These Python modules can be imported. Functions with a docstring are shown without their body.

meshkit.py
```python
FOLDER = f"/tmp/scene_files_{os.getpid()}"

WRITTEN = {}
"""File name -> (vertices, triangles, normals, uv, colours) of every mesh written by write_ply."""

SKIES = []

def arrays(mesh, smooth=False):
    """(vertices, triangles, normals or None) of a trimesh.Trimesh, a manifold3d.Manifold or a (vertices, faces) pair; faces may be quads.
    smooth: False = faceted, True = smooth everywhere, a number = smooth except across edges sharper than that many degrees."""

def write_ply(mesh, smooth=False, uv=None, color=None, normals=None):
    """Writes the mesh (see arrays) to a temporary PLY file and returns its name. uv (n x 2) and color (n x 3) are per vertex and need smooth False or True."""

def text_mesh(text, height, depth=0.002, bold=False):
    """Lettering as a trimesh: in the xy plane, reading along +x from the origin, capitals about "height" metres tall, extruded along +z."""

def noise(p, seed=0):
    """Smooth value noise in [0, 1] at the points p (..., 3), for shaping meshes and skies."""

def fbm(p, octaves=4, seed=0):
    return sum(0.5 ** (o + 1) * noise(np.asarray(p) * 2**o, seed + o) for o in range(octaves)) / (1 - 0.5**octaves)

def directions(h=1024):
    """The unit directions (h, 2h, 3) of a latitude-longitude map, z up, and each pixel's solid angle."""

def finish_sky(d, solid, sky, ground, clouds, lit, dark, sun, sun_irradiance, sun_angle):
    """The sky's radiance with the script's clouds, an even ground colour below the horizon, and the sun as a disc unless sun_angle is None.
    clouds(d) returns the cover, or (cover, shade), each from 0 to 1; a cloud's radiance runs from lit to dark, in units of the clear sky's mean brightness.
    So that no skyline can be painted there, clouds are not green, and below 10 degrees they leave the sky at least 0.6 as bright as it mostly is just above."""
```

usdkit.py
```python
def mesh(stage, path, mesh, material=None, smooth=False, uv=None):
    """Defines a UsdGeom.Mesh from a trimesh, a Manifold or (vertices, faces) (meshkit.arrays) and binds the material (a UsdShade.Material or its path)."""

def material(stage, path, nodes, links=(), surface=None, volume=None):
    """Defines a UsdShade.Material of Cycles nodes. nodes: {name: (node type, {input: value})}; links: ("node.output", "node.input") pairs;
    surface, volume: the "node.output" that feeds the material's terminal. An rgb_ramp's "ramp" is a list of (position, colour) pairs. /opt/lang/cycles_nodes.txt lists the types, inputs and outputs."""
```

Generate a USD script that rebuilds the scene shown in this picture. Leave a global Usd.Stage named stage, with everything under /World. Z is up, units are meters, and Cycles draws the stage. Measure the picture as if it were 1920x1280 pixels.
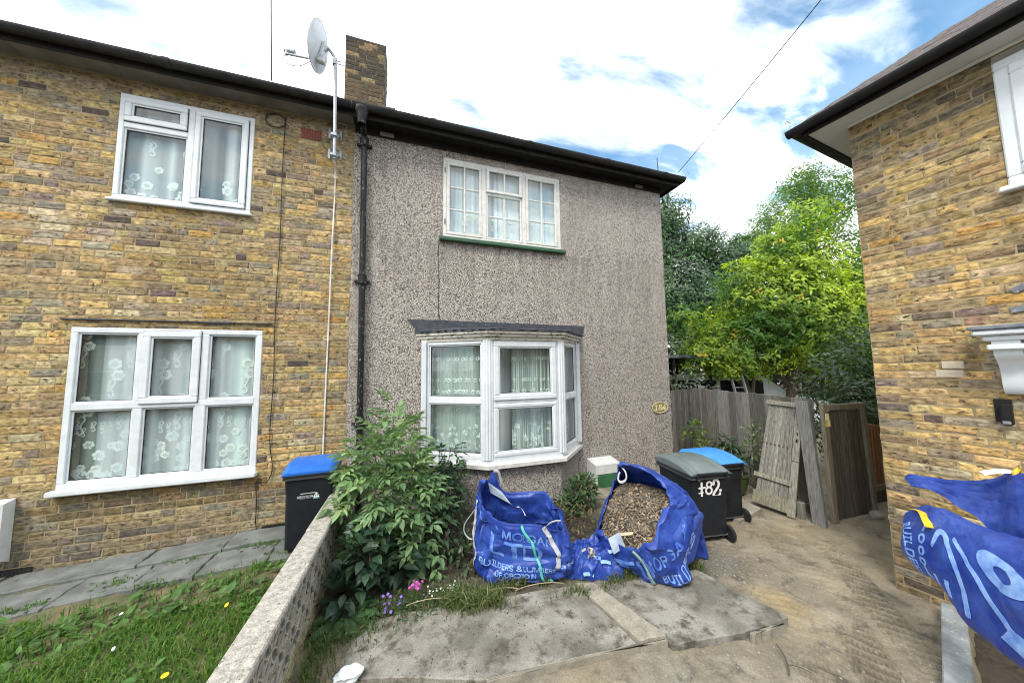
import math, random
import numpy as np, trimesh, usdkit, meshkit
from pxr import Gf, Sdf, Usd, UsdGeom, UsdLux, UsdShade, Vt
from shapely.geometry import Polygon, Point, LineString, box as sbox
from shapely.ops import unary_union
from shapely import affinity

stage = Usd.Stage.CreateInMemory()
UsdGeom.SetStageUpAxis(stage, "Z")
UsdGeom.SetStageMetersPerUnit(stage, 1.0)
UsdGeom.Xform.Define(stage, "/World")
UsdGeom.Scope.Define(stage, "/World/Looks")
PI = math.pi
CAM_H = 1.977

# ------------------------------------------------------------------ camera
EXPOSURE = 1.28
cam = UsdGeom.Camera.Define(stage, "/World/camera")
RIGHT, DOWN, FWD = (np.array(r) for r in ((0.94728799, -0.32012504, -0.01286148), (0.01404686, 0.08160479, -0.99656577), (0.32007522, 0.94385413, 0.0817999)))
m4 = np.eye(4)
m4[0, :3], m4[1, :3], m4[2, :3], m4[3, :3] = RIGHT, -DOWN, -FWD, (0, 0, CAM_H)
cam.AddTransformOp().Set(Gf.Matrix4d(*m4.ravel().tolist()))
cam.CreateHorizontalApertureAttr(36.0)
cam.CreateFocalLengthAttr(36.0 * 601.7 / 1920)
cam.CreateVerticalApertureAttr(24.0)
cam.CreateFStopAttr(0.0)
cam.CreateExposureAttr(EXPOSURE)

# ------------------------------------------------------------------ sky and (veiled) sun
SUN_EL, SUN_AZ = math.radians(50), math.radians(226)      # azimuth = atan2(x, y) towards the sun
to_sun = np.array([math.cos(SUN_EL) * math.sin(SUN_AZ), math.cos(SUN_EL) * math.cos(SUN_AZ), math.sin(SUN_EL)])
SKY = 0.085
CLOUD = (14.0, 14.3, 14.8)
CLOUD_DARK = (5.0, 5.7, 6.1)
SKY_A, SKY_B = (6.6, 6.6, 0), (7.02, 6.0, 0)
usdkit.material(stage, "/World/Looks/sky_look", {
    "tc": ("texture_coordinate", {}),
    "sep": ("separate_xyz", {}),
    "zz": ("math", {"math_type": "add", "value2": 0.12}),
    "zc": ("math", {"math_type": "maximum", "value2": 0.05}),
    "px": ("math", {"math_type": "divide"}),
    "py": ("math", {"math_type": "divide"}),
    "flat": ("combine_xyz", {"z": 0.0}),
    "map1": ("mapping", {"location": SKY_A, "rotation": (0, 0, 0.75), "scale": (1.0, 2.6, 1.0)}),
    "map2": ("mapping", {"location": SKY_B, "scale": (0.55, 0.55, 1.0)}),
    "n1": ("noise_texture", {"scale": 2.6, "detail": 7.0, "roughness": 0.55, "distortion": 0.4}),
    "n2": ("noise_texture", {"scale": 1.1, "detail": 3.0, "roughness": 0.5}),
    "n3": ("noise_texture", {"scale": 1.7, "detail": 5.0, "roughness": 0.55}),
    "sum": ("math", {"math_type": "multiply_add", "value2": 0.75}),
    "cov": ("map_range", {"range_type": "smoothstep", "from_min": 0.67, "from_max": 0.88, "to_min": 0.10, "to_max": 1.0, "clamp": True}),
    "shade": ("map_range", {"range_type": "smoothstep", "from_min": 0.36, "from_max": 0.56, "to_min": 0.0, "to_max": 1.0, "clamp": True}),
    "sky": ("sky_texture", {"sky_type": "single_scattering", "sun_disc": False, "sun_elevation": SUN_EL, "sun_rotation": SUN_AZ, "air_density": 1.0, "aerosol_density": 1.0, "ozone_density": 1.5}),
    "cc": ("mix_color", {"a": CLOUD_DARK, "b": CLOUD, "use_clamp": False}),
    "tone": ("mix_color", {"blend_type": "multiply", "fac": 1.0, "b": (0.70, 1.25, 1.35), "use_clamp": False}),
    "mixc": ("mix_color", {"use_clamp": False}),
    "bg": ("background_shader", {"strength": SKY}),
}, [("tc.generated", "sep.vector"), ("sep.z", "zz.value1"), ("zz.value", "zc.value1"), ("sep.x", "px.value1"), ("zc.value", "px.value2"), ("sep.y", "py.value1"), ("zc.value", "py.value2"),
    ("px.value", "flat.x"), ("py.value", "flat.y"), ("flat.vector", "map1.vector"), ("flat.vector", "map2.vector"), ("map1.vector", "n1.vector"), ("map2.vector", "n2.vector"), ("flat.vector", "n3.vector"),
    ("n1.fac", "sum.value1"), ("n2.fac", "sum.value3"), ("sum.value", "cov.value"), ("n3.fac", "shade.value"), ("shade.result", "cc.fac"),
    ("cov.result", "mixc.fac"), ("sky.color", "tone.a"), ("tone.result", "mixc.a"), ("cc.result", "mixc.b"), ("mixc.result", "bg.color")], surface="bg.background")
dome = UsdLux.DomeLight.Define(stage, "/World/sky")
dome.CreateIntensityAttr(1.0)
UsdShade.MaterialBindingAPI.Apply(dome.GetPrim()).Bind(UsdShade.Material.Get(stage, "/World/Looks/sky_look"))
dome.GetPrim().SetCustomDataByKey("kind", "structure")
dome.GetPrim().SetCustomDataByKey("label", "bright cloudy sky with a few blue gaps")
sun = UsdLux.DistantLight.Define(stage, "/World/sun")
sun.CreateNormalizeAttr(True)
sun.CreateIntensityAttr(0.40)
sun.CreateAngleAttr(18.0)
sun.CreateColorAttr(Gf.Vec3f(1.0, 0.95, 0.86))
zax = to_sun / np.linalg.norm(to_sun)
xax = np.cross([0, 0, 1.0], zax); xax /= np.linalg.norm(xax)
m4 = np.eye(4); m4[0, :3], m4[1, :3], m4[2, :3] = xax, np.cross(zax, xax), zax
sun.AddTransformOp().Set(Gf.Matrix4d(*m4.ravel().tolist()))

# ------------------------------------------------------------------ helpers: prims
rng = np.random.default_rng(11)
random.seed(5)
_used, _base = {}, {}


def _path(parent, name):
    root = parent or "/World"
    k = (root, name)
    n = _used.get(k, 0)
    _used[k] = n + 1
    return f"{root}/{name}" if n == 0 else f"{root}/{name}_{n:03d}"


def tag(prim, label=None, cat=None, group=None, kind=None):
    for k, v in (("label", label), ("category", cat), ("group", group), ("kind", kind)):
        if v:
            prim.SetCustomDataByKey(k, v)


def thing(name, label, cat, at=(0, 0, 0), group=None, kind=None):
    p = _path(None, name)
    x = UsdGeom.Xform.Define(stage, p)
    x.AddTranslateOp().Set(Gf.Vec3d(*map(float, at)))
    _base[p] = np.array(at, float)
    tag(x.GetPrim(), label, cat, group, kind)
    return p


def as_vf(mesh):
    if hasattr(mesh, "to_mesh"):
        mm = mesh.to_mesh()
        return np.array(mm.vert_properties[:, :3], float), np.array(mm.tri_verts)
    if hasattr(mesh, "vertices"):
        return np.array(mesh.vertices, float), np.array(mesh.faces)
    v, f = mesh
    f = np.asarray(f, int)
    if f.shape[1] == 4:
        f = np.vstack([f[:, [0, 1, 2]], f[:, [0, 2, 3]]])
    return np.array(v, float), f


def part(name, mesh, mat, parent=None, smooth=False, tint=None, kind=None, label=None, cat=None, group=None, at=None):
    """one mesh of the scene, given in world coordinates"""
    p = _path(parent, name)
    v, f = as_vf(mesh)
    off = np.zeros(3)
    if parent:
        off = _base[parent]
    elif at is not None:
        off = np.array(at, float)
    _base[p] = off
    m = usdkit.mesh(stage, p, (v - off, f), mat if not isinstance(mat, str) else f"/World/Looks/{mat}", smooth=smooth)
    if parent is None and at is not None:
        UsdGeom.Xformable(m).AddTranslateOp().Set(Gf.Vec3d(*off.tolist()))
    if tint is not None:
        t = np.asarray(tint, np.float32)
        pv = UsdGeom.PrimvarsAPI(m).CreatePrimvar("tint", Sdf.ValueTypeNames.Color3fArray, "vertex")
        if t.ndim == 1:
            t = np.repeat(t[None], len(v), 0)
        pv.Set(Vt.Vec3fArray.FromNumpy(np.ascontiguousarray(t)))
    tag(m.GetPrim(), label, cat, group, kind)
    return p


# ------------------------------------------------------------------ helpers: shapes
def cat(ms):
    V, F, n = [], [], 0
    for m in ms:
        v, f = as_vf(m)
        V.append(v); F.append(f + n); n += len(v)
    return np.vstack(V), np.vstack(F)


_c = np.array([[sx, sy, sz] for sx in (-1, 1) for sy in (-1, 1) for sz in (-1, 1)], float)
_cb = np.repeat(_c, 3, 0).copy()
_in = np.zeros((24, 3))
for _i in range(24):
    _in[_i] = [-_cb[_i, k] if k != _i % 3 else 0 for k in range(3)]
_h = trimesh.Trimesh(_cb + 0.2 * _in, process=False).convex_hull
from scipy.spatial import cKDTree as _T
_map = _T(_cb + 0.2 * _in).query(_h.vertices)[1]
_CHF = _map[_h.faces]


def box(x0, x1, y0, y1, z0, z1, bev=0.004):
    """chamfered box"""
    lo, hi = np.minimum((x0, y0, z0), (x1, y1, z1)), np.maximum((x0, y0, z0), (x1, y1, z1))
    b = min(bev, 0.45 * (hi - lo).min())
    return (lo + hi) / 2 + _cb * (hi - lo) / 2 + _in * b, _CHF


def obox(center, ex, ey, ez, hx, hy, hz, bev=0.004):
    v, f = box(-hx, hx, -hy, hy, -hz, hz, bev)
    R = np.array([np.array(e, float) / np.linalg.norm(e) for e in (ex, ey, ez)])
    return v @ R + np.array(center, float), f


def beam(a, b, w, t, up=(0, 0, 1), bev=0.003):
    a, b = np.array(a, float), np.array(b, float)
    d = b - a; L = np.linalg.norm(d); d /= L
    s = np.cross(d, up)
    s = s / np.linalg.norm(s) if np.linalg.norm(s) > 1e-6 else np.array([1.0, 0, 0])
    return obox((a + b) / 2, d, s, np.cross(s, d), L / 2, w / 2, t / 2, bev)


def tube(pts, r, n=8, caps=True):
    pts = np.array(pts, float)
    r = np.broadcast_to(np.asarray(r, float), (len(pts),))
    t = np.gradient(pts, axis=0)
    t /= np.maximum(np.linalg.norm(t, axis=1, keepdims=True), 1e-9)
    ref = np.array([0, 0, 1.0]) if abs(t[0, 2]) < 0.9 else np.array([1.0, 0, 0])
    V = []
    u = np.cross(t[0], ref); u /= np.linalg.norm(u)
    for i in range(len(pts)):
        u = u - t[i] * (u @ t[i]); u /= max(np.linalg.norm(u), 1e-9)
        w = np.cross(t[i], u)
        a = np.arange(n) * 2 * PI / n
        V.append(pts[i] + r[i] * (np.cos(a)[:, None] * u + np.sin(a)[:, None] * w))
    V = np.vstack(V)
    F = []
    for i in range(len(pts) - 1):
        for k in range(n):
            a, b = i * n + k, i * n + (k + 1) % n
            F += [(a, b, b + n), (a, b + n, a + n)]
    if caps:
        V = np.vstack([V, pts[:1], pts[-1:]])
        c0, c1, e = len(V) - 2, len(V) - 1, (len(pts) - 1) * n
        for k in range(n):
            F += [(c0, (k + 1) % n, k), (c1, e + k, e + (k + 1) % n)]
    return V, np.array(F)


def spline(pts, n=30):
    from scipy.interpolate import CubicSpline
    pts = np.array(pts, float)
    s = np.concatenate([[0], np.cumsum(np.linalg.norm(np.diff(pts, axis=0), axis=1))])
    return CubicSpline(s, pts)(np.linspace(0, s[-1], n))


def lathe(prof, n=24, center=(0, 0, 0), axis="z"):
    prof = np.array(prof, float)
    a = np.arange(n) * 2 * PI / n
    V = np.stack([prof[:, 0, None] * np.cos(a), prof[:, 0, None] * np.sin(a), np.repeat(prof[:, 1, None], n, 1)], -1).reshape(-1, 3)
    F = []
    for i in range(len(prof) - 1):
        for k in range(n):
            p, q = i * n + k, i * n + (k + 1) % n
            F += [(p, q, q + n), (p, q + n, p + n)]
    if axis == "y":
        V = V[:, [0, 2, 1]] * [1, -1, 1]
    if axis == "x":
        V = V[:, [2, 0, 1]]
    return V + np.array(center, float), np.array(F)


def grid_faces(nu, nv, wrap=False):
    F = []
    for i in range(nu - (0 if wrap else 1)):
        for j in range(nv - 1):
            a, b = i * nv + j, ((i + 1) % nu) * nv + j
            F += [(a, b, b + 1), (a, b + 1, a + 1)]
    return np.array(F)


def prism(poly, z0, z1):
    """extruded shapely polygon"""
    ps = getattr(poly, "geoms", [poly])
    ms = []
    for g in ps:
        if g.area < 1e-7:
            continue
        m = trimesh.creation.extrude_polygon(g, z1 - z0, engine="earcut")
        m.apply_translation((0, 0, z0))
        ms.append(m)
    return cat(ms)


class Frame:
    """a wall's own coordinates: u along it (left to right for who looks at it), d into it, z up"""
    def __init__(s, o, du):
        s.o = np.array([*o[:2], o[2] if len(o) > 2 else 0.0], float)
        s.du = np.array([*du, 0.0]) / np.hypot(*du)
        s.dd = np.array([-s.du[1], s.du[0], 0.0])

    def __call__(s, m):
        v, f = as_vf(m)
        return s.o + v[:, :1] * s.du + v[:, 1:2] * s.dd + v[:, 2:3] * np.array([0, 0, 1.0]), f

    def pt(s, u, d, z):
        return s.o + u * s.du + d * s.dd + np.array([0, 0, z])

    def sheet(s, poly, d0, d1):
        """polygon in (u, z) given a thickness from d0 to d1"""
        v, f = prism(poly, d0, d1)
        return s((np.stack([v[:, 0], v[:, 2], v[:, 1]], 1), f[:, ::-1]))


# ------------------------------------------------------------------ helpers: materials
def pbr(name, col, col2=None, var=0.18, scale=8.0, rough=0.6, rvar=0.1, bump=0.0, bscale=80.0, bdist=0.004, tint=False, spec=0.5, metallic=0.0, stretch=(1, 1, 1),
        detail=5.0, sw=0.05, spots=None, spot_col=(0, 0, 0), spot_scale=30.0, grain=0.0, gscale=150.0, lo=0.35, hi=0.65, coat=0.0, sss=0.0):
    nodes = {"g": ("geometry", {}), "mp": ("mapping", {"scale": stretch}), "n": ("noise_texture", {"scale": scale, "detail": detail, "roughness": 0.6}),
             "mr": ("map_range", {"from_min": lo, "from_max": hi, "to_min": 0.0, "to_max": 1.0, "clamp": True}),
             "mix": ("mix_color", {"use_clamp": False}), "rr": ("map_range", {"from_min": 0.3, "from_max": 0.7, "to_min": max(rough - rvar, 0.03), "to_max": min(rough + rvar, 1.0), "clamp": True}),
             "p": ("principled_bsdf", {"roughness": rough, "specular_ior_level": spec, "metallic": metallic, "coat_weight": coat})}
    links = [("g.position", "mp.vector"), ("mp.vector", "n.vector"), ("n.fac", "mr.value"), ("mr.result", "mix.fac"), ("n.fac", "rr.value"), ("rr.result", "p.roughness")]
    out = "mix.result"
    if tint:
        nodes["at"] = ("attribute", {"attribute": "tint"})
        nodes["mul"] = ("mix_color", {"blend_type": "multiply", "fac": 1.0, "use_clamp": False})
        nodes["mix"][1].update(a=(1 - var,) * 3, b=(1 + var,) * 3)
        links += [("at.color", "mul.a"), ("mix.result", "mul.b")]
        out = "mul.result"
    else:
        c2 = col2 if col2 is not None else tuple(c * (1 - 2 * var) for c in col)
        nodes["mix"][1].update(a=c2, b=col)
    if spots is not None:
        nodes["sn"] = ("noise_texture", {"scale": spot_scale, "detail": 4.0, "roughness": 0.65})
        nodes["sr"] = ("map_range", {"from_min": spots, "from_max": spots + sw, "to_min": 0.0, "to_max": 1.0, "clamp": True})
        nodes["sm"] = ("mix_color", {"b": spot_col, "use_clamp": False})
        links += [("mp.vector", "sn.vector"), ("sn.fac", "sr.value"), ("sr.result", "sm.fac"), (out, "sm.a")]
        out = "sm.result"
    if grain:
        nodes["gn"] = ("noise_texture", {"scale": gscale, "detail": 4.0, "roughness": 0.7})
        nodes["gr"] = ("map_range", {"from_min": 0.3, "from_max": 0.7, "to_min": 1 - grain, "to_max": 1 + grain})
        nodes["gc"] = ("combine_color", {})
        nodes["gm"] = ("mix_color", {"blend_type": "multiply", "fac": 1.0, "use_clamp": False})
        links += [("g.position", "gn.vector"), ("gn.fac", "gr.value"), ("gr.result", "gc.r"), ("gr.result", "gc.g"), ("gr.result", "gc.b"), (out, "gm.a"), ("gc.color", "gm.b")]
        out = "gm.result"
    links.append((out, "p.base_color"))
    if bump:
        nodes["bn"] = ("noise_texture", {"scale": bscale, "detail": 5.0, "roughness": 0.65})
        nodes["b"] = ("bump", {"strength": bump, "distance": bdist})
        links += [("mp.vector", "bn.vector"), ("bn.fac", "b.height"), ("b.normal", "p.normal")]
    return usdkit.material(stage, f"/World/Looks/{name}", nodes, links, surface="p.BSDF")


def leaf_mat(name, rough=0.45, trans=0.3, spec=0.35, var=0.25):
    return usdkit.material(stage, f"/World/Looks/{name}", {
        "g": ("geometry", {}), "at": ("attribute", {"attribute": "tint"}), "n": ("noise_texture", {"scale": 35.0, "detail": 3.0}),
        "mr": ("map_range", {"from_min": 0.3, "from_max": 0.7, "to_min": 1 - var, "to_max": 1 + var}),
        "mul": ("mix_color", {"blend_type": "multiply", "fac": 1.0, "use_clamp": False}),
        "tr": ("mix_color", {"blend_type": "multiply", "fac": 1.0, "b": (1.25, 1.3, 0.5), "use_clamp": False}),
        "p": ("principled_bsdf", {"roughness": rough, "specular_ior_level": spec}), "t": ("translucent_bsdf", {}), "m": ("mix_closure", {"fac": trans}),
    }, [("g.position", "n.vector"), ("n.fac", "mr.value"), ("at.color", "mul.a"), ("mr.result", "mul.b"), ("mul.result", "p.base_color"), ("mul.result", "tr.a"), ("tr.result", "t.color"), ("p.BSDF", "m.closure1"), ("t.BSDF", "m.closure2")], surface="m.closure")
# ------------------------------------------------------------------ materials
pbr("brick", (1, 1, 1), var=0.46, scale=21.0, rough=0.9, bump=1.0, bscale=60.0, bdist=0.008, tint=True, spec=0.2, stretch=(0.85, 0.85, 1.5), sw=0.10, spots=0.565, spot_col=(0.055, 0.043, 0.032), spot_scale=22.0, detail=7.0)
pbr("pale_patch", (0.50, 0.44, 0.33), (0.40, 0.35, 0.26), scale=30.0, rough=0.9, bump=0.6)
pbr("mortar", (0.37, 0.295, 0.175), (0.20, 0.16, 0.098), scale=5.0, rough=0.95, bump=0.8, bscale=90.0, spec=0.15, spots=0.66, spot_col=(0.10, 0.085, 0.07), spot_scale=7.0)
pbr("red_clay", (0.26, 0.075, 0.055), rough=0.85, bump=0.3)
pbr("upvc", (0.63, 0.66, 0.68), (0.55, 0.585, 0.605), scale=6.0, rough=0.3, spec=0.5)
pbr("gasket", (0.015, 0.015, 0.016), rough=0.6)
pbr("old_white_paint", (0.62, 0.615, 0.59), (0.50, 0.485, 0.45), scale=14.0, rough=0.55, bump=0.5, bscale=60.0, spots=0.66, spot_col=(0.22, 0.17, 0.12), spot_scale=26.0)
pbr("peeling_paint", (0.64, 0.62, 0.55), (0.50, 0.47, 0.40), scale=14.0, rough=0.65, bump=0.6, bscale=60.0, spots=0.565, spot_col=(0.085, 0.07, 0.06), spot_scale=22.0, stretch=(0.6, 0.6, 1.4))
pbr("green_paint", (0.030, 0.095, 0.045), rough=0.45, spots=0.68, spot_col=(0.4, 0.42, 0.38), spot_scale=30.0)
pbr("black_gutter", (0.008, 0.008, 0.009), (0.014, 0.014, 0.015), scale=10.0, rough=0.5, bump=0.2, spec=0.22)
pbr("sooty_mortar", (0.15, 0.125, 0.085), (0.07, 0.058, 0.045), scale=7.0, rough=0.95, bump=0.6)
pbr("old_gutter", (0.011, 0.011, 0.012), (0.022, 0.022, 0.021), scale=7.0, rough=0.6, spec=0.25, bump=0.4, spots=0.68, spot_col=(0.12, 0.115, 0.10), spot_scale=20.0)
pbr("soffit_grey", (0.17, 0.16, 0.145), (0.10, 0.095, 0.085), scale=4.0, rough=0.8, bump=0.3)
pbr("black_timber", (0.010, 0.010, 0.011), (0.018, 0.017, 0.016), scale=9.0, rough=0.7, spec=0.2, bump=0.3)
pbr("white_board", (0.60, 0.615, 0.61), (0.53, 0.54, 0.535), scale=3.0, rough=0.4)
pbr("iron_pipe", (0.006, 0.006, 0.007), (0.012, 0.012, 0.013), scale=16.0, rough=0.5, spec=0.25, bump=0.8, bscale=50.0, spots=0.60, spot_col=(0.22, 0.21, 0.20), spot_scale=34.0, stretch=(1, 1, 0.55))
pbr("roof_tile", (0.072, 0.052, 0.046), (0.038, 0.031, 0.029), scale=9.0, rough=0.85, bump=0.6, spots=0.62, spot_col=(0.15, 0.14, 0.12), spot_scale=16.0)
pbr("lead", (0.20, 0.215, 0.235), (0.10, 0.11, 0.125), scale=12.0, rough=0.5, bump=0.5, spots=0.66, spot_col=(0.42, 0.43, 0.44), spot_scale=16.0)
pbr("felt", (0.030, 0.034, 0.045), (0.05, 0.055, 0.068), scale=14.0, rough=0.7, bump=0.6, spots=0.66, spot_col=(0.22, 0.235, 0.26), spot_scale=17.0)
pbr("galvanised", (0.33, 0.345, 0.365), (0.22, 0.235, 0.255), scale=30.0, rough=0.4, metallic=0.7)
pbr("dish_paint", (0.52, 0.55, 0.57), (0.43, 0.46, 0.48), scale=7.0, rough=0.5)
pbr("black_rubber", (0.012, 0.012, 0.013), rough=0.6)
pbr("white_cable", (0.72, 0.72, 0.69), rough=0.5)
pbr("plaster_dark", (0.12, 0.11, 0.10), rough=0.9)
pbr("floor_dark", (0.06, 0.045, 0.035), rough=0.9)

# pebbledash: thousands of small pale and dark stones in cement
usdkit.material(stage, "/World/Looks/pebbledash", {
    "g": ("geometry", {}), "v": ("voronoi_texture", {"scale": 98.0, "feature": "f1"}), "sep": ("separate_color", {}),
    "ramp": ("rgb_ramp", {"interpolate": False, "ramp": [(0.0, (0.07, 0.06, 0.055)), (0.13, (0.20, 0.172, 0.152)), (0.22, (0.46, 0.405, 0.355)), (0.44, (0.59, 0.53, 0.47)), (0.72, (0.67, 0.61, 0.55)), (0.90, (0.76, 0.71, 0.65))]}),
    "dr": ("map_range", {"from_min": 0.34, "from_max": 0.66, "to_min": 1.0, "to_max": 0.28, "clamp": True}),
    "m1": ("mix_color", {"blend_type": "multiply", "fac": 1.0, "use_clamp": False}), "cd": ("combine_color", {}),
    "st": ("mapping", {"scale": (2.2, 2.2, 0.30)}), "n": ("noise_texture", {"scale": 1.1, "detail": 6.0, "roughness": 0.6}), "nr": ("map_range", {"from_min": 0.32, "from_max": 0.68, "to_min": 0.86, "to_max": 1.07}), "cn": ("combine_color", {}),
    "m2": ("mix_color", {"blend_type": "multiply", "fac": 1.0, "use_clamp": False}),
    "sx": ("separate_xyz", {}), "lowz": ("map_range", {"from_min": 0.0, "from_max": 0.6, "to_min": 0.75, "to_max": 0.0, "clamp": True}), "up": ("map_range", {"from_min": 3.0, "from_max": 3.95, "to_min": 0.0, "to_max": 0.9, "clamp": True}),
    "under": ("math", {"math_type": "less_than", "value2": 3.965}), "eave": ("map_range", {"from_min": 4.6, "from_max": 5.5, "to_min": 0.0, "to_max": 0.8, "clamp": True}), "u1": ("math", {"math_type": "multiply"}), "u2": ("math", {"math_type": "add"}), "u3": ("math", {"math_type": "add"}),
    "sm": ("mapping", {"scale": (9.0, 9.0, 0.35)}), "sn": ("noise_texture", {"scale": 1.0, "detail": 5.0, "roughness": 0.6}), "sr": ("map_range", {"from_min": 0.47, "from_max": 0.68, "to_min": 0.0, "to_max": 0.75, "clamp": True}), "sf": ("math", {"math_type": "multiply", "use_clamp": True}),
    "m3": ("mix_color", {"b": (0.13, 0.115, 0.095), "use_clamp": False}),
    "inv": ("math", {"math_type": "subtract", "value1": 1.0}), "b": ("bump", {"strength": 0.9, "distance": 0.006}), "p": ("principled_bsdf", {"roughness": 0.85, "specular_ior_level": 0.25}),
}, [("g.position", "v.vector"), ("v.color", "sep.color"), ("sep.r", "ramp.fac"), ("v.distance", "dr.value"), ("dr.result", "cd.r"), ("dr.result", "cd.g"), ("dr.result", "cd.b"), ("ramp.color", "m1.a"), ("cd.color", "m1.b"),
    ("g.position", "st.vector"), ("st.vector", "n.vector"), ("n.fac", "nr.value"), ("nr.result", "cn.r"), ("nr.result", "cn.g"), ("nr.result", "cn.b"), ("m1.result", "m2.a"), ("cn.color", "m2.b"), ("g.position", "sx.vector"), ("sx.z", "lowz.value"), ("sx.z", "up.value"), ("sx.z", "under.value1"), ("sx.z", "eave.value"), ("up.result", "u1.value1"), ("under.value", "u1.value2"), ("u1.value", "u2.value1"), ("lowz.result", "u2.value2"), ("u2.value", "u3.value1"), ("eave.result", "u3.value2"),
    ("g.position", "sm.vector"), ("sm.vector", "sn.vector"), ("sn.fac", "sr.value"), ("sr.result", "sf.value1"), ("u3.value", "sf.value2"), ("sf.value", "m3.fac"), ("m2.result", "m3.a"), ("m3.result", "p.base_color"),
    ("v.distance", "inv.value2"), ("inv.value", "b.height"), ("b.normal", "p.normal")], surface="p.BSDF")


def glass_mat(name, tint=(0.93, 0.96, 0.95), refl=1.0, ior=1.62):
    usdkit.material(stage, f"/World/Looks/{name}", {
        "fr": ("fresnel", {"IOR": ior}), "g": ("geometry", {}), "front": ("math", {"math_type": "subtract", "value1": 1.0}), "fm": ("math", {"math_type": "multiply"}), "t": ("transparent_bsdf", {"color": tint}), "gl": ("glossy_bsdf", {"color": (refl,) * 3, "roughness": 0.015}),
        "m": ("mix_closure", {})}, [("g.backfacing", "front.value2"), ("fr.fac", "fm.value1"), ("front.value", "fm.value2"), ("fm.value", "m.fac"), ("t.BSDF", "m.closure1"), ("gl.BSDF", "m.closure2")], surface="m.closure")


glass_mat("pane_glass")


def net_mat(name, col, cover, trans=0.5):
    """sheer net: threads with open holes between"""
    usdkit.material(stage, f"/World/Looks/{name}", {
        "at": ("attribute", {"attribute": "tint"}), "n": ("separate_color", {}), "mr": ("math", {"math_type": "multiply", "value2": cover, "use_clamp": True}),
        "d": ("diffuse_bsdf", {"color": col}), "t": ("translucent_bsdf", {"color": col}), "a": ("mix_closure", {"fac": trans}), "c": ("transparent_bsdf", {"color": (1, 1, 1)}), "m": ("mix_closure", {})},
        [("at.color", "n.color"), ("n.r", "mr.value1"), ("d.BSDF", "a.closure1"), ("t.BSDF", "a.closure2"), ("mr.value", "m.fac"), ("c.BSDF", "m.closure1"), ("a.closure", "m.closure2")], surface="m.closure")


net_mat("net_sheer", (0.70, 0.80, 0.75), 0.33, 0.25)
net_mat("net_bay", (0.74, 0.82, 0.78), 0.24, 0.2)
net_mat("net_thick", (0.90, 0.94, 0.98), 1.0, 0.08)
net_mat("net_mid", (0.80, 0.89, 0.98), 0.85, 0.1)
net_mat("lace_thread", (0.90, 0.94, 0.92), 0.92, 0.15)
# ------------------------------------------------------------------ brickwork
STOCK = np.array([(0.375, 0.265, 0.110), (0.350, 0.255, 0.120), (0.400, 0.305, 0.155), (0.315, 0.225, 0.105), (0.280, 0.210, 0.115), (0.235, 0.180, 0.105), (0.185, 0.150, 0.105), (0.105, 0.080, 0.066), (0.200, 0.150, 0.125), (0.365, 0.225, 0.075), (0.340, 0.280, 0.180), (0.260, 0.225, 0.160)])
STOCK_W = np.array([18, 18, 9, 16, 14, 9, 5, 2.4, 1.6, 5, 6, 6.0])
_ring = np.array([(-1, -1), (0, -1), (1, -1), (1, 0), (1, 1), (0, 1), (-1, 1), (-1, 0)], float)
_bf = []
for _k in range(8):
    _a, _b = _k, (_k + 1) % 8
    _bf += [(_a, _b, 8 + _b), (_a, 8 + _b, 8 + _a), (8 + _a, 8 + _b, 16 + _b), (8 + _a, 16 + _b, 16 + _a), (16 + _a, 16 + _b, 24)]
_bf = np.array(_bf)


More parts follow.
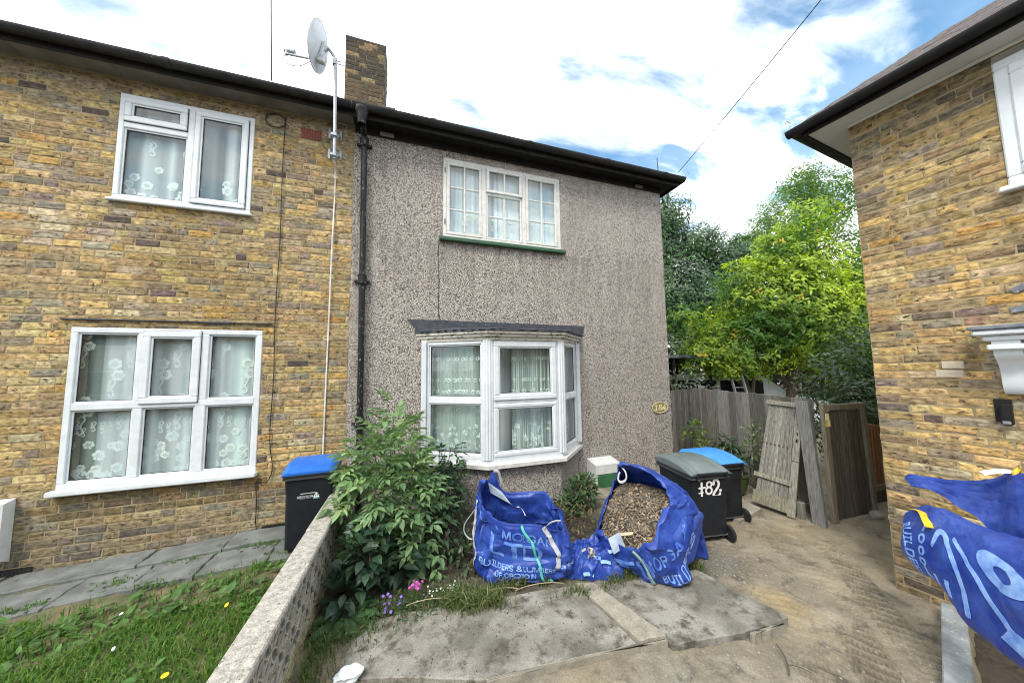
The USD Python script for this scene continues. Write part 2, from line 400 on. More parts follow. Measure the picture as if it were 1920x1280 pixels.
def brick(r, u0, u1, z0, z1, proud=0.005, jit=0.003):
    """one worn brick, its face towards -d"""
    c, h = np.array([(u0 + u1) / 2, (z0 + z1) / 2]), np.array([(u1 - u0) / 2, (z1 - z0) / 2])
    e = min(0.010, 0.35 * h.min())
    base = _ring * h
    j = r.normal(0, jit, (8, 2)).clip(-2 * jit, 2 * jit) * [1.0, 0.8]
    o = base + j
    i = np.sign(_ring) * (np.abs(base) - e) * np.abs(_ring) + j * 0.6 + r.normal(0, 0.0015, (8, 2))
    p = max(proud + r.normal(0, 0.0016), 0.001)
    V = np.zeros((25, 3))
    V[:8, [0, 2]], V[:8, 1] = c + o, 0.03
    V[8:16, [0, 2]], V[8:16, 1] = c + o, -p * 0.3 + r.normal(0, 0.001, 8)
    V[16:24, [0, 2]], V[16:24, 1] = c + i, -p + r.normal(0, 0.0012, 8)
    V[24, [0, 2]], V[24, 1] = c, -p - r.normal(0.0008, 0.001)
    return V, _bf


def courses(r, u0, u1, z0, z1, ch, st, joint, holes=(), drop=0.0, lintels=()):
    """random-ish Flemish bond rectangles between (u0, z0) and (u1, z1), trimmed round the holes"""
    out = []
    n = int(round((z1 - z0) / ch))
    hd = (st - joint) / 2
    for k in range(n):
        a, b = z0 + k * (z1 - z0) / n, z0 + (k + 1) * (z1 - z0) / n
        wob = r.normal(0, 0.0018)
        u = u0 - (0.0 if k % 2 == 0 else (st + hd) / 2 + joint * 0.3) - r.uniform(0, 0.02)
        j = 0
        while u < u1:
            L = (st if (j + k) % 2 == 0 or r.random() < 0.35 else hd) * r.uniform(0.95, 1.05)
            segs = [(u, u + L)]
            for (ha, hb, hc, hd_) in holes:
                if b > hc + 0.012 and a < hd_ - 0.012:
                    if a < hd_ < b - 0.022 or a + 0.022 < hc < b:      # cut bricks over or under an opening
                        za, zb = (hd_, b - joint / 2) if a < hd_ < b else (a + joint / 2, hc)
                        if min(u + L, hb, u1) - max(u, ha, u0) > 0.03:
                            out.append((max(u, ha, u0), min(u + L, hb, u1), za + 0.004, zb - 0.002))
                    segs = [s for x, y in segs for s in ((x, min(y, ha)), (max(x, hb), y)) if s[1] - s[0] > 0.03]
            for x, y in segs:
                x, y = max(x, u0), min(y, u1)
                if y - x > 0.03:
                    out.append((x, y, a + joint / 2 + wob, b - joint / 2 + wob + r.normal(0, 0.001)))
            u += L + joint * r.uniform(0.8, 1.25)
            j += 1
    return out


def lay(r, fr, rects, parent, limit, tone=None, proud=0.005, jit=0.003, mat="brick", view=None):
    """bricks: the nearest ones each a part, the rest one joined part"""
    eye = np.array([0, 0, CAM_H])
    made = []
    for (x, y, a, b) in rects:
        v, f = fr(brick(r, x, y, a, b, proud, jit))
        c = v[24]
        t = STOCK[r.choice(len(STOCK), p=STOCK_W / STOCK_W.sum())] * np.array([1.0, 1.0, 1.02]) * r.uniform(0.78, 1.20) * r.uniform(0.95, 1.05, 3)
        pz = meshkit.fbm(np.array([[c[0] * 0.8, c[1] * 0.8, c[2] * 0.8]]), 4, 77)[0]
        t = t * (0.55 + 0.9 * pz)
        if tone is not None:
            t = tone((x + y) / 2, (a + b) / 2, t, r)
        q = np.array([RIGHT @ (c - eye), DOWN @ (c - eye), FWD @ (c - eye)])
        seen = q[2] > 0.1 and abs(q[0] / q[2]) < 1.62 and abs(q[1] / q[2]) < 1.09
        size = (y - x) * (b - a) * abs(fr.dd @ (c - eye)) / max(q[2], 0.1) ** 3 if seen else 0
        made.append((size, v, f, t))
    made.sort(key=lambda q: -q[0])
    for s, v, f, t in made[:limit]:
        part("brick", (v, f), mat, parent, tint=t)
    rest = made[limit:]
    if rest:
        v, f = cat([(q[1], q[2]) for q in rest])
        part("bricks", (v, f), mat, parent, tint=np.repeat(np.array([q[3] for q in rest]), 25, 0), kind="stuff")


# ------------------------------------------------------------------ windows
def bar(fr, u0, u1, z0, z1, d0, d1, bev=0.006):
    return fr(box(u0, u1, d0, d1, z0, z1, bev))


def ring(fr, u0, u1, z0, z1, w, d0, d1, bev=0.006, wb=None):
    """rectangular frame of four bars butted end to end"""
    wb = wb or w
    return cat([bar(fr, u0, u1, z1 - w, z1, d0, d1, bev), bar(fr, u0, u1, z0, z0 + wb, d0, d1, bev), bar(fr, u0, u0 + w, z0 + wb, z1 - w, d0, d1, bev), bar(fr, u1 - w, u1, z0 + wb, z1 - w, d0, d1, bev)])


def glazing(fr, parent, u0, u1, z0, z1, d, bead=0.022):
    """dark gasket, sloped bead and a pane filling an opening"""
    part("glazing_bead", ring(fr, u0 - 0.002, u1 + 0.002, z0 - 0.002, z1 + 0.002, bead, d + 0.006, d + 0.02, 0.004), "upvc", parent)
    part("gasket", ring(fr, u0 + bead - 0.003, u1 - bead + 0.003, z0 + bead - 0.003, z1 - bead + 0.003, 0.008, d + 0.012, d + 0.022, 0.002), "gasket", parent)
    part("pane", fr(box(u0 + 0.01, u1 - 0.01, d + 0.023, d + 0.027, z0 + 0.01, z1 - 0.01, 0.0005)), "pane_glass", parent)


def sash(fr, parent, u0, u1, z0, z1, d, w=0.055):
    """opening casement standing proud of its frame"""
    part("sash", ring(fr, u0, u1, z0, z1, w, d - 0.022, d + 0.02, 0.008), "upvc", parent)
    part("gasket", ring(fr, u0 - 0.005, u1 + 0.005, z0 - 0.005, z1 + 0.005, 0.008, d - 0.006, d + 0.001, 0.001), "gasket", parent)
    glazing(fr, parent, u0 + w, u1 - w, z0 + w, z1 - w, d - 0.012)


FOLD_TINT = {}


def folds(fr, u0, u1, z0, z1, d, nf, amp, seed, sway=0.0, nu=140, nz=24, gather=None):
    """hanging cloth: a function that gives the depth at (u, z), and its sheet"""
    r = np.random.default_rng(seed)
    ph, am = r.uniform(0, 6.28, 5), r.uniform(0.4, 1, 5)
    fq = nf * np.array([0.5, 1.0, 1.37, 1.9, 0.23]) * 2 * PI / (u1 - u0)

    def depth(u, z):
        g = 0.55 + 0.45 * (z1 - z) / (z1 - z0)
        return d + amp * g * sum(am[k] * np.sin(fq[k] * u + ph[k] + sway * (z1 - z) * (k - 2)) for k in range(5)) / 2.2
    uu, zz = np.meshgrid(np.linspace(u0, u1, nu), np.linspace(z0, z1, nz), indexing="ij")
    hem = np.zeros_like(zz)
    hem[:, 0] = 0.008 * np.abs(np.sin(uu[:, 0] * 38))
    V = np.stack([uu, depth(uu, zz), zz + hem], -1).reshape(-1, 3)
    de = 0.01
    slope = np.abs(depth(uu + de, zz) - depth(uu - de, zz)) / (2 * de)
    bunch = np.clip(0.30 + 2.2 * slope + 1.5 * (meshkit.fbm(np.stack([uu * 13, 0 * zz, 0 * zz + seed], -1), 3, seed) - 0.45), 0.12, 2.8)
    FOLD_TINT[seed] = np.repeat(bunch.reshape(-1, 1), 3, 1)
    return depth, (fr.o + V[:, :1] * fr.du + V[:, 1:2] * fr.dd + V[:, 2:] * [0, 0, 1.0], grid_faces(nu, nz))


def rose(r, s):
    """flat lace motif: petals with an open ring"""
    n = 6
    pet = [Point(0.62 * s * math.cos(a), 0.62 * s * math.sin(a)).buffer(0.44 * s, 5) for a in np.arange(n) * 2 * PI / n + r.uniform(0, 1)]
    g = unary_union(pet).difference(Point(0, 0).buffer(0.40 * s, 6)).union(Point(0.04 * s, 0).buffer(0.27 * s, 5).difference(Point(0.04 * s, 0).buffer(0.12 * s, 5)))
    for k in range(3):
        a = r.uniform(0, 6.28)
        g = g.difference(LineString([(0.5 * s * math.cos(a), 0.5 * s * math.sin(a)), (0.95 * s * math.cos(a + 0.3), 0.95 * s * math.sin(a + 0.3))]).buffer(0.05 * s))
    return g


def sprig(r, s):
    p = [(0, 0), (0.3 * s, -0.5 * s), (0.05 * s, -1.1 * s), (0.25 * s, -1.7 * s), (0.0, -1.9 * s), (-0.15 * s, -1.65 * s)]
    g = LineString(spline(p, 18)).buffer(0.075 * s, 2)
    for t in np.linspace(0.25, 1.25, 5):
        g = g.union(affinity.rotate(affinity.scale(Point(-0.18 * s, -t * s).buffer(0.16 * s, 3), 1.3, 0.55), r.uniform(-40, 40)))
    return g


def lace(fr, shapes, depth, lim):
    """lies the motifs on the cloth, a few mm in front of it"""
    clip = sbox(*lim)
    ms = []
    for g in shapes:
        g = g.intersection(clip)
        for q in getattr(g, "geoms", [g]):
            if q.geom_type != "Polygon" or q.area < 1e-5:
                continue
            v, f = trimesh.creation.triangulate_polygon(q, engine="earcut")
            v = np.array(v)
            V = np.stack([v[:, 0], depth(v[:, 0], v[:, 1]) - 0.004, v[:, 1]], 1)
            ms.append((fr.o + V[:, :1] * fr.du + V[:, 1:2] * fr.dd + V[:, 2:] * [0, 0, 1.0], f))
    return cat(ms)


# ================================================================== THE SETTING: facades stand on y = 5
FAC = Frame((0, 5.0), (1, 0))
DIV, COR = -0.73, 4.915            # party line and right-hand corner of the rendered house
WT = 5.585                         # wall tops

# ------------------------------------------------------------------ left house
lh = thing("brick_house", "yellow brick terraced house on the left with white plastic windows and red air brick", "house", (-3.0, 5.0, 0))
W1 = (-3.32, -1.955, 4.03, 5.395)
W2 = (-3.55, -1.745, 0.70, 2.50)
wall_poly = sbox(-8.0, -0.3, DIV, WT + 0.03).difference(unary_union([sbox(*[w[0], w[2], w[1], w[3]]) for w in (W1, W2)]))
wl = part("wall", FAC.sheet(wall_poly, 0.0, 0.24), "mortar", lh)
r_ = np.random.default_rng(3)
AIR = (-1.415, -1.155, 5.245, 5.405)
AIR2 = [(-1.66, -1.36, -0.045, 0.045), (-3.93, -3.66, -0.12, -0.03)]


def left_tone(u, z, t, r):
    g = t.mean()
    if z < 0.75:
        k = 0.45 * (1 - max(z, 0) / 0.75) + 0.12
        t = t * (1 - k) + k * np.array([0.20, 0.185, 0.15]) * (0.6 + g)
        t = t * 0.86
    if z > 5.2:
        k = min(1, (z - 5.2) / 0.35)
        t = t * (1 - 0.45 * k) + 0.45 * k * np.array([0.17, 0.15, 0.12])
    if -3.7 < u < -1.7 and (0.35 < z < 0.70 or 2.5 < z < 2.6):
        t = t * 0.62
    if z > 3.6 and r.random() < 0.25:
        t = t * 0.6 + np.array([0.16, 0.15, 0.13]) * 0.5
    return t


rects = courses(r_, -5.6, DIV - 0.004, -0.22, WT - 0.01, 0.0865, 0.235, 0.011, [W1, W2, AIR] + AIR2)
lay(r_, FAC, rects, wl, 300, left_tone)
# air bricks
for i, a in enumerate([AIR] + AIR2):
    w, h = a[1] - a[0], a[3] - a[2]
    nu, nz = (8, 6) if i == 0 else (9, 3)
    g = sbox(a[0] + 0.006, a[2] + 0.006, a[1] - 0.006, a[3] - 0.006)
    g = g.difference(unary_union([sbox(a[0] + (k + 0.30) * w / nu, a[2] + (j + 0.28) * h / nz, a[0] + (k + 0.72) * w / nu, a[2] + (j + 0.74) * h / nz) for k in range(nu) for j in range(nz)]))
    part("air_brick", FAC.sheet(g, -0.011, 0.02), "red_clay" if i == 0 else "old_gutter", lh, label="red clay air brick with square holes" if i == 0 else "dark air brick low in the wall")
    part("air_brick_back", FAC(box(a[0], a[1], 0.0185, 0.03, a[2], a[3])), "gasket", lh)

# upper window: top vent and fixed pane on the left, casement on the right
D0, D1 = -0.012, 0.06
u0, u1, z0, z1 = W1
fr_ms = [ring(FAC, u0, u1, z0 + 0.02, z1, 0.052, D0, D1)]
fr_ms += [bar(FAC, -2.655, -2.583, z0 + 0.072, z1 - 0.052, D0, D1), bar(FAC, u0 + 0.052, -2.655, 4.965, 5.035, D0, D1)]
wn = part("window", cat(fr_ms), "upvc", lh, label="upper white plastic window with a top vent on its left")
sash(FAC, wn, u0 + 0.057, -2.660, 5.040, z1 - 0.057, D0, 0.062)
glazing(FAC, wn, u0 + 0.052, -2.655, z0 + 0.072, 4.965, D0 + 0.012)
sash(FAC, wn, -2.578, u1 - 0.057, z0 + 0.077, z1 - 0.057, D0, 0.058)
part("sill", FAC(box(u0 - 0.03, u1 + 0.03, -0.055, 0.06, z0 - 0.012, z0 + 0.02, 0.008)), "upvc", wn)
# lower window: three by two, the top middle one opens
u0, u1, z0, z1 = W2
zt0, zt1 = 1.565, 1.640
fr_ms = [ring(FAC, u0, u1, z0 + 0.02, z1, 0.06, D0, D1)]
for a, b in ((-2.972, -2.887), (-2.402, -2.296)):
    fr_ms += [bar(FAC, a, b, z0 + 0.08, zt0, D0, D1), bar(FAC, a, b, zt1, z1 - 0.06, D0, D1)]
fr_ms += [bar(FAC, u0 + 0.06, u1 - 0.06, zt0, zt1, D0 - 0.002, D1)]
wn = part("window", cat(fr_ms), "upvc", lh, label="lower white plastic window of six panes")
cols_ = [(u0 + 0.06, -2.972), (-2.887, -2.402), (-2.296, u1 - 0.06)]
for k, (a, b) in enumerate(cols_):
    glazing(FAC, wn, a, b, z0 + 0.08, zt0, D0 + 0.012)
    if k == 1:
        sash(FAC, wn, a - 0.03, b + 0.03, zt1 - 0.03, z1 - 0.03, D0, 0.07)
    else:
        glazing(FAC, wn, a, b, zt1, z1 - 0.06, D0 + 0.012)
part("sill", FAC(box(u0 - 0.035, u1 + 0.02, -0.085, 0.06, z0 - 0.035, z0 + 0.02, 0.010)), "upvc", wn)
# slate strip above the lower window
for k in range(5):
    a = u0 - 0.09 + k * 0.40
    part("slate_drip", FAC(box(a, a + 0.395, -0.026 - 0.004 * (k % 2), 0.02, 2.583 + 0.003 * (k % 3), 2.600, 0.003)), "felt", lh)
# eaves
EY = 4.735
for k in range(9):
    x1 = DIV - 0.004 - k * 0.86
    part("soffit_board", box(x1 - 0.853, x1, EY + 0.02, 4.998, 5.588, 5.602, 0.003), "soffit_grey", lh)
part("fascia", box(-8.0, DIV - 0.004, EY, EY + 0.018, 5.56, 5.70, 0.004), "black_timber", lh)


def half_gutter(x0, x1, y, z, r, joints):
    a = np.linspace(PI, 2 * PI, 13)
    prof = [(y + r * math.cos(t), z + r * math.sin(t)) for t in a] + [(y + (r - 0.008) * math.cos(t), z + (r - 0.008) * math.sin(t)) for t in a[::-1]]
    g = Polygon(prof)
    ms = []
    v, f = prism(g, 0, x1 - x0)
    ms.append((np.stack([x0 + v[:, 2], v[:, 0], v[:, 1]], 1), f))
    for j in joints:
        g2 = g.buffer(0.007)
        v, f = prism(g2, 0, 0.07)
        ms.append((np.stack([j + v[:, 2], v[:, 0], v[:, 1]], 1), f))
    return cat(ms)


part("gutter", half_gutter(-8.0, DIV, EY - 0.066, 5.672, 0.064, (-6.5, -4.6, -2.75, -0.95)), "old_gutter", lh)
# roof: tiles in courses above the eaves, a slab behind
PITCH = math.tan(math.radians(27))


def tiled_roof(parent, x0, x1, y0, zr, run, cols, mat="roof_tile", parts_rows=0):
    sl = Polygon([(y0, zr), (y0 + run, zr + run * PITCH), (y0 + run, zr + run * PITCH - 0.12), (y0, zr - 0.05)])
    v, f = prism(sl, 0, x1 - x0)
    part("roof", (np.stack([x0 + v[:, 2], v[:, 0], v[:, 1]], 1), f), mat, parent)
    r = np.random.default_rng(9)
    n = np.array([0, -math.sin(math.atan(PITCH)), math.cos(math.atan(PITCH))]); s = np.array([0, n[2], -n[1]])
    ms = []
    for k in range(4):
        m = int((x1 - x0) / cols)
        for j in range(m):
            c = np.array([x0 + (j + 0.5 + 0.5 * (k % 2)) * cols, y0 - 0.04 + k * 0.10 + 0.13, zr + (k * 0.10 + 0.09) * PITCH + 0.014 + r.normal(0, 0.002)])
            if c[0] + cols / 2 < x1 + 0.05:
                ms.append(obox(c, (1, 0, 0), s, n + s * 0.06, cols * 0.49, 0.13, 0.007, 0.003))
    part("roof_tiles", cat(ms), mat, parent, kind="stuff")


tiled_roof(lh, -8.0, DIV, EY - 0.02, 5.715, 3.6, 0.17)
part("party_wall", box(DIV - 0.12, DIV - 0.005, 5.25, 10.0, -0.3, 5.55), "plaster_dark", lh)
part("back_wall", box(-8.0, DIV, 8.6, 8.8, -0.3, 5.6), "plaster_dark", lh)
part("end_wall", box(-8.0, -7.8, 5.25, 8.59, -0.3, 5.45), "plaster_dark", lh)
part("floor", box(-7.79, DIV - 0.13, 5.25, 8.6, 2.75, 2.95), "plaster_dark", lh)
part("ceiling", box(-8.0, DIV - 0.13, 5.25, 8.6, 5.45, 5.55), "plaster_dark", lh)

# ------------------------------------------------------------------ rendered house
mh = thing("pebbledash_house", "grey pebbledash end house with a bay window and small-paned window above", "house", (2.1, 5.0, 0))
W3 = (0.565, 2.625, 4.035, 5.355)
BAY = (0.30, 2.86, 0.62, 2.50)
hole = unary_union([sbox(W3[0], W3[2], W3[1], W3[3]), sbox(BAY[0], BAY[2], BAY[1], BAY[3])])
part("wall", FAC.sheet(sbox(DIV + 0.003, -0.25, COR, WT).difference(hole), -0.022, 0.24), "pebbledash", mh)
part("side_wall", box(COR - 0.24, COR - 0.001, 5.24, 10.5, -0.25, WT), "pebbledash", mh)
part("back_wall", box(DIV, COR - 0.25, 8.6, 8.8, -0.3, 5.6), "plaster_dark", mh)
part("floor", box(DIV, COR - 0.25, 5.25, 8.6, 2.75, 2.95), "plaster_dark", mh)
part("ceiling", box(DIV, COR - 0.25, 5.25, 8.6, 5.45, 5.55), "plaster_dark", mh)
# eaves, all black; they turn the corner on the right
EX = COR + 0.235
part("soffit", cat([box(DIV, EX, EY + 0.02, 4.977, 5.590, 5.604, 0.003), box(COR + 0.001, EX, 4.98, 9.0, 5.590, 5.604, 0.003)]), "black_timber", mh)
part("fascia", cat([box(DIV - 0.003, EX + 0.019, EY, EY + 0.018, 5.545, 5.71, 0.004), box(EX + 0.001, EX + 0.019, EY + 0.019, 9.0, 5.545, 5.71, 0.004)]), "black_timber", mh)
part("bargeboard", box(DIV + 0.01, COR, 4.951, 4.976, 5.475, 5.588, 0.006), "black_timber", mh)
gx = EX + 0.085
part("gutter", half_gutter(DIV + 0.004, gx, EY - 0.068, 5.675, 0.066, (0.35, 1.9, 3.4, 4.7)), "old_gutter", mh)
v, f = half_gutter(0, 4.2, 0, 0, 0.064, ())
part("gutter", (np.stack([EX + 0.085 - v[:, 1], EY - 0.05 + v[:, 0], v[:, 2] + 5.676], 1), f[:, ::-1]), "old_gutter", mh)
for x, w in ((-0.38, 0.20), (4.28, 0.17)):
    part("eaves_vent", box(x, x + w, 4.925, 4.950, 5.485, 5.545, 0.004), "soffit_grey", mh, label="pale block under the eaves")
tiled_roof(mh, DIV, EX - 0.02, EY - 0.02, 5.72, 3.4, 0.17)
v = np.array([(EX + 0.02, EY, 5.70), (EX + 0.02, 9.0, 5.70), (EX - 2.2, EY + 2.4, 5.70 + 1.15), (EX - 2.2, 9.0, 5.70 + 1.15)])
part("hip_roof", (np.vstack([v, v - [0, 0, 0.06]]), np.array([(0, 1, 3), (0, 3, 2), (4, 7, 5), (4, 6, 7)])), "roof_tile", mh)
part("ridge_tile", tube([(-0.33, 4.72, 5.735), (-0.16, 4.72, 5.74)], 0.045, 10), "roof_tile", mh)
part("finial_hook", tube(spline([(EX + 0.1, EY - 0.1, 5.73), (EX + 0.13, EY - 0.1, 5.80), (EX + 0.17, EY - 0.1, 5.81), (EX + 0.18, EY - 0.1, 5.775)], 10), 0.006, 6), "galvanised", mh)
# chimney
CF = Frame((-1.06, 6.0), (1, 0))
ch = part("chimney", cat([box(-1.06, -0.40, 6.0, 6.62, 5.6, 7.62, 0.004), box(-1.06, -0.40, 6.0, 6.62, 7.622, 7.99, 0.004)]), "sooty_mortar", mh, label="sooty brick chimney stack")


def soot(u, z, t, r):
    k = 0.92 if z > 7.2 else 0.82
    if r.random() < 0.25:
        k *= 0.5
    return t * (1 - k) + k * np.array([0.036, 0.030, 0.025])


rects = courses(r_, 0.002, 0.66, 5.9, 7.995, 0.0865, 0.225, 0.009)
lay(r_, CF, rects, ch, 80, soot)
lay(r_, Frame((-0.40, 6.0), (0, 1)), courses(r_, 0.002, 0.62, 5.9, 7.995, 0.0865, 0.225, 0.009), ch, 0, soot)
lay(r_, Frame((-1.06, 6.62), (0, -1)), courses(r_, 0.002, 0.62, 5.9, 7.995, 0.0865, 0.225, 0.009), ch, 0, soot)
part("chimney_top", box(-1.075, -0.385, 5.985, 6.635, 7.995, 8.03, 0.012), "soffit_grey", ch)
part("flue_cap", cat([lathe([(0.0, 8.13), (0.06, 8.12), (0.10, 8.08), (0.12, 8.03)], 14, (-0.86, 6.3, 0)), lathe([(0.0, 8.11), (0.06, 8.10), (0.10, 8.07), (0.11, 8.03)], 14, (-0.58, 6.3, 0))]), "soffit_grey", ch)
part("lead_flashing", cat([box(-1.085, -0.375, 5.985, 5.992, 6.3, 6.78, 0.002), box(-0.385, -0.378, 5.993, 6.65, 6.3, 6.80, 0.002)]), "lead", ch)
# upper window, painted timber, three lights of small panes
u0, u1, z0, z1 = W3
wd0, wd1 = -0.030, 0.055
ms = [ring(FAC, u0, u1, z0 + 0.0, z1, 0.055, wd0, wd1)]
MU = [(1.195, 1.265), (1.900, 1.970)]
for a, b in MU:
    ms.append(bar(FAC, a, b, z0 + 0.055, z1 - 0.055, wd0, wd1))
wn = part("window", cat(ms), "old_white_paint", mh, label="old white timber window with eighteen small panes")


def timber_light(fr, parent, u0, u1, z0, z1, rows, d, st=0.045):
    part("casement", ring(fr, u0, u1, z0, z1, st, d, d + 0.04, 0.007), "old_white_paint", parent)
    a, b, c, e = u0 + st, u1 - st, z0 + st, z1 - st
    m = (a + b) / 2
    ms = [bar(fr, m - 0.014, m + 0.014, c, e, d + 0.004, d + 0.03, 0.008)]
    for k in range(1, rows):
        z = c + (e - c) * k / rows
        ms += [bar(fr, a, m - 0.014, z - 0.013, z + 0.013, d + 0.006, d + 0.03, 0.008), bar(fr, m + 0.014, b, z - 0.013, z + 0.013, d + 0.006, d + 0.03, 0.008)]
    part("glazing_bars", cat(ms), "old_white_paint", parent)
    for k in range(rows):
        for (p, q) in ((a, m - 0.014), (m + 0.014, b)):
            part("pane", fr(box(p - 0.004, q + 0.004, d + 0.031, d + 0.034, c + (e - c) * k / rows, c + (e - c) * (k + 1) / rows - 0.001, 0.0004)), "pane_glass", parent)


timber_light(FAC, wn, u0 + 0.058, 1.192, z0 + 0.058, z1 - 0.058, 3, -0.036)
timber_light(FAC, wn, 1.968 + 0.004, u1 - 0.058, z0 + 0.058, z1 - 0.058, 3, -0.036)
timber_light(FAC, wn, 1.268, 1.897, 4.885, z1 - 0.050, 1, -0.055, 0.05)
timber_light(FAC, wn, 1.268, 1.897, z0 + 0.058, 4.870, 2, -0.026, 0.03)
for z in (4.25, 5.1):
    part("hinge", FAC(box(u0 + 0.02, u0 + 0.032, -0.045, -0.031, z, z + 0.09, 0.002)), "gasket", wn)
part("window_sill", FAC(box(u0 - 0.065, u1 + 0.075, -0.105, 0.02, z0 - 0.065, z0 - 0.002, 0.012)), "green_paint", mh, label="green painted window sill")
# bay: lower apron, three glazed sides, moulded cornice, felted top
BP = [(0.27, 4.977), (1.135, 4.40), (2.265, 4.40), (2.885, 4.977)]
apron = Polygon(BP + [(2.885, 4.979), (0.27, 4.979)])
apr = Polygon([(0.31, 4.979), (1.15, 4.43), (2.25, 4.43), (2.845, 4.979)])
part("bay_apron", prism(apr, -0.2, 0.60), "pebbledash", mh)


def offset(P, o):
    """pushes the open line of the bay outwards"""
    P = np.array(P, float)
    d = np.diff(P, axis=0); d /= np.linalg.norm(d, axis=1, keepdims=True)
    n = np.stack([d[:, 1], -d[:, 0]], 1)
    out = [P[0] + n[0] * o / max(abs(n[0][1]), 0.5) * np.array([0, 0]) + np.array([-o * 1.0, 0])]
    for i in (1, 2):
        b = n[i - 1] + n[i]; b /= np.linalg.norm(b)
        out.append(P[i] + b * o / (b @ n[i]))
    out.append(P[3] + np.array([o * 1.0, 0]))
    return out


def bay_slab(o, z0, z1, inner=None):
    pl = [tuple(p) for p in offset(BP, o)]
    pl[0] = (pl[0][0], 4.9765); pl[3] = (pl[3][0], 4.9765)
    g = Polygon(pl)
    if inner is not None:
        qi = [tuple(p) for p in offset(BP, inner)]
        qi[0] = (qi[0][0], 5.3); qi[3] = (qi[3][0], 5.3)
        g = g.difference(Polygon(qi))
    return prism(g, z0, z1)


bay = part("bay_window", bay_slab(0.005, 0.655, 0.715, -0.06), "upvc", mh, label="three sided bay with white plastic windows")
sides = [(BP[0], BP[1]), (BP[1], BP[2]), (BP[2], BP[3])]
BZ0, BZ1, BT0, BT1 = 0.715, 2.375, 1.475, 1.555
for k, (a, b) in enumerate(sides):
    a, b = np.array(a), np.array(b)
    L = np.linalg.norm(b - a)
    fr = Frame(a, b - a)
    s0, s1 = (0.0, L) if k == 1 else ((0.0, L) if k == 0 else (0.0, L))
    e0, e1 = 0.055, 0.055
    ms = [bar(fr, s0 + e0, s1 - e1, BZ1 - 0.05, BZ1, 0.0, 0.07), bar(fr, s0 + e0, s1 - e1, BZ0, BZ0 + 0.055, 0.0, 0.07), bar(fr, s0 + e0, s0 + e0 + 0.055, BZ0 + 0.055, BZ1 - 0.05, 0.0, 0.07), bar(fr, s1 - e1 - 0.055, s1 - e1, BZ0 + 0.055, BZ1 - 0.05, 0.0, 0.07),
          bar(fr, s0 + e0 + 0.055, s1 - e1 - 0.055, BT0, BT1, 0.001, 0.07)]
    w = part("window_frame", cat(ms), "upvc", bay)
    a0, a1 = s0 + e0 + 0.055, s1 - e1 - 0.055
    P_ = bay
    if k == 1:
        for q in ((0.0, BT1 - 0.03, BZ1 - 0.02), (0, BZ0 + 0.02, BT0 + 0.0)):
            pass
        part("sash", ring(fr, a0 - 0.03, a1 + 0.03, BT1 - 0.035, BZ1 - 0.02, 0.075, -0.022, 0.02, 0.01), "upvc", bay)
        glazing(fr, bay, a0 + 0.045, a1 - 0.045, BT1 + 0.04, BZ1 - 0.095, -0.012)
        part("sash", ring(fr, a0 - 0.03, a1 + 0.03, BZ0 + 0.03, BT0 - 0.004, 0.055, -0.012, 0.02, 0.01), "upvc", bay)
        glazing(fr, bay, a0 + 0.025, a1 - 0.025, BZ0 + 0.085, BT0 - 0.059, -0.006)
    else:
        glazing(fr, bay, a0, a1, BT1, BZ1 - 0.05, 0.012)
        glazing(fr, bay, a0, a1, BZ0 + 0.055, BT0, 0.012)
# fluted corner posts
for (x, y), w in ((BP[1], 0.075), (BP[2], 0.075)):
    part("corner_post", cat([tube([(x + dx, y + dy, BZ0), (x + dx, y + dy, BZ1)], 0.024, 10) for dx, dy in ((-0.052, 0.030), (-0.018, 0.004), (0.018, 0.002), (0.052, 0.012))] + [box(x - 0.05, x + 0.05, y + 0.02, y + 0.09, BZ0, BZ1)]), "upvc", bay, smooth=40)
for x in (BP[0][0] + 0.02, BP[3][0] - 0.02):
    part("end_post", box(x - 0.035, x + 0.035, 4.90, 4.976, BZ0, BZ1, 0.006), "upvc", bay)
part("bay_sill", bay_slab(0.075, 0.605, 0.655, -0.10), "old_white_paint", mh)
# cornice in three mouldings, then the felt
cornice = part("bay_cornice", bay_slab(0.02, 2.376, 2.425, -0.08), "peeling_paint", mh, label="bay cornice with flaking cream paint")
part("moulding", bay_slab(0.06, 2.425, 2.470, -0.08), "peeling_paint", cornice)
part("moulding", bay_slab(0.10, 2.470, 2.520, -0.08), "peeling_paint", cornice)
pl = [np.array(p) for p in offset(BP, 0.115)]
top = np.array([(*pl[0], 2.522), (*pl[1], 2.522), (*pl[2], 2.522), (*pl[3], 2.522), (0.16, 4.976, 2.60), (0.70, 4.90, 2.60), (2.6, 4.90, 2.60), (2.99, 4.976, 2.60)])
top[0, 1] = top[3, 1] = 4.976
f = np.array([(0, 1, 5), (0, 5, 4), (1, 2, 6), (1, 6, 5), (2, 3, 7), (2, 7, 6), (4, 5, 6), (4, 6, 7)])
rim = np.vstack([top, top[:4] - [0, 0, 0.022]])
f = np.vstack([f, [(8, 9, 1), (8, 1, 0), (9, 10, 2), (9, 2, 1), (10, 11, 3), (10, 3, 2), (8, 10, 9), (8, 11, 10)]])
part("bay_roof", (rim, f), "felt", mh)
r2 = np.random.default_rng(21)
ms = []
for k in range(26):
    t = k / 25
    p = (pl[0] * (1 - t * 3) + pl[1] * t * 3) if t < 1 / 3 else (pl[1] * (2 - 3 * t) + pl[2] * (3 * t - 1)) if t < 2 / 3 else (pl[2] * (3 - 3 * t) + pl[3] * (3 * t - 2))
    ms.append(obox((p[0], p[1] + 0.03, 2.528 + r2.uniform(0, 0.01)), (1, r2.uniform(-0.4, 0.4), 0), (0, 1, 0.2), (0, -0.2, 1), r2.uniform(0.04, 0.09), r2.uniform(0.02, 0.05), r2.uniform(0.004, 0.014), 0.003))
part("torn_felt", cat(ms), "felt", mh)
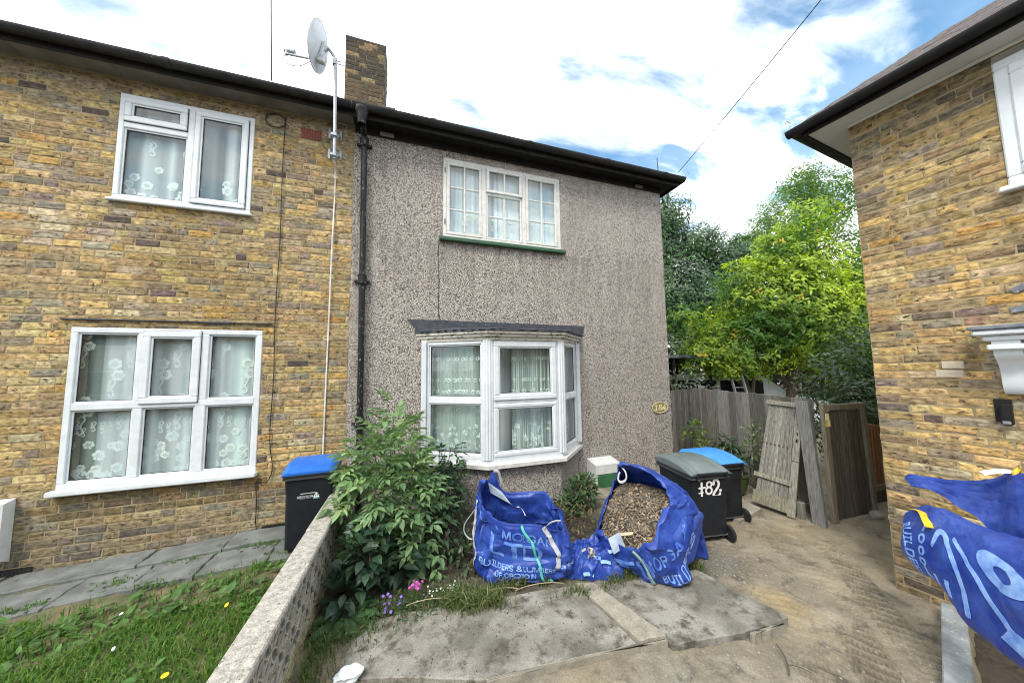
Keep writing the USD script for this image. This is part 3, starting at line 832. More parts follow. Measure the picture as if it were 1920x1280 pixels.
lead = Polygon([(0.035, 2.722), (3.065, 2.700), (2.99, 2.50), (2.80, 2.54), (0.35, 2.53), (0.22, 2.50)])
part("flashing", FAC.sheet(lead, -0.030, -0.0225), "felt", mh, label="black flashing strip above the bay")
# downpipe
dp = spline([(-0.60, 4.66, 5.62), (-0.598, 4.67, 5.50), (-0.59, 4.90, 5.42), (-0.585, 4.915, 5.25)], 12)
pipe = part("downpipe", cat([tube(dp, 0.043, 14), tube([(-0.585, 4.915, 5.26), (-0.545, 4.915, 0.0)], 0.041, 14)]), "iron_pipe", mh, smooth=40, label="black cast iron downpipe with flaking paint")
for z in (5.30, 3.25, 1.26):
    x = -0.545 - 0.04 * z / 5.26
    part("collar", cat([lathe([(0.05, z - 0.07), (0.064, z - 0.06), (0.064, z - 0.03), (0.058, z - 0.02), (0.058, z + 0.05), (0.066, z + 0.06), (0.05, z + 0.07)], 14, (x, 4.915, 0)), box(x - 0.105, x + 0.105, 4.925, 4.97, z - 0.045, z - 0.005, 0.005)]), "iron_pipe", pipe)
part("hopper", lathe([(0.05, 5.40), (0.075, 5.55), (0.09, 5.60), (0.09, 5.63)], 14, (-0.60, 4.665, 0)), "iron_pipe", pipe)

# ------------------------------------------------------------------ house on the right, turned five and a half degrees
AR = math.radians(5.5)
RW = Frame((4.167, 1.77), (math.sin(AR), -math.cos(AR)))
rh = thing("brick_house", "yellow brick house on the right with white soffit and small porch canopy", "house", (4.167, 1.77, 0))
RT = 4.33
wr = part("wall", RW.sheet(sbox(0, -0.3, 3.6, RT + 0.02).difference(unary_union([sbox(0.80, 3.26, 2.4, 4.24), sbox(1.0, 0.0, 1.9, 2.05)])), 0.0, 0.22), "mortar", rh)
part("side_wall", RW(box(-0.001, 0.22, 0.222, 5.0, -0.3, RT)), "mortar", rh)
part("back_wall", RW(box(0.2, 3.6, 4.8, 5.0, -0.3, RT)), "plaster_dark", rh)
part("end_wall", RW(box(3.4, 3.6, 0.23, 4.8, -0.3, RT)), "plaster_dark", rh)
part("floor", RW(box(0.22, 3.4, 0.23, 4.8, 2.3, 2.45)), "plaster_dark", rh)


def right_tone(u, z, t, r):
    t = t * np.array([1.08, 1.05, 1.0])
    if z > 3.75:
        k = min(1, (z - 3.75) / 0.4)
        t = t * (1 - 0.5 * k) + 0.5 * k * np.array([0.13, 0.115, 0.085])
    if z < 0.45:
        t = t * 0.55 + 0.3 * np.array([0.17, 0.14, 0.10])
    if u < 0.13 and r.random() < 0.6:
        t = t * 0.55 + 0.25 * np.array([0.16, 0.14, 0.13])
    if r.random() < 0.008:
        t = np.array([0.28, 0.17, 0.12])
    return t


rects = courses(np.random.default_rng(8), 0.003, 2.4, -0.02, RT, 0.0718, 0.205, 0.0105, [(0.80, 3.0, 3.235, 4.5), (1.0, 1.9, -1, 2.05)])
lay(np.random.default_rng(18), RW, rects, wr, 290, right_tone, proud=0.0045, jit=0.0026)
lay(np.random.default_rng(19), Frame(RW.pt(0, 5.0, 0)[:2], RW.o[:2] - RW.pt(0, 5.0, 0)[:2]), courses(np.random.default_rng(20), 3.0, 4.997, -0.02, RT, 0.0718, 0.205, 0.0105), wr, 0, right_tone)
for (a, b, c, e) in ((0.395, 0.505, 1.925, 1.985), (0.36, 0.50, 1.853, 1.913)):
    part("repair_patch", RW(box(a, b, -0.013, -0.004, c, e, 0.004)), "pale_patch", rh)
# window up right
rwn = part("window", cat([ring(RW, 0.80, 2.0, 3.262, 4.24, 0.07, -0.02, 0.07, 0.008)]), "upvc", rh, label="white casement window under the soffit")
part("sash", ring(RW, 0.862, 1.43, 3.335, 4.175, 0.075, -0.035, 0.03, 0.01), "upvc", rwn)
glazing(RW, rwn, 0.937, 1.355, 3.41, 3.80, -0.02)
glazing(RW, rwn, 0.937, 1.355, 3.835, 4.10, -0.02)
part("transom", RW(box(0.937, 1.355, -0.03, 0.02, 3.80, 3.835)), "upvc", rwn)
part("mullion", RW(box(1.431, 1.93, -0.02, 0.07, 3.332, 4.17)), "upvc", rwn)
part("sill", RW(box(0.765, 2.05, -0.075, 0.06, 3.222, 3.262, 0.008)), "upvc", rwn)
part("window_lining", RW(box(0.74, 2.0, 0.0, 0.06, 4.241, 4.30)), "upvc", rh)
# eaves
EO = 0.23
part("soffit", cat([RW(box(-EO, 3.8, -EO, -0.001, RT, RT + 0.012, 0.003)), RW(box(-EO, -0.001, 0.0, 5.0, RT, RT + 0.012, 0.003))]), "white_board", rh)
part("soffit_trim", RW(box(0.0, 3.6, -0.030, -0.012, RT - 0.03, RT - 0.001, 0.004)), "white_board", rh)
part("fascia", cat([RW(box(-EO - 0.02, 3.8, -EO - 0.02, -EO - 0.001, RT - 0.012, RT + 0.10, 0.004)), RW(box(-EO - 0.02, -EO - 0.001, -EO, 5.0, RT - 0.012, RT + 0.10, 0.004))]), "black_gutter", rh)


def rgutter(u0, u1, d, z, r, along="u"):
    a = np.linspace(PI, 2 * PI, 13)
    g = Polygon([(d + r * math.cos(t), z + r * math.sin(t)) for t in a] + [(d + (r - 0.007) * math.cos(t), z + (r - 0.007) * math.sin(t)) for t in a[::-1]])
    v, f = prism(g, u0, u1)
    return RW((np.stack([v[:, 2], v[:, 0], v[:, 1]], 1), f)) if along == "u" else RW((np.stack([v[:, 0], v[:, 2], v[:, 1]], 1), f))


part("gutter", rgutter(-EO - 0.13, 3.8, -EO - 0.078, RT + 0.075, 0.058), "black_gutter", rh)
part("gutter", rgutter(-EO - 0.10, 5.0, -EO - 0.078, RT + 0.076, 0.056, "d"), "black_gutter", rh)
RP = math.tan(math.radians(36.5))
rs = Polygon([(-EO - 0.05, RT + 0.10), (3.0, RT + 0.10 + 3.05 * RP), (3.0, RT + 3.05 * RP), (-EO - 0.05, RT + 0.07)])
v, f = prism(rs, -EO - 0.03, 3.9)
# hip: trim the front slope along the corner
v2 = np.stack([v[:, 2], v[:, 0], v[:, 1]], 1)
m_ = v2[:, 0] < 0
v2[m_, 0] = -EO - 0.03 + np.maximum(v2[m_, 1] + EO, 0)
roof = part("roof", RW((v2, f)), "roof_tile", rh)
nrm = np.array([0, -math.sin(math.radians(36.5)), math.cos(math.radians(36.5))]); slp = np.array([0, nrm[2], -nrm[1]])
r3 = np.random.default_rng(31)
for k in range(9):
    row = []
    for j in range(40):
        u = -EO - 0.02 + (j + 0.5 * (k % 2)) * 0.105 + 0.05
        dd = -EO - 0.06 + k * 0.085
        if u < -EO + k * 0.085 or u > 2.2:
            continue
        c = np.array([u, dd + 0.075, RT + 0.125 + (k * 0.085 + 0.06) * RP + r3.normal(0, 0.0025)])
        mesh_ = RW(obox(c, (1, r3.normal(0, 0.02), 0), slp, nrm + slp * (0.07 + r3.normal(0, 0.02)), 0.051, 0.09, 0.006, 0.003))
        row.append((u, mesh_))
    for u, mesh_ in row:
        if u < 1.2:
            part("roof_tile", mesh_, "roof_tile", roof)
    rest = [q for u, q in row if u >= 1.2]
    if rest:
        part("roof_tiles", cat(rest), "roof_tile", roof, kind="stuff")
hipv = np.array([RW.pt(-EO - 0.05, -EO - 0.05, RT + 0.10), RW.pt(-EO - 0.05, 5.0, RT + 0.10), RW.pt(2.6, 2.6, RT + 0.10 + 2.85 * RP), RW.pt(2.6, 5.0, RT + 0.10 + 2.85 * RP)])
part("hip_roof", (np.vstack([hipv, hipv - [0, 0, 0.05]]), np.array([(0, 2, 1), (1, 2, 3), (4, 5, 6), (5, 7, 6)])), "roof_tile", rh)
hk = RW.pt(-EO - 0.10, -EO - 0.10, RT + 0.13)
part("finial_hook", tube(spline([hk, hk + [-0.005, 0, 0.05], hk + [-0.03, 0.01, 0.055], hk + [-0.03, 0.01, 0.03]], 10), 0.004, 6), "galvanised", rh)
# porch canopy on a scrolled bracket, stepped flashing over it
can = part("porch_canopy", RW(box(0.59, 2.2, -0.30, -0.001, 2.205, 2.235, 0.006)), "lead", rh, label="white porch canopy with lead top")
part("cornice_board", RW(box(0.605, 2.2, -0.285, -0.001, 2.165, 2.204, 0.010)), "upvc", can)
part("cornice_board", RW(box(0.64, 2.2, -0.25, -0.001, 2.125, 2.164, 0.010)), "upvc", can)
sc_ = Polygon(list(spline([(-0.001, 1.74), (-0.05, 1.745), (-0.085, 1.80), (-0.095, 1.90), (-0.14, 1.97), (-0.20, 2.02), (-0.21, 2.06)], 26)) + [(-0.23, 2.065), (-0.23, 2.124), (-0.001, 2.124)])
v, f = prism(sc_, 0.675, 0.79)
part("bracket", RW((np.stack([v[:, 2], v[:, 0], v[:, 1]], 1), f[:, ::-1])), "upvc", can, smooth=25)
part("bracket_cap", RW(box(0.655, 0.81, -0.245, -0.001, 2.06, 2.10, 0.008)), "upvc", can)
for (u, z, ang) in ((0.765, 2.52, 0.55), (0.755, 2.36, 0.15), (0.90, 2.60, 0.5)):
    e = np.array([math.cos(ang), 0, math.sin(ang)])
    part("step_flashing", RW(obox((u + 0.045, -0.010, z), e, (0, 1, 0), np.array([-e[2], 0, e[0]]), 0.065, 0.006, 0.022, 0.003)), "lead", can)
# ================================================================== GROUND
usdkit.material(stage, "/World/Looks/dirt", {
    "g": ("geometry", {}), "at": ("attribute", {"attribute": "tint"}),
    "n": ("noise_texture", {"scale": 3.2, "detail": 8.0, "roughness": 0.62}), "nr": ("map_range", {"from_min": 0.3, "from_max": 0.7, "to_min": 0.70, "to_max": 1.22}), "cn": ("combine_color", {}),
    "f": ("noise_texture", {"scale": 75.0, "detail": 5.0, "roughness": 0.7}), "fr": ("map_range", {"from_min": 0.3, "from_max": 0.7, "to_min": 0.74, "to_max": 1.25}), "cf": ("combine_color", {}),
    "m1": ("mix_color", {"blend_type": "multiply", "fac": 1.0, "use_clamp": False}), "m2": ("mix_color", {"blend_type": "multiply", "fac": 1.0, "use_clamp": False}),
    "v": ("voronoi_texture", {"scale": 42.0}), "sv": ("separate_color", {}), "vr": ("map_range", {"from_min": 0.93, "from_max": 0.95, "to_min": 0.0, "to_max": 0.75, "clamp": True}),
    "vd": ("map_range", {"from_min": 0.25, "from_max": 0.33, "to_min": 1.0, "to_max": 0.0, "clamp": True}), "vm": ("math", {"math_type": "multiply"}), "m3": ("mix_color", {"b": (0.27, 0.25, 0.21), "use_clamp": False}),
    "k": ("noise_texture", {"scale": 4.5, "detail": 12.0, "roughness": 0.72, "distortion": 0.6}), "kr": ("map_range", {"from_min": 0.52, "from_max": 0.66, "to_min": 0.0, "to_max": 0.78, "clamp": True}), "m4": ("mix_color", {"b": (0.062, 0.057, 0.049), "use_clamp": False}),
    "l": ("noise_texture", {"scale": 2.2, "detail": 12.0, "roughness": 0.74, "distortion": 0.8}), "lr": ("map_range", {"from_min": 0.54, "from_max": 0.70, "to_min": 0.0, "to_max": 0.6, "clamp": True}), "m5": ("mix_color", {"b": (0.36, 0.33, 0.265), "use_clamp": False}),
    "hh": ("math", {"math_type": "multiply_add", "value2": 1.6}),
    "b": ("bump", {"strength": 0.7, "distance": 0.012}), "p": ("principled_bsdf", {"roughness": 0.9, "specular_ior_level": 0.2}),
}, [("g.position", "n.vector"), ("g.position", "f.vector"), ("g.position", "v.vector"), ("n.fac", "nr.value"), ("nr.result", "cn.r"), ("nr.result", "cn.g"), ("nr.result", "cn.b"), ("f.fac", "fr.value"), ("fr.result", "cf.r"), ("fr.result", "cf.g"), ("fr.result", "cf.b"),
    ("at.color", "m1.a"), ("cn.color", "m1.b"), ("m1.result", "m2.a"), ("cf.color", "m2.b"), ("v.color", "sv.color"), ("sv.r", "vr.value"), ("v.distance", "vd.value"), ("vr.result", "vm.value1"), ("vd.result", "vm.value2"),
    ("vm.value", "m3.fac"), ("g.position", "k.vector"), ("g.position", "l.vector"), ("k.fac", "kr.value"), ("l.fac", "lr.value"), ("lr.result", "m5.fac"), ("m2.result", "m5.a"), ("kr.result", "m4.fac"), ("m5.result", "m4.a"), ("m4.result", "m3.a"), ("m3.result", "p.base_color"), ("k.fac", "hh.value1"), ("f.fac", "hh.value3"), ("hh.value", "b.height"), ("b.normal", "p.normal")], surface="p.BSDF")

TAN, GREYD, DARK, OCHRE, PALE = (np.array(c) for c in ((0.325, 0.262, 0.165), (0.215, 0.196, 0.160), (0.095, 0.087, 0.072), (0.40, 0.28, 0.11), (0.40, 0.35, 0.26)))
xs = np.unique(np.concatenate([[-300, -120, -60, -30, -16, -9, -6, -4.5, -3.4, -2.4, -1.6], np.arange(-1.0, 1.6, 0.05), np.arange(1.6, 2.3, 0.025), np.arange(2.3, 4.7, 0.0115), np.arange(4.7, 5.4, 0.04), np.arange(5.4, 9, 0.12), [9.5, 11, 14, 20, 35, 70, 150, 300]]).round(4))
ys = np.unique(np.concatenate([[-300, -120, -60, -30, -14, -6, -3, -1.5, -0.6, 0], np.arange(0.3, 0.8, 0.06), np.arange(0.8, 3.0, 0.0115), np.arange(3.0, 3.7, 0.03), np.arange(3.7, 6.0, 0.06), np.arange(6, 9, 0.3), [9.5, 11, 14, 20, 35, 70, 150, 300]]).round(4))
X, Y = np.meshgrid(xs, ys, indexing="ij")
P3 = np.stack([X, Y, 0 * X], -1)
near = np.exp(-((np.maximum(np.abs(X - 2.0) - 6, 0)) ** 2 + np.maximum(np.abs(Y - 2.5) - 5, 0) ** 2) / 4)
Z = (meshkit.fbm(P3 * 1.3, 4, 2) - 0.5) * 0.06 * near + (meshkit.fbm(P3 * 9, 4, 5) - 0.5) * 0.022 * near
TR = [spline([(2.35, 0.75), (2.62, 1.08), (2.95, 1.40), (3.35, 1.75), (3.75, 2.25), (4.02, 2.9), (4.1, 3.6)], 160),
      spline([(2.95, 0.75), (3.12, 1.05), (3.40, 1.38), (3.72, 1.72), (4.20, 2.15), (4.50, 2.6)], 140),
      spline([(1.9, 1.0), (2.5, 1.45), (2.95, 1.95), (3.2, 2.4), (3.5, 3.2)], 120)]
tone = np.zeros(X.shape)
for ti, path in enumerate(TR):
    s = np.concatenate([[0], np.cumsum(np.linalg.norm(np.diff(path, axis=0), axis=1))])
    d, i = _T(path).query(np.stack([X.ravel(), Y.ravel()], 1))
    tg = np.gradient(path, axis=0); tg /= np.linalg.norm(tg, axis=1, keepdims=True)
    rel = np.stack([X.ravel(), Y.ravel()], 1) - path[i]
    along = s[i] + (rel * tg[i]).sum(1)
    side = rel[:, 0] * tg[i][:, 1] - rel[:, 1] * tg[i][:, 0]
    hw = 0.125
    m = np.clip((hw - np.abs(side)) / 0.03, 0, 1) * ((i > 0) & (i < len(path) - 1))
    wear = np.clip(meshkit.fbm(np.stack([X.ravel() * 2.2, Y.ravel() * 2.2, 0 * along + ti], 1), 3, 9) * 3.4 - 0.95, 0.0, 1)
    rib = np.sin((along + 0.25 * np.abs(side) * np.sign(side)) * 2 * PI / 0.078)
    rib = np.clip(rib * 3.0 + 0.8, -1, 1)
    amp = (0.030, 0.026, 0.010)[ti]
    Z += (m * wear * (rib * amp - 0.008)).reshape(X.shape)
    tone += (m * wear * ((0.10, 0.08, 0.05)[ti] + (0.36, 0.30, 0.10)[ti] * (rib < -0.2))).reshape(X.shape)
Z = np.where((X > -0.9) & (X < 6.2) & (Y > 0.2) & (Y < 6), Z, Z * 0.4)
# the soil dips into the trench under the bag on the right, and stays low beneath the lawn and the paving
Z -= 0.16 * np.clip((0.97 + (X - 2.9) * 0.336 - Y) / 0.06, 0, 1) * np.clip((X - 2.5) / 0.2, 0, 1) * np.clip((Y + 0.2) / 0.3, 0, 1) * near
Z = np.where(X < -0.70, -0.42 * np.clip((-0.70 - X) / 0.25, 0, 1), Z)
Z = np.where((Y > 5.0) & (X < 5.0), -0.3, Z)
w1 = np.clip(meshkit.fbm(P3 * 0.9, 4, 12) * 2.6 - 0.75, 0, 1)[..., None]
w2 = np.clip(meshkit.fbm(P3 * 1.7, 4, 33) * 3.2 - 1.45, 0, 1)[..., None]
w3 = np.clip(meshkit.fbm(P3 * 2.3, 4, 54) * 4.0 - 2.2, 0, 1)[..., None]
T = GREYD * (1 - w1) + TAN * w1
east = np.clip((X - 1.7) / 1.0, 0, 1)[..., None]
T = T * (1 - 0.55 * east) + TAN * 0.55 * east
T = T * (1 - 0.55 * w2) + DARK * 0.55 * w2 * 1.3
T = T * (1 - 0.5 * w3) + PALE * 0.5 * w3
oc = np.exp(-(((X - 3.02) / 0.16) ** 2 + ((Y - 1.98) / 0.22) ** 2)) * np.clip(meshkit.fbm(P3 * 6, 3, 3) * 3 - 0.7, 0, 1)
T = T * (1 - np.clip(tone, 0, 0.55))[..., None] if True else T
T = T + (OCHRE - T) * np.clip(oc * 0.6, 0, 1)[..., None]
bed = np.clip((0.9 - np.abs(X - 0.5)) / 0.5, 0, 1) * np.clip((Y - 2.75) / 0.3, 0, 1)
bed = np.maximum(bed, np.clip((1.95 - np.abs(X - 0.9)) / 0.4, 0, 1) * np.clip((Y - 2.7) / 0.25, 0, 1))
T = T + (np.array([0.05, 0.04, 0.03]) - T) * (0.85 * bed)[..., None]
grav = np.exp(-(((X - 2.95) / 0.5) ** 2 + ((Y - 2.65) / 0.35) ** 2))
T = T + (np.array([0.13, 0.122, 0.108]) - T) * (0.8 * np.clip(grav, 0, 1))[..., None]
T = T * np.array([0.80, 0.83, 0.88])
part("ground", (np.stack([X, Y, Z], -1).reshape(-1, 3), grid_faces(len(xs), len(ys))[:, :]), "dirt", None, tint=T.reshape(-1, 3), smooth=False, kind="structure", label="bare tan earth yard with tyre tracks")


def ground_z(x, y):
    i, j = np.clip(np.searchsorted(xs, x) - 1, 0, len(xs) - 2), np.clip(np.searchsorted(ys, y) - 1, 0, len(ys) - 2)
    return Z[i, j]


def lawn_z(x, y):
    x = np.asarray(x, float)
    return np.minimum(0.0, (x + 1.6) * 0.045) - 0.01 + (meshkit.fbm(np.stack([x * 1.5, np.asarray(y) * 1.5, 0 * x], -1), 3, 8) - 0.5) * 0.06


pbr("concrete", (0.27, 0.258, 0.225), (0.135, 0.127, 0.108), scale=2.6, rough=0.9, bump=1.0, bdist=0.008, bscale=70.0, detail=10.0, sw=0.16, spots=0.50, spot_col=(0.085, 0.075, 0.058), spot_scale=8.0, spec=0.2, lo=0.40, hi=0.60, grain=0.32, gscale=130.0)
pbr("concrete_pale", (0.31, 0.285, 0.23), (0.20, 0.182, 0.15), scale=9.0, rough=0.9, bump=0.7, bscale=120.0, detail=8.0, spots=0.66, spot_col=(0.11, 0.10, 0.08), spot_scale=24.0, spec=0.2, grain=0.32, gscale=130.0)
pbr("paving", (0.165, 0.172, 0.165), (0.085, 0.09, 0.085), scale=5.0, rough=0.8, bump=0.7, bscale=60.0, detail=8.0, spots=0.63, spot_col=(0.06, 0.07, 0.045), spot_scale=9.0, grain=0.32, gscale=130.0)
pbr("soil", (0.055, 0.042, 0.030), (0.028, 0.022, 0.016), scale=20.0, rough=0.95, bump=1.0, bscale=60.0)
pbr("lawn_soil", (0.150, 0.118, 0.068), (0.055, 0.065, 0.024), scale=5.0, rough=0.95, bump=1.0, bscale=60.0, grain=0.4, gscale=60.0)


def slab(name, pts, ztop, thick, mat, parent, r, n=14, rough_=0.003, bev=0.008):
    """concrete slab with a slightly broken outline; ztop(x, y)"""
    pts = np.array(pts, float)
    P = []
    for i in range(len(pts)):
        a, b = pts[i], pts[(i + 1) % len(pts)]
        for t in np.linspace(0, 1, n, endpoint=False):
            P.append(a + (b - a) * t)
    P = np.array(P)
    P += r.normal(0, rough_, P.shape)
    c = P.mean(0)
    inn = P + (c - P) / np.linalg.norm(c - P, axis=1, keepdims=True) * bev
    m = len(P)
    zt = ztop(P[:, 0], P[:, 1])
    V = np.vstack([np.column_stack([P, zt - thick]), np.column_stack([P, zt - bev * 0.8]), np.column_stack([inn, zt]), [[*c, ztop(c[0], c[1])]]])
    F = []
    for k in range(m):
        q = (k + 1) % m
        F += [(k, q, m + q), (k, m + q, m + k), (m + k, m + q, 2 * m + q), (m + k, 2 * m + q, 2 * m + k), (2 * m + k, 2 * m + q, 3 * m)]
    return part(name, (V, np.array(F)), mat, parent)


r4 = np.random.default_rng(44)
cs = thing("concrete_base", "cracked old concrete base with a pale strip across it in front of the blue bags", "concrete slab", (1.3, 2.35, 0), kind="structure")
slab("slab", [(-0.42, 2.50), (0.5, 2.13), (1.585, 2.025), (1.50, 2.72), (0.4, 2.86), (-0.25, 2.93)], lambda x, y: 0.036 - 0.014 * np.clip((np.asarray(y) - 2.1) / 0.8, 0, 1) - 0.03 * np.clip((0.0 - np.asarray(x)) / 0.4, 0, 1), 0.16, "concrete", cs, r4)
slab("strip", [(1.592, 2.010), (1.805, 1.985), (1.655, 2.685), (1.503, 2.735)], lambda x, y: 0.066 - 0.028 * np.clip((np.asarray(y) - 2.0) / 0.7, 0, 1), 0.16, "concrete_pale", cs, r4)
slab("slab", [(1.815, 1.935), (2.60, 1.805), (2.80, 1.80), (2.66, 2.50), (1.668, 2.67)], lambda x, y: 0.036 - 0.014 * np.clip((np.asarray(y) - 1.9) / 0.7, 0, 1) + 0.030 * np.clip((np.asarray(x) - 2.3) / 0.4, 0, 1), 0.16, "concrete", cs, r4)
slab("lip", [(0.52, 2.095), (1.50, 2.000), (1.80, 1.962), (1.80, 1.982), (1.50, 2.022), (0.52, 2.123)], lambda x, y: 0.046 + 0 * np.asarray(x), 0.12, "concrete_pale", cs, r4, n=10, rough_=0.004, bev=0.005)
slab("lip", [(2.40, 1.785), (2.72, 1.772), (2.73, 1.795), (2.40, 1.806)], lambda x, y: 0.052 + 0 * np.asarray(x), 0.12, "concrete_pale", cs, r4, n=10, rough_=0.004, bev=0.005)
# step by the bins at the back
slab("concrete_step", [(3.98, 3.03), (4.60, 3.19), (4.66, 3.9), (3.9, 3.9)], lambda x, y: 0.055 + 0 * np.asarray(x), 0.15, "concrete_pale", None, r4)
tag(stage.GetPrimAtPath("/World/concrete_step"), "pale concrete step behind the wheelie bins", "step", kind="structure")

# crazy paving under the left windows
cp = thing("paved_path", "path of worn grey flagstones along the left wall", "path", (-2.6, 4.5, 0), kind="structure")
stones = []
xx = -5.4
rows = [(4.56, 4.985), (4.10, 4.55)]
for ri, (ya, yb) in enumerate(rows):
    x = -5.6 + 0.25 * ri
    while x < -1.0:
        L = r4.uniform(0.45, 0.75)
        x2 = min(x + L, -0.86)
        sk = r4.uniform(-0.08, 0.08, 4)
        g = [(x + 0.012 + sk[0] * 0.3, ya + 0.012 + abs(sk[1]) * 0.5), (x2 - 0.012 + sk[1] * 0.3, ya + 0.012 + abs(sk[2])), (x2 - 0.012 + sk[2] * 0.3, yb - 0.012), (x + 0.012 + sk[3] * 0.3, yb - 0.012)]
        if x2 - x > 0.2:
            stones.append(g)
        x = x2
for g in stones:
    dz, tx, ty = r4.uniform(0, 0.018), r4.normal(0, 0.012), r4.normal(0, 0.015)
    cx, cy = np.mean(g, 0)
    slab("flagstone", g, lambda x, y: np.minimum(0.0, (np.asarray(x) + 1.6) * 0.05) + 0.012 + dz + tx * (np.asarray(x) - cx) + ty * (np.asarray(y) - cy), 0.07, "paving", cp, r4, n=7, rough_=0.008, bev=0.008)
# lawn bed
lx, ly = np.meshgrid(np.linspace(-7, -0.66, 130), np.linspace(-0.6, 4.995, 120), indexing="ij")
lz = lawn_z(lx, ly)
lz = np.where(ly > 4.05, lz - 0.015, lz)
part("lawn", (np.stack([lx, ly, lz], -1).reshape(-1, 3), grid_faces(130, 120)), "lawn_soil", None, kind="structure", label="rough lawn ground below the left house")

# ------------------------------------------------------------------ low garden wall of pierced screen blocks
pbr("coping", (0.42, 0.40, 0.355), (0.24, 0.228, 0.20), scale=26.0, rough=0.9, bump=0.9, bscale=120.0, detail=8.0, spots=0.60, spot_col=(0.15, 0.135, 0.115), spot_scale=42.0, spec=0.2, grain=0.5, gscale=130.0)
pbr("screen_block", (0.40, 0.385, 0.32), (0.26, 0.25, 0.195), scale=9.0, rough=0.9, bump=0.8, bscale=90.0, detail=7.0, spots=0.62, spot_col=(0.13, 0.135, 0.075), spot_scale=14.0, grain=0.32, gscale=130.0)
pbr("block_recess", (0.115, 0.118, 0.112), (0.07, 0.072, 0.068), scale=12.0, rough=0.9, bump=0.5)
pbr("wall_render", (0.30, 0.25, 0.17), (0.19, 0.165, 0.10), scale=6.0, rough=0.9, bump=0.8, bscale=70.0, spots=0.60, spot_col=(0.10, 0.11, 0.05), spot_scale=8.0, grain=0.32, gscale=130.0)
gw = thing("garden_wall", "low garden wall of pierced concrete blocks with flat coping slabs", "wall", (-0.71, 2.6, 0))
GX0, GX1 = -0.775, -0.66


def skew(m):
    v, f = as_vf(m)
    v = v.copy()
    v[:, 0] += 0.028 * (v[:, 1] - 2.6) + 0.002
    return v, f


yy = 0.35
joints = [0.35, 1.20, 2.02, 2.78, 3.34, 3.96, 4.62]
for a, b in zip(joints[:-1], joints[1:]):
    v, f = trimesh.remesh.subdivide(*trimesh.remesh.subdivide(*box(-0.808, -0.632, a + 0.003, b - 0.003, 0.545, 0.590, 0.009)))[:2]
    v = v + (meshkit.fbm(v * 9, 3, 4)[:, None] - 0.5) * 0.012 + [0, 0, r4.normal(0, 0.003)]
    part("coping_slab", skew((v, f)), "coping", gw)
part("footing", skew(box(GX0 + 0.006, GX1 - 0.006, 0.3, 4.60, -0.35, 0.114, 0.004)), "wall_render", gw)
for zi, (za, zb) in enumerate(((-0.06, 0.022), (0.028, 0.110))):
    y0 = 0.31 - 0.11 * zi
    while y0 < 4.55:
        L = 0.215 * r4.uniform(0.95, 1.04)
        part("brick", skew(box(GX0, GX1, max(y0, 0.3) + 0.005, min(y0 + L, 4.59), za, zb, 0.006)), "brick", gw, tint=np.array([0.30, 0.26, 0.15]) * r4.uniform(0.7, 1.2) * r4.uniform(0.93, 1.07, 3))
        y0 += L + 0.01
cw = 0.205
for k in range(36):
    y0 = 0.30 + k * 0.12
    if y0 + 0.12 > 4.6:
        break
    part("brick", skew(box(GX0, GX1, y0 * 1.0 + 0.004, y0 + 0.116, 0.505, 0.5445, 0.005)), "red_clay_pale" if False else "brick", gw, tint=np.array([[0.36, 0.24, 0.15], [0.42, 0.215, 0.115], [0.33, 0.285, 0.21]][r4.integers(3)]) * r4.uniform(0.8, 1.25) * r4.uniform(0.93, 1.07, 3))
nb = int((4.58 - 0.32) / cw)
for k in range(nb):
    y0 = 0.32 + k * cw
    for zi, (za, zb) in enumerate(((0.118, 0.310), (0.313, 0.503))):
        W, H_ = cw - 0.006, zb - za
        g = sbox(0, 0, W, H_).difference(sbox(0.006, 0.006, W - 0.006, H_ - 0.006))
        for sx_, sz_ in ((0, 0), (1, 0), (0, 1), (1, 1)):
            a_, b_ = np.array([sx_ * W, sz_ * H_]), np.array([W / 2, H_ / 2])
            n_ = np.array([-(b_ - a_)[1], (b_ - a_)[0]]) * 0.24
            for e_ in (-1, 1):
                g = g.union(LineString([tuple(a_ + (b_ - a_) * q + e_ * n_ * 4 * q * (1 - q)) for q in np.linspace(0, 1, 9)]).buffer(0.0048))
        g = g.union(Point(W / 2, H_ / 2).buffer(0.010)).intersection(sbox(0, 0, W, H_))
        blk = part("screen_block", skew(box(GX0 + 0.012, GX1 - 0.018, y0 + 0.001, y0 + W - 0.001, za + 0.001, zb - 0.001, 0.003)), "block_recess", gw)
        v, f = prism(g, 0, 0.0115)
        part("block_relief", skew((np.stack([GX1 - 0.0175 + v[:, 2], y0 + v[:, 0], za + v[:, 1]], 1), f)), "screen_block", blk)
        part("block_relief", skew((np.stack([GX0 + 0.0115 - v[:, 2], y0 + v[:, 0], za + v[:, 1]], 1), f[:, ::-1])), "screen_block", blk)
# ================================================================== NET CURTAINS (they hang inside, apart from the windows)
rc = np.random.default_rng(77)


def curtain(label, fr, u0, u1, z0, z1, d, nf, amp, seed, mat, motifs, group=None, sway=0.0, at=None):
    t = thing("net_curtain", label, "curtain", fr.pt((u0 + u1) / 2, d, z1), group)
    depth, sheet = folds(fr, u0, u1, z0, z1, d, nf, amp, seed, sway)
    part("net", sheet, mat, t, smooth=True, tint=FOLD_TINT[seed])
    if motifs:
        part("lace", lace(fr, motifs, depth, (u0, z0, u1, z1)), "lace_thread", t, kind="stuff", tint=(1.0, 1.0, 1.0))


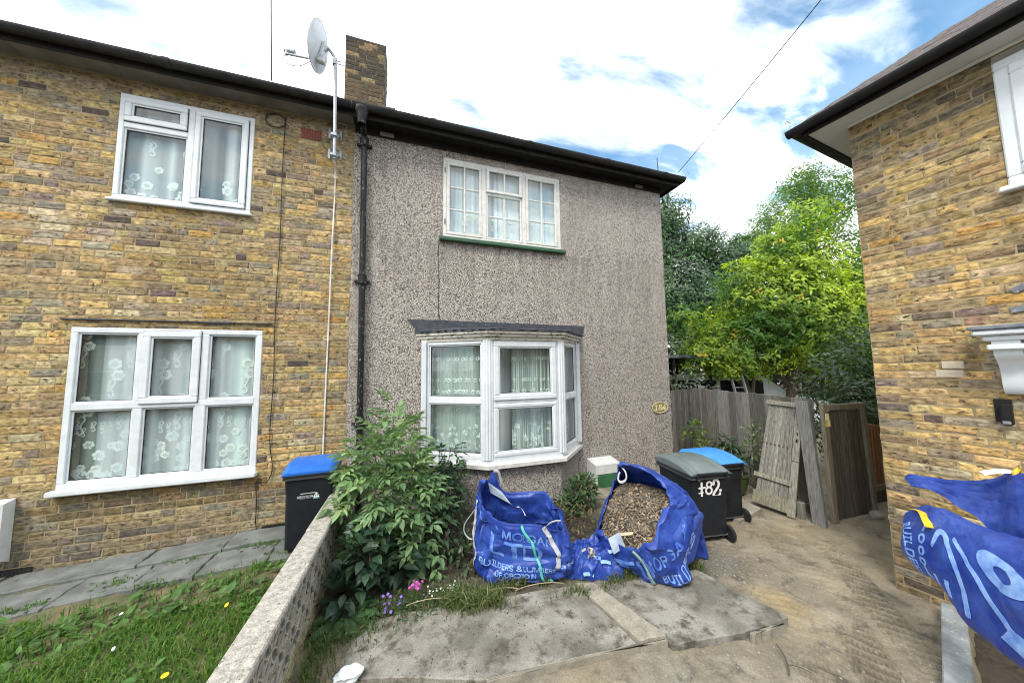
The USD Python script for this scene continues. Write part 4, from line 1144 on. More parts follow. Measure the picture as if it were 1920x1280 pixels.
mot = []
for row, (zc, sh, s) in enumerate(((2.36, 0.16, 0.055), (2.02, 0.0, 0.068), (1.60, 0.2, 0.055))):
    x = W2[0] - 0.1 + sh
    while x < W2[2] + 0.2:
        mot.append(affinity.translate(rose(rc, s), x, zc + 0.06))
        mot.append(affinity.translate(rose(rc, s * 0.95), x + 0.035, zc - 0.07))
        mot.append(affinity.translate(sprig(rc, 0.11), x - 0.02, zc - 0.11))
        x += 0.43
for k in range(120):
    z = 0.79 + 0.50 * rc.random() ** 1.25
    mot.append(affinity.translate(rose(rc, rc.uniform(0.036, 0.062)), W2[0] + (k + 0.5) / 120 * (W2[2] - W2[0]) + rc.normal(0, 0.02), z))
for k in range(24):
    mot.append(affinity.translate(sprig(rc, rc.uniform(0.05, 0.08)), W2[0] + (k + 0.5) / 24 * 1.8, 1.40 + rc.uniform(-0.05, 0.08)))
curtain("rose patterned net curtain behind the six pane lower window", FAC, W2[0] + 0.01, W2[2] - 0.01, W2[1] + 0.03, W2[3] - 0.02, 0.10, 9, 0.018, 3, "net_sheer", mot, sway=0.1)
mot = []
for k in range(110):
    mot.append(affinity.translate(rose(rc, rc.uniform(0.04, 0.065)), rc.uniform(W1[0], W1[2]), 4.10 + 0.45 * rc.random() ** 1.4))
for k in range(22):
    mot.append(affinity.translate(sprig(rc, rc.uniform(0.06, 0.10)), rc.uniform(W1[0], W1[2]), rc.uniform(4.6, 5.3)))
curtain("thick white net curtain with small flowers behind the upper casement window", FAC, W1[0] + 0.01, W1[2] - 0.01, W1[1] + 0.02, W1[3] - 0.02, 0.088, 17, 0.026, 5, "net_thick", mot, sway=0.25)
mot = [affinity.translate(rose(rc, rc.uniform(0.035, 0.055)), rc.uniform(W3[0], W3[2]), 4.10 + 1.2 * rc.random() ** 1.2) for k in range(60)]
curtain("bluish net curtain behind the small paned upper window", FAC, W3[0] + 0.01, W3[2] - 0.01, W3[1] + 0.02, W3[3] - 0.02, 0.10, 15, 0.03, 6, "net_mid", mot, sway=0.2)
for k, (a, b) in enumerate(sides):
    a, b = np.array(a), np.array(b)
    L = np.linalg.norm(b - a)
    fr = Frame(a, b - a)
    u0, u1 = (0.08, L - 0.04) if k != 1 else (0.40, L - 0.06)
    mot = []
    for zc in (2.12, 1.80, 1.63, 1.36):
        x = u0
        while x < u1:
            if rc.random() < 0.8:
                mot.append(affinity.translate(Point(0, 0).buffer(0.028, 6).difference(Point(0, 0).buffer(0.014, 5)), x, zc + rc.normal(0, 0.004)))
            x += rc.choice([0.05, 0.05, 0.09])
    for q in range(int(60 * (u1 - u0))):
        mot.append(affinity.translate(rose(rc, rc.uniform(0.018, 0.032)), rc.uniform(u0, u1), 0.82 + 0.32 * rc.random() ** 1.2))
    curtain(("left", "front", "right")[k] + " side net curtain of the bay with rings and a lace hem", fr, u0, u1, 0.775, 2.37, 0.16, 16 * (u1 - u0), 0.03, 20 + k, "net_bay", mot, sway=0.15)

# ================================================================== FIXTURES ON THE WALLS
oval = affinity.scale(Point(0, 0).buffer(1, 24), 0.19, 0.105)
pl_ = thing("number_plaque", "oval brass coloured number plaque on the pebbledash near the corner", "sign", (4.64, 4.97, 1.19))
pbr("brass_plate", (0.28, 0.22, 0.09), (0.20, 0.16, 0.07), scale=30.0, rough=0.45)
pbr("cream_paint", (0.74, 0.66, 0.42), rough=0.5)
PF = Frame((4.64, 4.977, 1.19), (1, 0))
part("plate", PF.sheet(oval, -0.014, -0.001), "brass_plate", pl_)
part("rim", PF.sheet(oval.difference(oval.buffer(-0.014)), -0.020, -0.0135), "cream_paint", pl_)


def flat_text(fr, txt, h, u, z, d, bold=False, slant=0.0, depth=0.002, wx=1.0, rot=0.0):
    m = meshkit.text_mesh(txt, h, depth, bold)
    v = np.array(m.vertices)
    v[:, 0] = (v[:, 0] + slant * v[:, 1]) * wx
    v[:, :2] -= (v[:, :2].min(0) + v[:, :2].max(0)) / 2
    c, s = math.cos(rot), math.sin(rot)
    v[:, :2] = np.stack([c * v[:, 0] - s * v[:, 1], s * v[:, 0] + c * v[:, 1]], 1)
    return fr((np.stack([v[:, 0] + u, d - v[:, 2], v[:, 1] + z], 1), np.array(m.faces)))


part("numerals", flat_text(PF, "184", 0.105, 0, 0, -0.0138, True, 0.22, 0.005), "cream_paint", pl_)

# meter boxes
pbr("meter_white", (0.55, 0.57, 0.56), (0.46, 0.475, 0.46), scale=8.0, rough=0.5, spots=0.68, spot_col=(0.3, 0.3, 0.27))
pbr("meter_green", (0.035, 0.13, 0.055), rough=0.5)
mb = thing("meter_box", "white meter box with a green front panel behind the tipped bag", "meter box", (3.35, 4.8, 0))
sec = Polygon([(4.976, -0.1), (4.976, 0.41), (4.80, 0.375), (4.70, 0.355), (4.70, -0.1)])
v, f = prism(sec, 3.02, 3.50)
part("casing", (np.stack([v[:, 2], v[:, 0], v[:, 1]], 1), f), "meter_white", mb)
part("front_panel", box(3.045, 3.475, 4.688, 4.702, -0.1, 0.20, 0.004), "meter_green", mb)
part("lid_seam", box(3.02, 3.50, 4.695, 4.704, 0.203, 0.209, 0.001), "gasket", mb)
mb2 = thing("meter_box", "pale plastic meter box low on the wall at the left edge", "meter box", (-4.1, 4.9, 0.35))
sec = Polygon([(4.993, 0.05), (4.993, 0.68), (4.88, 0.655), (4.88, 0.10)])
v, f = prism(sec, -4.50, -3.84)
part("casing", (np.stack([v[:, 2], v[:, 0], v[:, 1]], 1), f), "meter_white", mb2)
part("latch", cat([tube([(-4.02, 4.875, 0.665), (-3.92, 4.87, 0.66), (-3.88, 4.875, 0.63)], 0.012, 8), box(-4.2, -3.98, 4.866, 4.879, 0.635, 0.665, 0.003)]), "black_rubber", mb2)

# satellite dish on its mast
sd = thing("satellite_dish", "grey satellite dish on a thin mast beside the chimney", "satellite dish", (-0.93, 4.5, 5.6))
MX = -0.90
part("mast", tube([(MX + 0.012, 4.5, 4.72), (MX - 0.012, 4.5, 6.02), (MX - 0.016, 4.5, 6.13)], 0.021, 10), "galvanised", sd)
part("elbow", tube(spline([(MX - 0.016, 4.5, 6.08), (MX - 0.03, 4.5, 6.14), (MX - 0.08, 4.49, 6.21), (MX - 0.12, 4.485, 6.245)], 10), 0.02, 10), "galvanised", sd)
dn = np.array([-0.97, 0.11, 0.20]); dn /= np.linalg.norm(dn)
dc = np.array([MX - 0.185, 4.49, 6.215])
e1 = np.cross(dn, [0, 0, 1.0]); e1 /= np.linalg.norm(e1); e2 = np.cross(e1, dn)
rad, fl = 0.27, 0.44
rr_ = np.linspace(0, rad, 9)
prof = [(q, q * q / (4 * fl)) for q in rr_] + [(rad + 0.008, rad * rad / (4 * fl) + 0.002), (rad + 0.008, rad * rad / (4 * fl) - 0.010)] + [(q, q * q / (4 * fl) - 0.007) for q in rr_[::-1]]
v, f = lathe(prof, 40)
v[:, 1] *= 1.08
part("reflector", (dc + v[:, :1] * e1 + v[:, 1:2] * e2 + v[:, 2:] * dn, f), "dish_paint", sd, smooth=35)
bk = dc - dn * 0.012
part("back_bracket", cat([obox(bk - e2 * 0.05 - dn * 0.02, e2, e1, dn, 0.13, 0.04, 0.02, 0.008), obox(bk - e2 * 0.16 - dn * 0.035, e2, e1, dn, 0.05, 0.04, 0.045, 0.012), beam(bk - e2 * 0.02 - dn * 0.02, (MX - 0.115, 4.485, 6.24), 0.05, 0.05)]), "dish_paint", sd)
arm0, arm1 = dc - e2 * 0.18 + dn * 0.0, dc - e2 * 0.24 + dn * 0.36
part("feed_arm", beam(arm0, arm1, 0.028, 0.028), "dish_paint", sd)
part("receiver", cat([tube([arm1 - dn * 0.01 + e2 * 0.035, arm1 - dn * 0.09 + e2 * 0.05], 0.034, 12), tube([arm1 + e2 * 0.035 + dn * 0.03, arm1 - dn * 0.01 + e2 * 0.035], 0.022, 12), tube([arm1 - e2 * 0.02, arm1 + e2 * 0.05], 0.018, 10)]), "galvanised", sd)
part("feed_cable", tube(spline([arm1 - e2 * 0.01, arm1 - e2 * 0.11 + dn * 0.0, arm1 - e2 * 0.12 - dn * 0.16, arm0 - e2 * 0.03 + dn * 0.05, arm0], 20), 0.006, 6), "white_cable", sd)
part("clamp_bolts", cat([tube([(MX - 0.03, 4.5, 6.10), (MX + 0.06, 4.5, 6.095)], 0.006, 6), tube([(MX - 0.03, 4.5, 6.06), (MX + 0.085, 4.5, 6.055)], 0.006, 6), box(MX - 0.045, MX - 0.005, 4.47, 4.53, 6.03, 6.12)]), "galvanised", sd)
for zc in (5.38, 5.075):
    zm = zc - (zc - CAM_H) * 0.1
    part("wall_bracket", cat([box(-1.07, -1.035, 4.972, 4.982, zc - 0.075, zc + 0.075), box(-0.925, -0.89, 4.972, 4.982, zc - 0.075, zc + 0.075), box(-1.035, -0.925, 4.974, 4.981, zc - 0.018, zc + 0.018), beam((-1.02, 4.98, zc), (MX - 0.02, 4.53, zm), 0.03, 0.02), beam((-0.93, 4.98, zc), (MX + 0.02, 4.53, zm), 0.03, 0.02), box(MX - 0.035, MX + 0.035, 4.46, 4.54, zm - 0.02, zm + 0.02)]), "galvanised", sd)
# cables
v = spline([(MX + 0.012, 4.50, 4.74), (-0.915, 4.68, 4.72), (-0.955, 4.93, 4.80), (-0.962, 4.977, 4.70), (-0.968, 4.979, 4.2), (-0.985, 4.979, 2.6), (-1.0, 4.978, 0.9), (-1.0, 4.977, 0.3)], 80)
part("white_cable", tube(v, 0.0095, 6), "white_cable", None, label="thin white aerial cable running down the brick wall", cat="cable", at=v[0])
v = spline([(-1.60, 4.99, 5.52), (-1.606, 4.981, 5.2), (-1.607, 4.979, 4.5), (-1.60, 4.979, 3.6), (-1.612, 4.979, 2.7), (-1.60, 4.979, 1.7), (-1.585, 4.979, 0.9), (-1.60, 4.978, 0.60), (-1.66, 4.976, 0.54), (-1.715, 4.978, 0.60), (-1.72, 4.979, 0.4), (-1.715, 4.979, 0.1), (-1.70, 4.979, 0.0)], 110)
part("black_cable", tube(v, 0.0055, 6), "black_rubber", None, label="thin black cable down the brick wall right of the windows", cat="cable", at=v[0])
a_ = np.linspace(0.3, 2 * PI + 0.2, 40)
loop = np.stack([-1.60 - 0.115 + 0.115 * np.cos(a_) + 0 * a_, 4.978 - 0.004 * np.sin(a_ * 3), 5.42 + 0.10 * np.sin(a_)], 1)
part("cable_loop", tube(loop, 0.008, 6), "black_rubber", None, label="coiled loop of black cable under the eaves", cat="cable", at=loop[0])
v = spline([(0.50, 4.955, 3.97), (0.49, 4.972, 3.8), (0.505, 4.972, 3.3), (0.50, 4.972, 2.9), (0.515, 4.965, 2.73)], 30)
part("wall_wire", tube(v, 0.005, 5), "black_rubber", None, label="thin dark wire between the upper window and the bay roof", cat="cable", at=v[0])
v = spline([(0.67, 4.94, 5.50), (0.65, 4.968, 5.44), (0.60, 4.970, 5.37)], 12)
part("wall_wire", tube(v, 0.006, 5), "black_rubber", None, label="short dark wire above the small paned window", cat="cable", at=v[0])


def wire(a, b, sag, label):
    t = np.linspace(0, 1, 40)[:, None]
    p = np.array(a) * (1 - t) + np.array(b) * t
    p[:, 2] -= sag * 4 * (t * (1 - t))[:, 0]
    part("telephone_wire", tube(p, 0.006, 6), "black_rubber", None, label=label, cat="wire", at=p[0])


def ray(px, py, t):
    d = np.array([(px - 960) / 601.7, (py - 640) / 601.7, 1.0]) @ np.array([RIGHT, DOWN, FWD])
    return np.array([0, 0, CAM_H]) + d / np.linalg.norm(d) * t


wire((-1.66, 4.62, 5.70), tuple(ray(508, -60, 5.2)), 0.0, "overhead wire rising from the left eaves")
wire((5.02, 4.60, 5.72), tuple(ray(1580, -50, 6.5)), 0.02, "overhead wire rising from the corner of the pebbledash house")
# black door lamp on the right house
dl = thing("wall_lamp", "small black box lamp fixed to the brick below the porch canopy", "lamp", RW.pt(0.65, 0, 1.6))
part("back_plate", RW(box(0.615, 0.69, -0.022, -0.008, 1.53, 1.70, 0.004)), "black_gutter", dl)
part("body", RW(box(0.645, 0.695, -0.075, -0.022, 1.515, 1.665, 0.008)), "black_gutter", dl)
part("lens", RW(box(0.652, 0.688, -0.079, -0.074, 1.522, 1.545, 0.002)), "galvanised", dl)

# ================================================================== WHEELIE BINS
pbr("bin_plastic", (0.008, 0.0095, 0.013), (0.014, 0.016, 0.02), scale=6.0, rough=0.5, bump=0.25, bscale=160.0, spec=0.28)
pbr("bin_rim", (0.05, 0.053, 0.058), rough=0.45)
pbr("lid_blue", (0.012, 0.10, 0.42), (0.018, 0.135, 0.50), scale=7.0, rough=0.38, bump=0.15)
pbr("lid_light_blue", (0.03, 0.19, 0.55), (0.04, 0.24, 0.60), scale=7.0, rough=0.38, bump=0.15)
pbr("lid_grey", (0.085, 0.11, 0.11), (0.12, 0.15, 0.145), scale=7.0, rough=0.35, bump=0.2, spots=0.66, spot_col=(0.2, 0.22, 0.2))
pbr("white_print", (0.72, 0.74, 0.74), rough=0.6)
pbr("pink_print", (0.72, 0.42, 0.42), rough=0.6)
pbr("teal_print", (0.30, 0.52, 0.52), rough=0.6)
pbr("chalk_paint", (0.80, 0.80, 0.78), (0.62, 0.62, 0.60), scale=60.0, rough=0.8, spots=0.66, spot_col=(0.05, 0.05, 0.055), spot_scale=60.0)


def bin_(label, pos, ang, w, dp, h, lidmat, wheels_front=False, recess=True):
    """wheelie bin; its face looks towards local -y"""
    t = thing("wheelie_bin", label, "wheelie bin", (pos[0], pos[1], 0), "wheelie bins")
    c, s = math.cos(ang), math.sin(ang)

    def tf(m):
        v, f = as_vf(m)
        return np.stack([pos[0] + c * v[:, 0] - s * v[:, 1], pos[1] + s * v[:, 0] + c * v[:, 1], v[:, 2] + pos[2]], 1), f

    def loop(hx, hy, z, y0=0.0, rr=0.035, n=5):
        g = sbox(-hx + rr, -hy + rr, hx - rr, hy - rr).buffer(rr, n)
        return np.array([(x, y + y0, z) for x, y in list(g.exterior.coords)[:-1]])
    zl = h * 0.86
    L = [loop(w * 0.37, dp * 0.36, 0.03), loop(w * 0.385, dp * 0.375, 0.06), loop(w * 0.46, dp * 0.46, zl - 0.09), loop(w * 0.462, dp * 0.465, zl - 0.03), loop(w * 0.45, dp * 0.45, zl - 0.02), loop(w * 0.43, dp * 0.43, 0.10)]
    n = len(L[0])
    F = []
    for i in range(len(L) - 1):
        for k in range(n):
            a, b = i * n + k, i * n + (k + 1) % n
            F += [(a, b, b + n), (a, b + n, a + n)]
    V = np.vstack(L + [L[0].mean(0)[None]])
    F += [(len(V) - 1, (k + 1) % n, k) for k in range(n)]
    part("body", tf((V, np.array(F))), "bin_plastic", t, smooth=40)
    part("rim", tf(cat([prism(sbox(-w * 0.5 + .03, -dp * 0.5 + .03, w * 0.5 - .03, dp * 0.5 - .03).buffer(.03).difference(sbox(-w * 0.45, -dp * 0.45, w * 0.45, dp * 0.45)), z, z + 0.022) for z in (zl - 0.055, zl - 0.025)])), "bin_rim", t)
    # domed lid with raised edge ribs
    nu, nv = 17, 17
    uu, vv = np.meshgrid(np.linspace(-1, 1, nu), np.linspace(-1, 1, nv), indexing="ij")
    dome_ = (1 - np.abs(uu) ** 3.5) * 0.035 + (1 - vv ** 2) * 0.055 + 0.02 * vv
    rib_ = 0.014 * ((np.abs(uu) > 0.74) & (np.abs(uu) < 0.9))
    top_ = np.stack([uu * w * 0.515, vv * dp * 0.52 - 0.005, zl + 0.012 + dome_ + rib_], -1).reshape(-1, 3)
    skirt = np.concatenate([np.arange(nv), np.arange(1, nu) * nv + nv - 1, (nu - 1) * nv + np.arange(nv - 2, -1, -1), np.arange(nu - 2, 0, -1) * nv])
    lo_ = top_[skirt] * [1.0, 1.0, 0] + np.array([0, 0, zl + 0.000])
    V = np.vstack([top_, lo_])
    N0 = nu * nv
    F = list(grid_faces(nu, nv))
    m = len(skirt)
    for k in range(m):
        q = (k + 1) % m
        F += [(skirt[k], N0 + k, N0 + q), (skirt[k], N0 + q, skirt[q])]
    part("lid", tf((V, np.array(F))), lidmat, t, smooth=35)
    sgn = -1 if wheels_front else 1
    part("handle", tf(cat([tube([(-w * 0.36, sgn * dp * 0.53, zl + 0.01), (w * 0.36, sgn * dp * 0.53, zl + 0.01)], 0.013, 8)] + [box(q * w - 0.015, q * w + 0.015, sgn * dp * 0.45, sgn * dp * 0.54, zl - 0.04, zl + 0.02) for q in (-0.36, 0.36)])), "bin_plastic", t)
    yw = sgn * dp * 0.40
    part("axle", tf(tube([(-w * 0.46, yw, 0.085), (w * 0.46, yw, 0.085)], 0.010, 8)), "galvanised", t)
    for q in (-1, 1):
        wv = part("wheel", tf(lathe([(0.0, -0.020), (0.03, -0.026), (0.05, -0.016), (0.068, -0.022), (0.086, -0.016), (0.088, 0.0), (0.086, 0.016), (0.068, 0.022), (0.05, 0.016), (0.03, 0.026), (0.0, 0.020)], 22, (q * w * 0.48, yw, 0.088), "x")), "black_rubber", t, smooth=40)
    if recess:
        fy = lambda z: -dp * (0.375 + (0.46 - 0.375) * (z - 0.06) / (zl - 0.15))
        hx = w * 0.27
        g = sbox(-hx, 0.10, hx, zl * 0.52).buffer(0.03).difference(sbox(-hx + 0.01, 0.11, hx - 0.01, zl * 0.52 - 0.01).buffer(0.025))
        v, f = prism(g, 0, 0.008)
        part("panel_ridge", tf((np.stack([v[:, 0], np.array([fy(z) for z in v[:, 1]]) - v[:, 2] + 0.001, v[:, 1]], 1), f[:, ::-1])), "bin_plastic", t)

    def face(g, ux, z, d=0.003, mat="white_print", name="print"):
        """flat print on the front"""
        v, f = (as_vf(g) if not hasattr(g, "exterior") and not hasattr(g, "geoms") else prism(g, 0, 0.0015))
        fy = -dp * (0.375 + (0.46 - 0.375) * (v[:, 1] + z - 0.06) / (zl - 0.15))
        part(name, tf((np.stack([v[:, 0] + ux, fy - 0.0015 - v[:, 2], v[:, 1] + z], 1), f[:, ::-1])), mat, t)
    return t, face


_, face = bin_("black wheelie bin with royal blue lid behind the low garden wall", (-0.965, 4.40, -0.02), 0.03, 0.50, 0.55, 1.02, "lid_blue", False)


def tm(txt, h, bold=False, wx=1.0):
    m = meshkit.text_mesh(txt, h, 0.0015, bold)
    v = np.array(m.vertices); v[:, 0] *= wx
    v[:, :2] -= (v[:, :2].min(0) + v[:, :2].max(0)) / 2
    return v, np.array(m.faces)[:, :]


face(sbox(-0.075, -0.004, 0.065, 0.003), -0.005, 0.665)
face(tm("CROYDON", 0.022, True), -0.035, 0.63)
face(tm("www.croydon.gov.uk", 0.008), -0.035, 0.612)
crest = unary_union([sbox(-0.028, 0.0, 0.028, 0.012), sbox(-0.022, 0.012, -0.012, 0.03), sbox(-0.005, 0.012, 0.005, 0.036), sbox(0.012, 0.012, 0.022, 0.03), Point(0, 0.042).buffer(0.012, 5)])
face(crest, 0.072, 0.612, mat="white_print", name="crest")
face(sbox(-0.03, -0.012, 0.03, -0.004), 0.072, 0.612, mat="teal_print", name="crest_band")
face(tm("recycling", 0.013, True), -0.055, 0.553)
face(Point(0, 0).buffer(0.030, 10).difference(Point(-0.006, 0).buffer(0.021, 10)).difference(sbox(-0.05, -0.009, -0.012, 0.009)), 0.0, 0.556, name="swoosh")
face(Point(0, 0).buffer(0.030, 10).difference(Point(0, 0).buffer(0.024, 10)).union(unary_union([Point(0.009 * math.cos(q), 0.004 + 0.009 * math.sin(q)).buffer(0.010, 4) for q in (0.5, 2.6, 4.7)])).union(sbox(-0.002, -0.02, 0.002, 0.0)), 0.072, 0.556, name="tree_badge")
face(tm("CROYDON", 0.009, True), 0.072, 0.518)

_, face = bin_("black wheelie bin with grey lid and painted house number beside the tipped bag", (3.33, 3.12, -0.01), -0.16, 0.50, 0.66, 0.90, "lid_grey", True, recess=False)
num = unary_union([LineString([(-0.105, 0.075), (-0.10, -0.07)]).buffer(0.013), LineString([(-0.135, 0.02), (-0.06, 0.025)]).buffer(0.010), LineString([(-0.135, -0.035), (-0.085, -0.03)]).buffer(0.007),
                   Point(-0.01, 0.055).buffer(0.040).difference(Point(-0.01, 0.055).buffer(0.020)), Point(-0.012, -0.012).buffer(0.048).difference(Point(-0.012, -0.012).buffer(0.026)),
                   LineString(spline([(0.045, 0.055), (0.075, 0.105), (0.11, 0.07), (0.09, 0.0), (0.05, -0.075), (0.08, -0.085), (0.13, -0.055)], 20)).buffer(0.014), Point(-0.135, 0.115).buffer(0.014), Point(0.135, -0.02).buffer(0.016),
                   LineString([(-0.14, -0.10), (-0.07, -0.105)]).buffer(0.007), LineString(spline([(-0.06, -0.085), (-0.035, -0.10), (-0.05, -0.125), (-0.075, -0.125)], 10)).buffer(0.008)])
face(num, -0.0, 0.60, mat="chalk_paint", name="painted_number")
face(tm("82", 0.045, True), 0.085, 0.425, mat="pink_print", name="painted_number")
_, face = bin_("black wheelie bin with bright blue lid standing behind the numbered bin", (3.93, 3.34, -0.01), -0.10, 0.46, 0.60, 0.86, "lid_light_blue", True, recess=False)

# ================================================================== FENCE, DOOR AND GATE
pbr("grey_wood", (0.72, 0.72, 0.72), var=0.38, scale=10.0, rough=0.85, bump=0.7, bscale=40.0, tint=True, stretch=(7, 7, 0.55), detail=7.0, spots=0.66, spot_col=(0.045, 0.04, 0.035), spot_scale=9.0, spec=0.25)
GW_ = [np.array(c) for c in ((0.185, 0.18, 0.165), (0.15, 0.148, 0.138), (0.215, 0.208, 0.19), (0.125, 0.118, 0.105), (0.18, 0.16, 0.13))]
GW_ = [c * 0.76 for c in GW_]
rf = np.random.default_rng(91)


def boards(name, a, b, z0, z1, wid, th, parent, tone=1.0, lean=(0, 0, 0), gap=0.004, top_jit=0.008, tints=GW_):
    a, b = (np.array([*q, 0][:3], float) for q in (a, b))
    L = np.linalg.norm(b - a); d = (b - a) / L
    n = int(L / wid)
    nn = np.array([-d[1], d[0], 0])
    for k in range(n):
        c = a + d * (k + 0.5) * L / n
        h0, h1 = z0, z1 + rf.normal(0, top_jit)
        up = np.array([0, 0, 1.0]) + np.array(lean) + d * rf.normal(0, 0.006)
        p = c + np.array([0, 0, (h0 + h1) / 2]) + np.array(lean) * (h0 + h1) / 2 + nn * rf.normal(0, 0.004)
        tw = d + nn * rf.normal(0.03, 0.03)
        part(name, obox(p, tw, np.cross(up, tw), up, L / n / 2 - gap / 2, th / 2, (h1 - h0) / 2, 0.004), "grey_wood", parent, tint=tints[rf.integers(len(tints))] * tone * rf.uniform(0.85, 1.15))


f1 = thing("fence", "old dark feather edge fence between the house corner and the wide boards", "fence", (5.3, 5.1, 0))
FZ = 1.50
boards("board", (4.93, 4.98), (5.72, 5.03), 0.02, FZ, 0.085, 0.016, f1, 0.62)
part("rail", cat([beam((4.93, 5.03, 0.35), (5.72, 5.08, 0.35), 0.05, 0.08), beam((4.93, 5.03, 1.2), (5.72, 5.08, 1.2), 0.05, 0.08)]), "grey_wood", f1, tint=(0.12, 0.11, 0.10))
f2 = thing("fence", "weathered grey fence of wide upright boards beyond the bins", "fence", (5.6, 4.2, 0))
boards("board", (5.74, 5.00), (5.16, 2.82), 0.06, FZ + 0.01, 0.145, 0.018, f2, 1.0, top_jit=0.005)
part("post", box(5.745, 5.825, 5.0, 5.08, -0.1, FZ + 0.06, 0.006), "grey_wood", f2, tint=(0.16, 0.16, 0.15))
part("gravel_board", beam((5.72, 4.98, 0.03), (5.15, 2.84, 0.03), 0.03, 0.16), "grey_wood", f2, tint=(0.15, 0.14, 0.12))
part("rail", cat([beam((5.80, 5.0, z), (5.20, 2.84, z), 0.05, 0.08) for z in (0.35, 1.2)]), "grey_wood", f2, tint=(0.15, 0.14, 0.12))
# leaning post beside the gate
lp = part("leaning_post", beam((4.90, 2.70, -0.05), (4.98, 2.83, 1.50), 0.13, 0.07, up=(1, 0.2, 0)), "grey_wood", None, tint=(0.135, 0.135, 0.128), label="grey post leaning between the old door and the gate", cat="post", at=(4.9, 2.7, 0))
# old ledged door leaning on the fence
dr = thing("plank_door", "old grey ledged plank door leaning against the fence", "door", (4.75, 3.1, 0))
B0, B1 = np.array([4.70, 3.37, 0.03]), np.array([4.80, 2.90, 0.0])
T0, T1 = np.array([5.15, 3.34, 1.47]), np.array([5.02, 2.83, 1.47])


def dpt(s, t, o=0.0):
    p = (B0 * (1 - s) + B1 * s) * (1 - t) + (T0 * (1 - s) + T1 * s) * t
    n = np.cross(B1 - B0, T0 - B0); n /= np.linalg.norm(n)
    if n[0] > 0:
        n = -n
    return p + n * o


def dboard(name, s0, s1, t0, t1, o, th, tint):
    q = [dpt(s, t, o + e) for e in (0, th) for s, t in ((s0, t0), (s1, t0), (s1, t1), (s0, t1))]
    hull = trimesh.Trimesh(np.array(q), process=False).convex_hull
    part(name, hull, "grey_wood", dr, tint=tint)


for k in range(7):
    dboard("plank", 0.03 + k * 0.110, 0.03 + (k + 1) * 0.110 - 0.006, 0.02 + rf.normal(0, 0.004), 0.985, 0.0, 0.016, np.array([0.20, 0.192, 0.165]) * rf.uniform(0.8, 1.15))
dboard("stile", 0.815, 0.985, 0.0, 0.47, 0.002, 0.026, (0.22, 0.208, 0.172))
dboard("stile", 0.815, 0.985, 0.475, 0.96, 0.002, 0.026, (0.205, 0.194, 0.162))
dboard("ledge", -0.03, 0.93, 0.945, 0.985, 0.017, 0.03, (0.22, 0.21, 0.17))
dboard("ledge", -0.06, 0.86, 0.255, 0.295, 0.017, 0.03, (0.24, 0.228, 0.182))
dboard("ledge", -0.02, 0.84, 0.02, 0.135, 0.017, 0.014, (0.19, 0.178, 0.13))
dboard("rail_mark", 0.03, 0.815, 0.565, 0.585, 0.0165, 0.0015, (0.085, 0.06, 0.045))
for t in (0.70, 0.64):
    dboard("lock_plate", 0.88, 0.93, t, t + 0.03, 0.0285, 0.004, (0.02, 0.018, 0.016))
part("door_stump", box(4.86, 4.93, 2.86, 2.93, -0.05, 0.20, 0.006), "grey_wood", None, tint=(0.16, 0.155, 0.13), label="short cut-off post at the foot of the plank door", cat="post", at=(4.9, 2.9, 0))
# gate of narrow vertical slats
gt = thing("gate", "dark weathered gate of narrow vertical slats beside the brick house", "gate", (5.4, 2.66, 0))
gd = np.array([0.84, -0.06, 0]); gd /= np.linalg.norm(gd)
g0 = np.array([5.02, 2.68, 0])
LG = 0.84
for k in range(14):
    c = g0 + gd * (0.085 + (k + 0.5) * (LG - 0.15) / 14)
    part("slat", obox(c + [0.03, 0, 0.70], gd, (0, 1, 0), (-0.03, 0, 1.0), (LG - 0.15) / 28 - 0.003, 0.010, 0.67 + rf.normal(0, 0.003), 0.004), "grey_wood", gt, tint=np.array([0.088, 0.080, 0.066]) * rf.uniform(0.7, 1.35))
part("stile", obox(g0 + gd * 0.042 + [0.04, -0.012, 0.735], gd, (0, 1, 0), (-0.02, 0, 1.0), 0.042, 0.022, 0.735, 0.005), "grey_wood", gt, tint=(0.15, 0.135, 0.10))
part("stile", obox(g0 + gd * (LG - 0.035) + [-0.01, -0.012, 0.73], gd, (0, 1, 0), (-0.05, 0, 1.0), 0.035, 0.022, 0.73, 0.005), "grey_wood", gt, tint=(0.14, 0.13, 0.105))
part("top_rail", obox(g0 + gd * LG / 2 + [0.0, -0.012, 1.42], gd, (0, 1, 0), (0, 0, 1.0), LG / 2 - 0.085, 0.02, 0.035, 0.005), "grey_wood", gt, tint=(0.16, 0.145, 0.11))
pbr("tag_yellow", (0.52, 0.44, 0.06), rough=0.5)
ts = thing("sign", "small yellow and white notice on the gate", "sign", (5.08, 2.63, 1.3))
GF = Frame((g0 + gd * 0.05)[:2], gd[:2])
part("notice", cat([GF(box(-0.012, 0.068, -0.043, -0.037, 1.185, 1.27, 0.002))]), "tag_yellow", ts)
part("border", cat([GF(box(-0.012, 0.068, -0.0455, -0.0435, 1.262, 1.270, 0.0005)), GF(box(-0.012, 0.068, -0.0455, -0.0435, 1.185, 1.193, 0.0005)), GF(box(0.022, 0.062, -0.0455, -0.0435, 1.20, 1.255, 0.0005))]), "cream_paint", ts)
part("notice", GF(box(-0.004, 0.056, -0.043, -0.037, 1.272, 1.345, 0.002)), "cream_paint", ts)
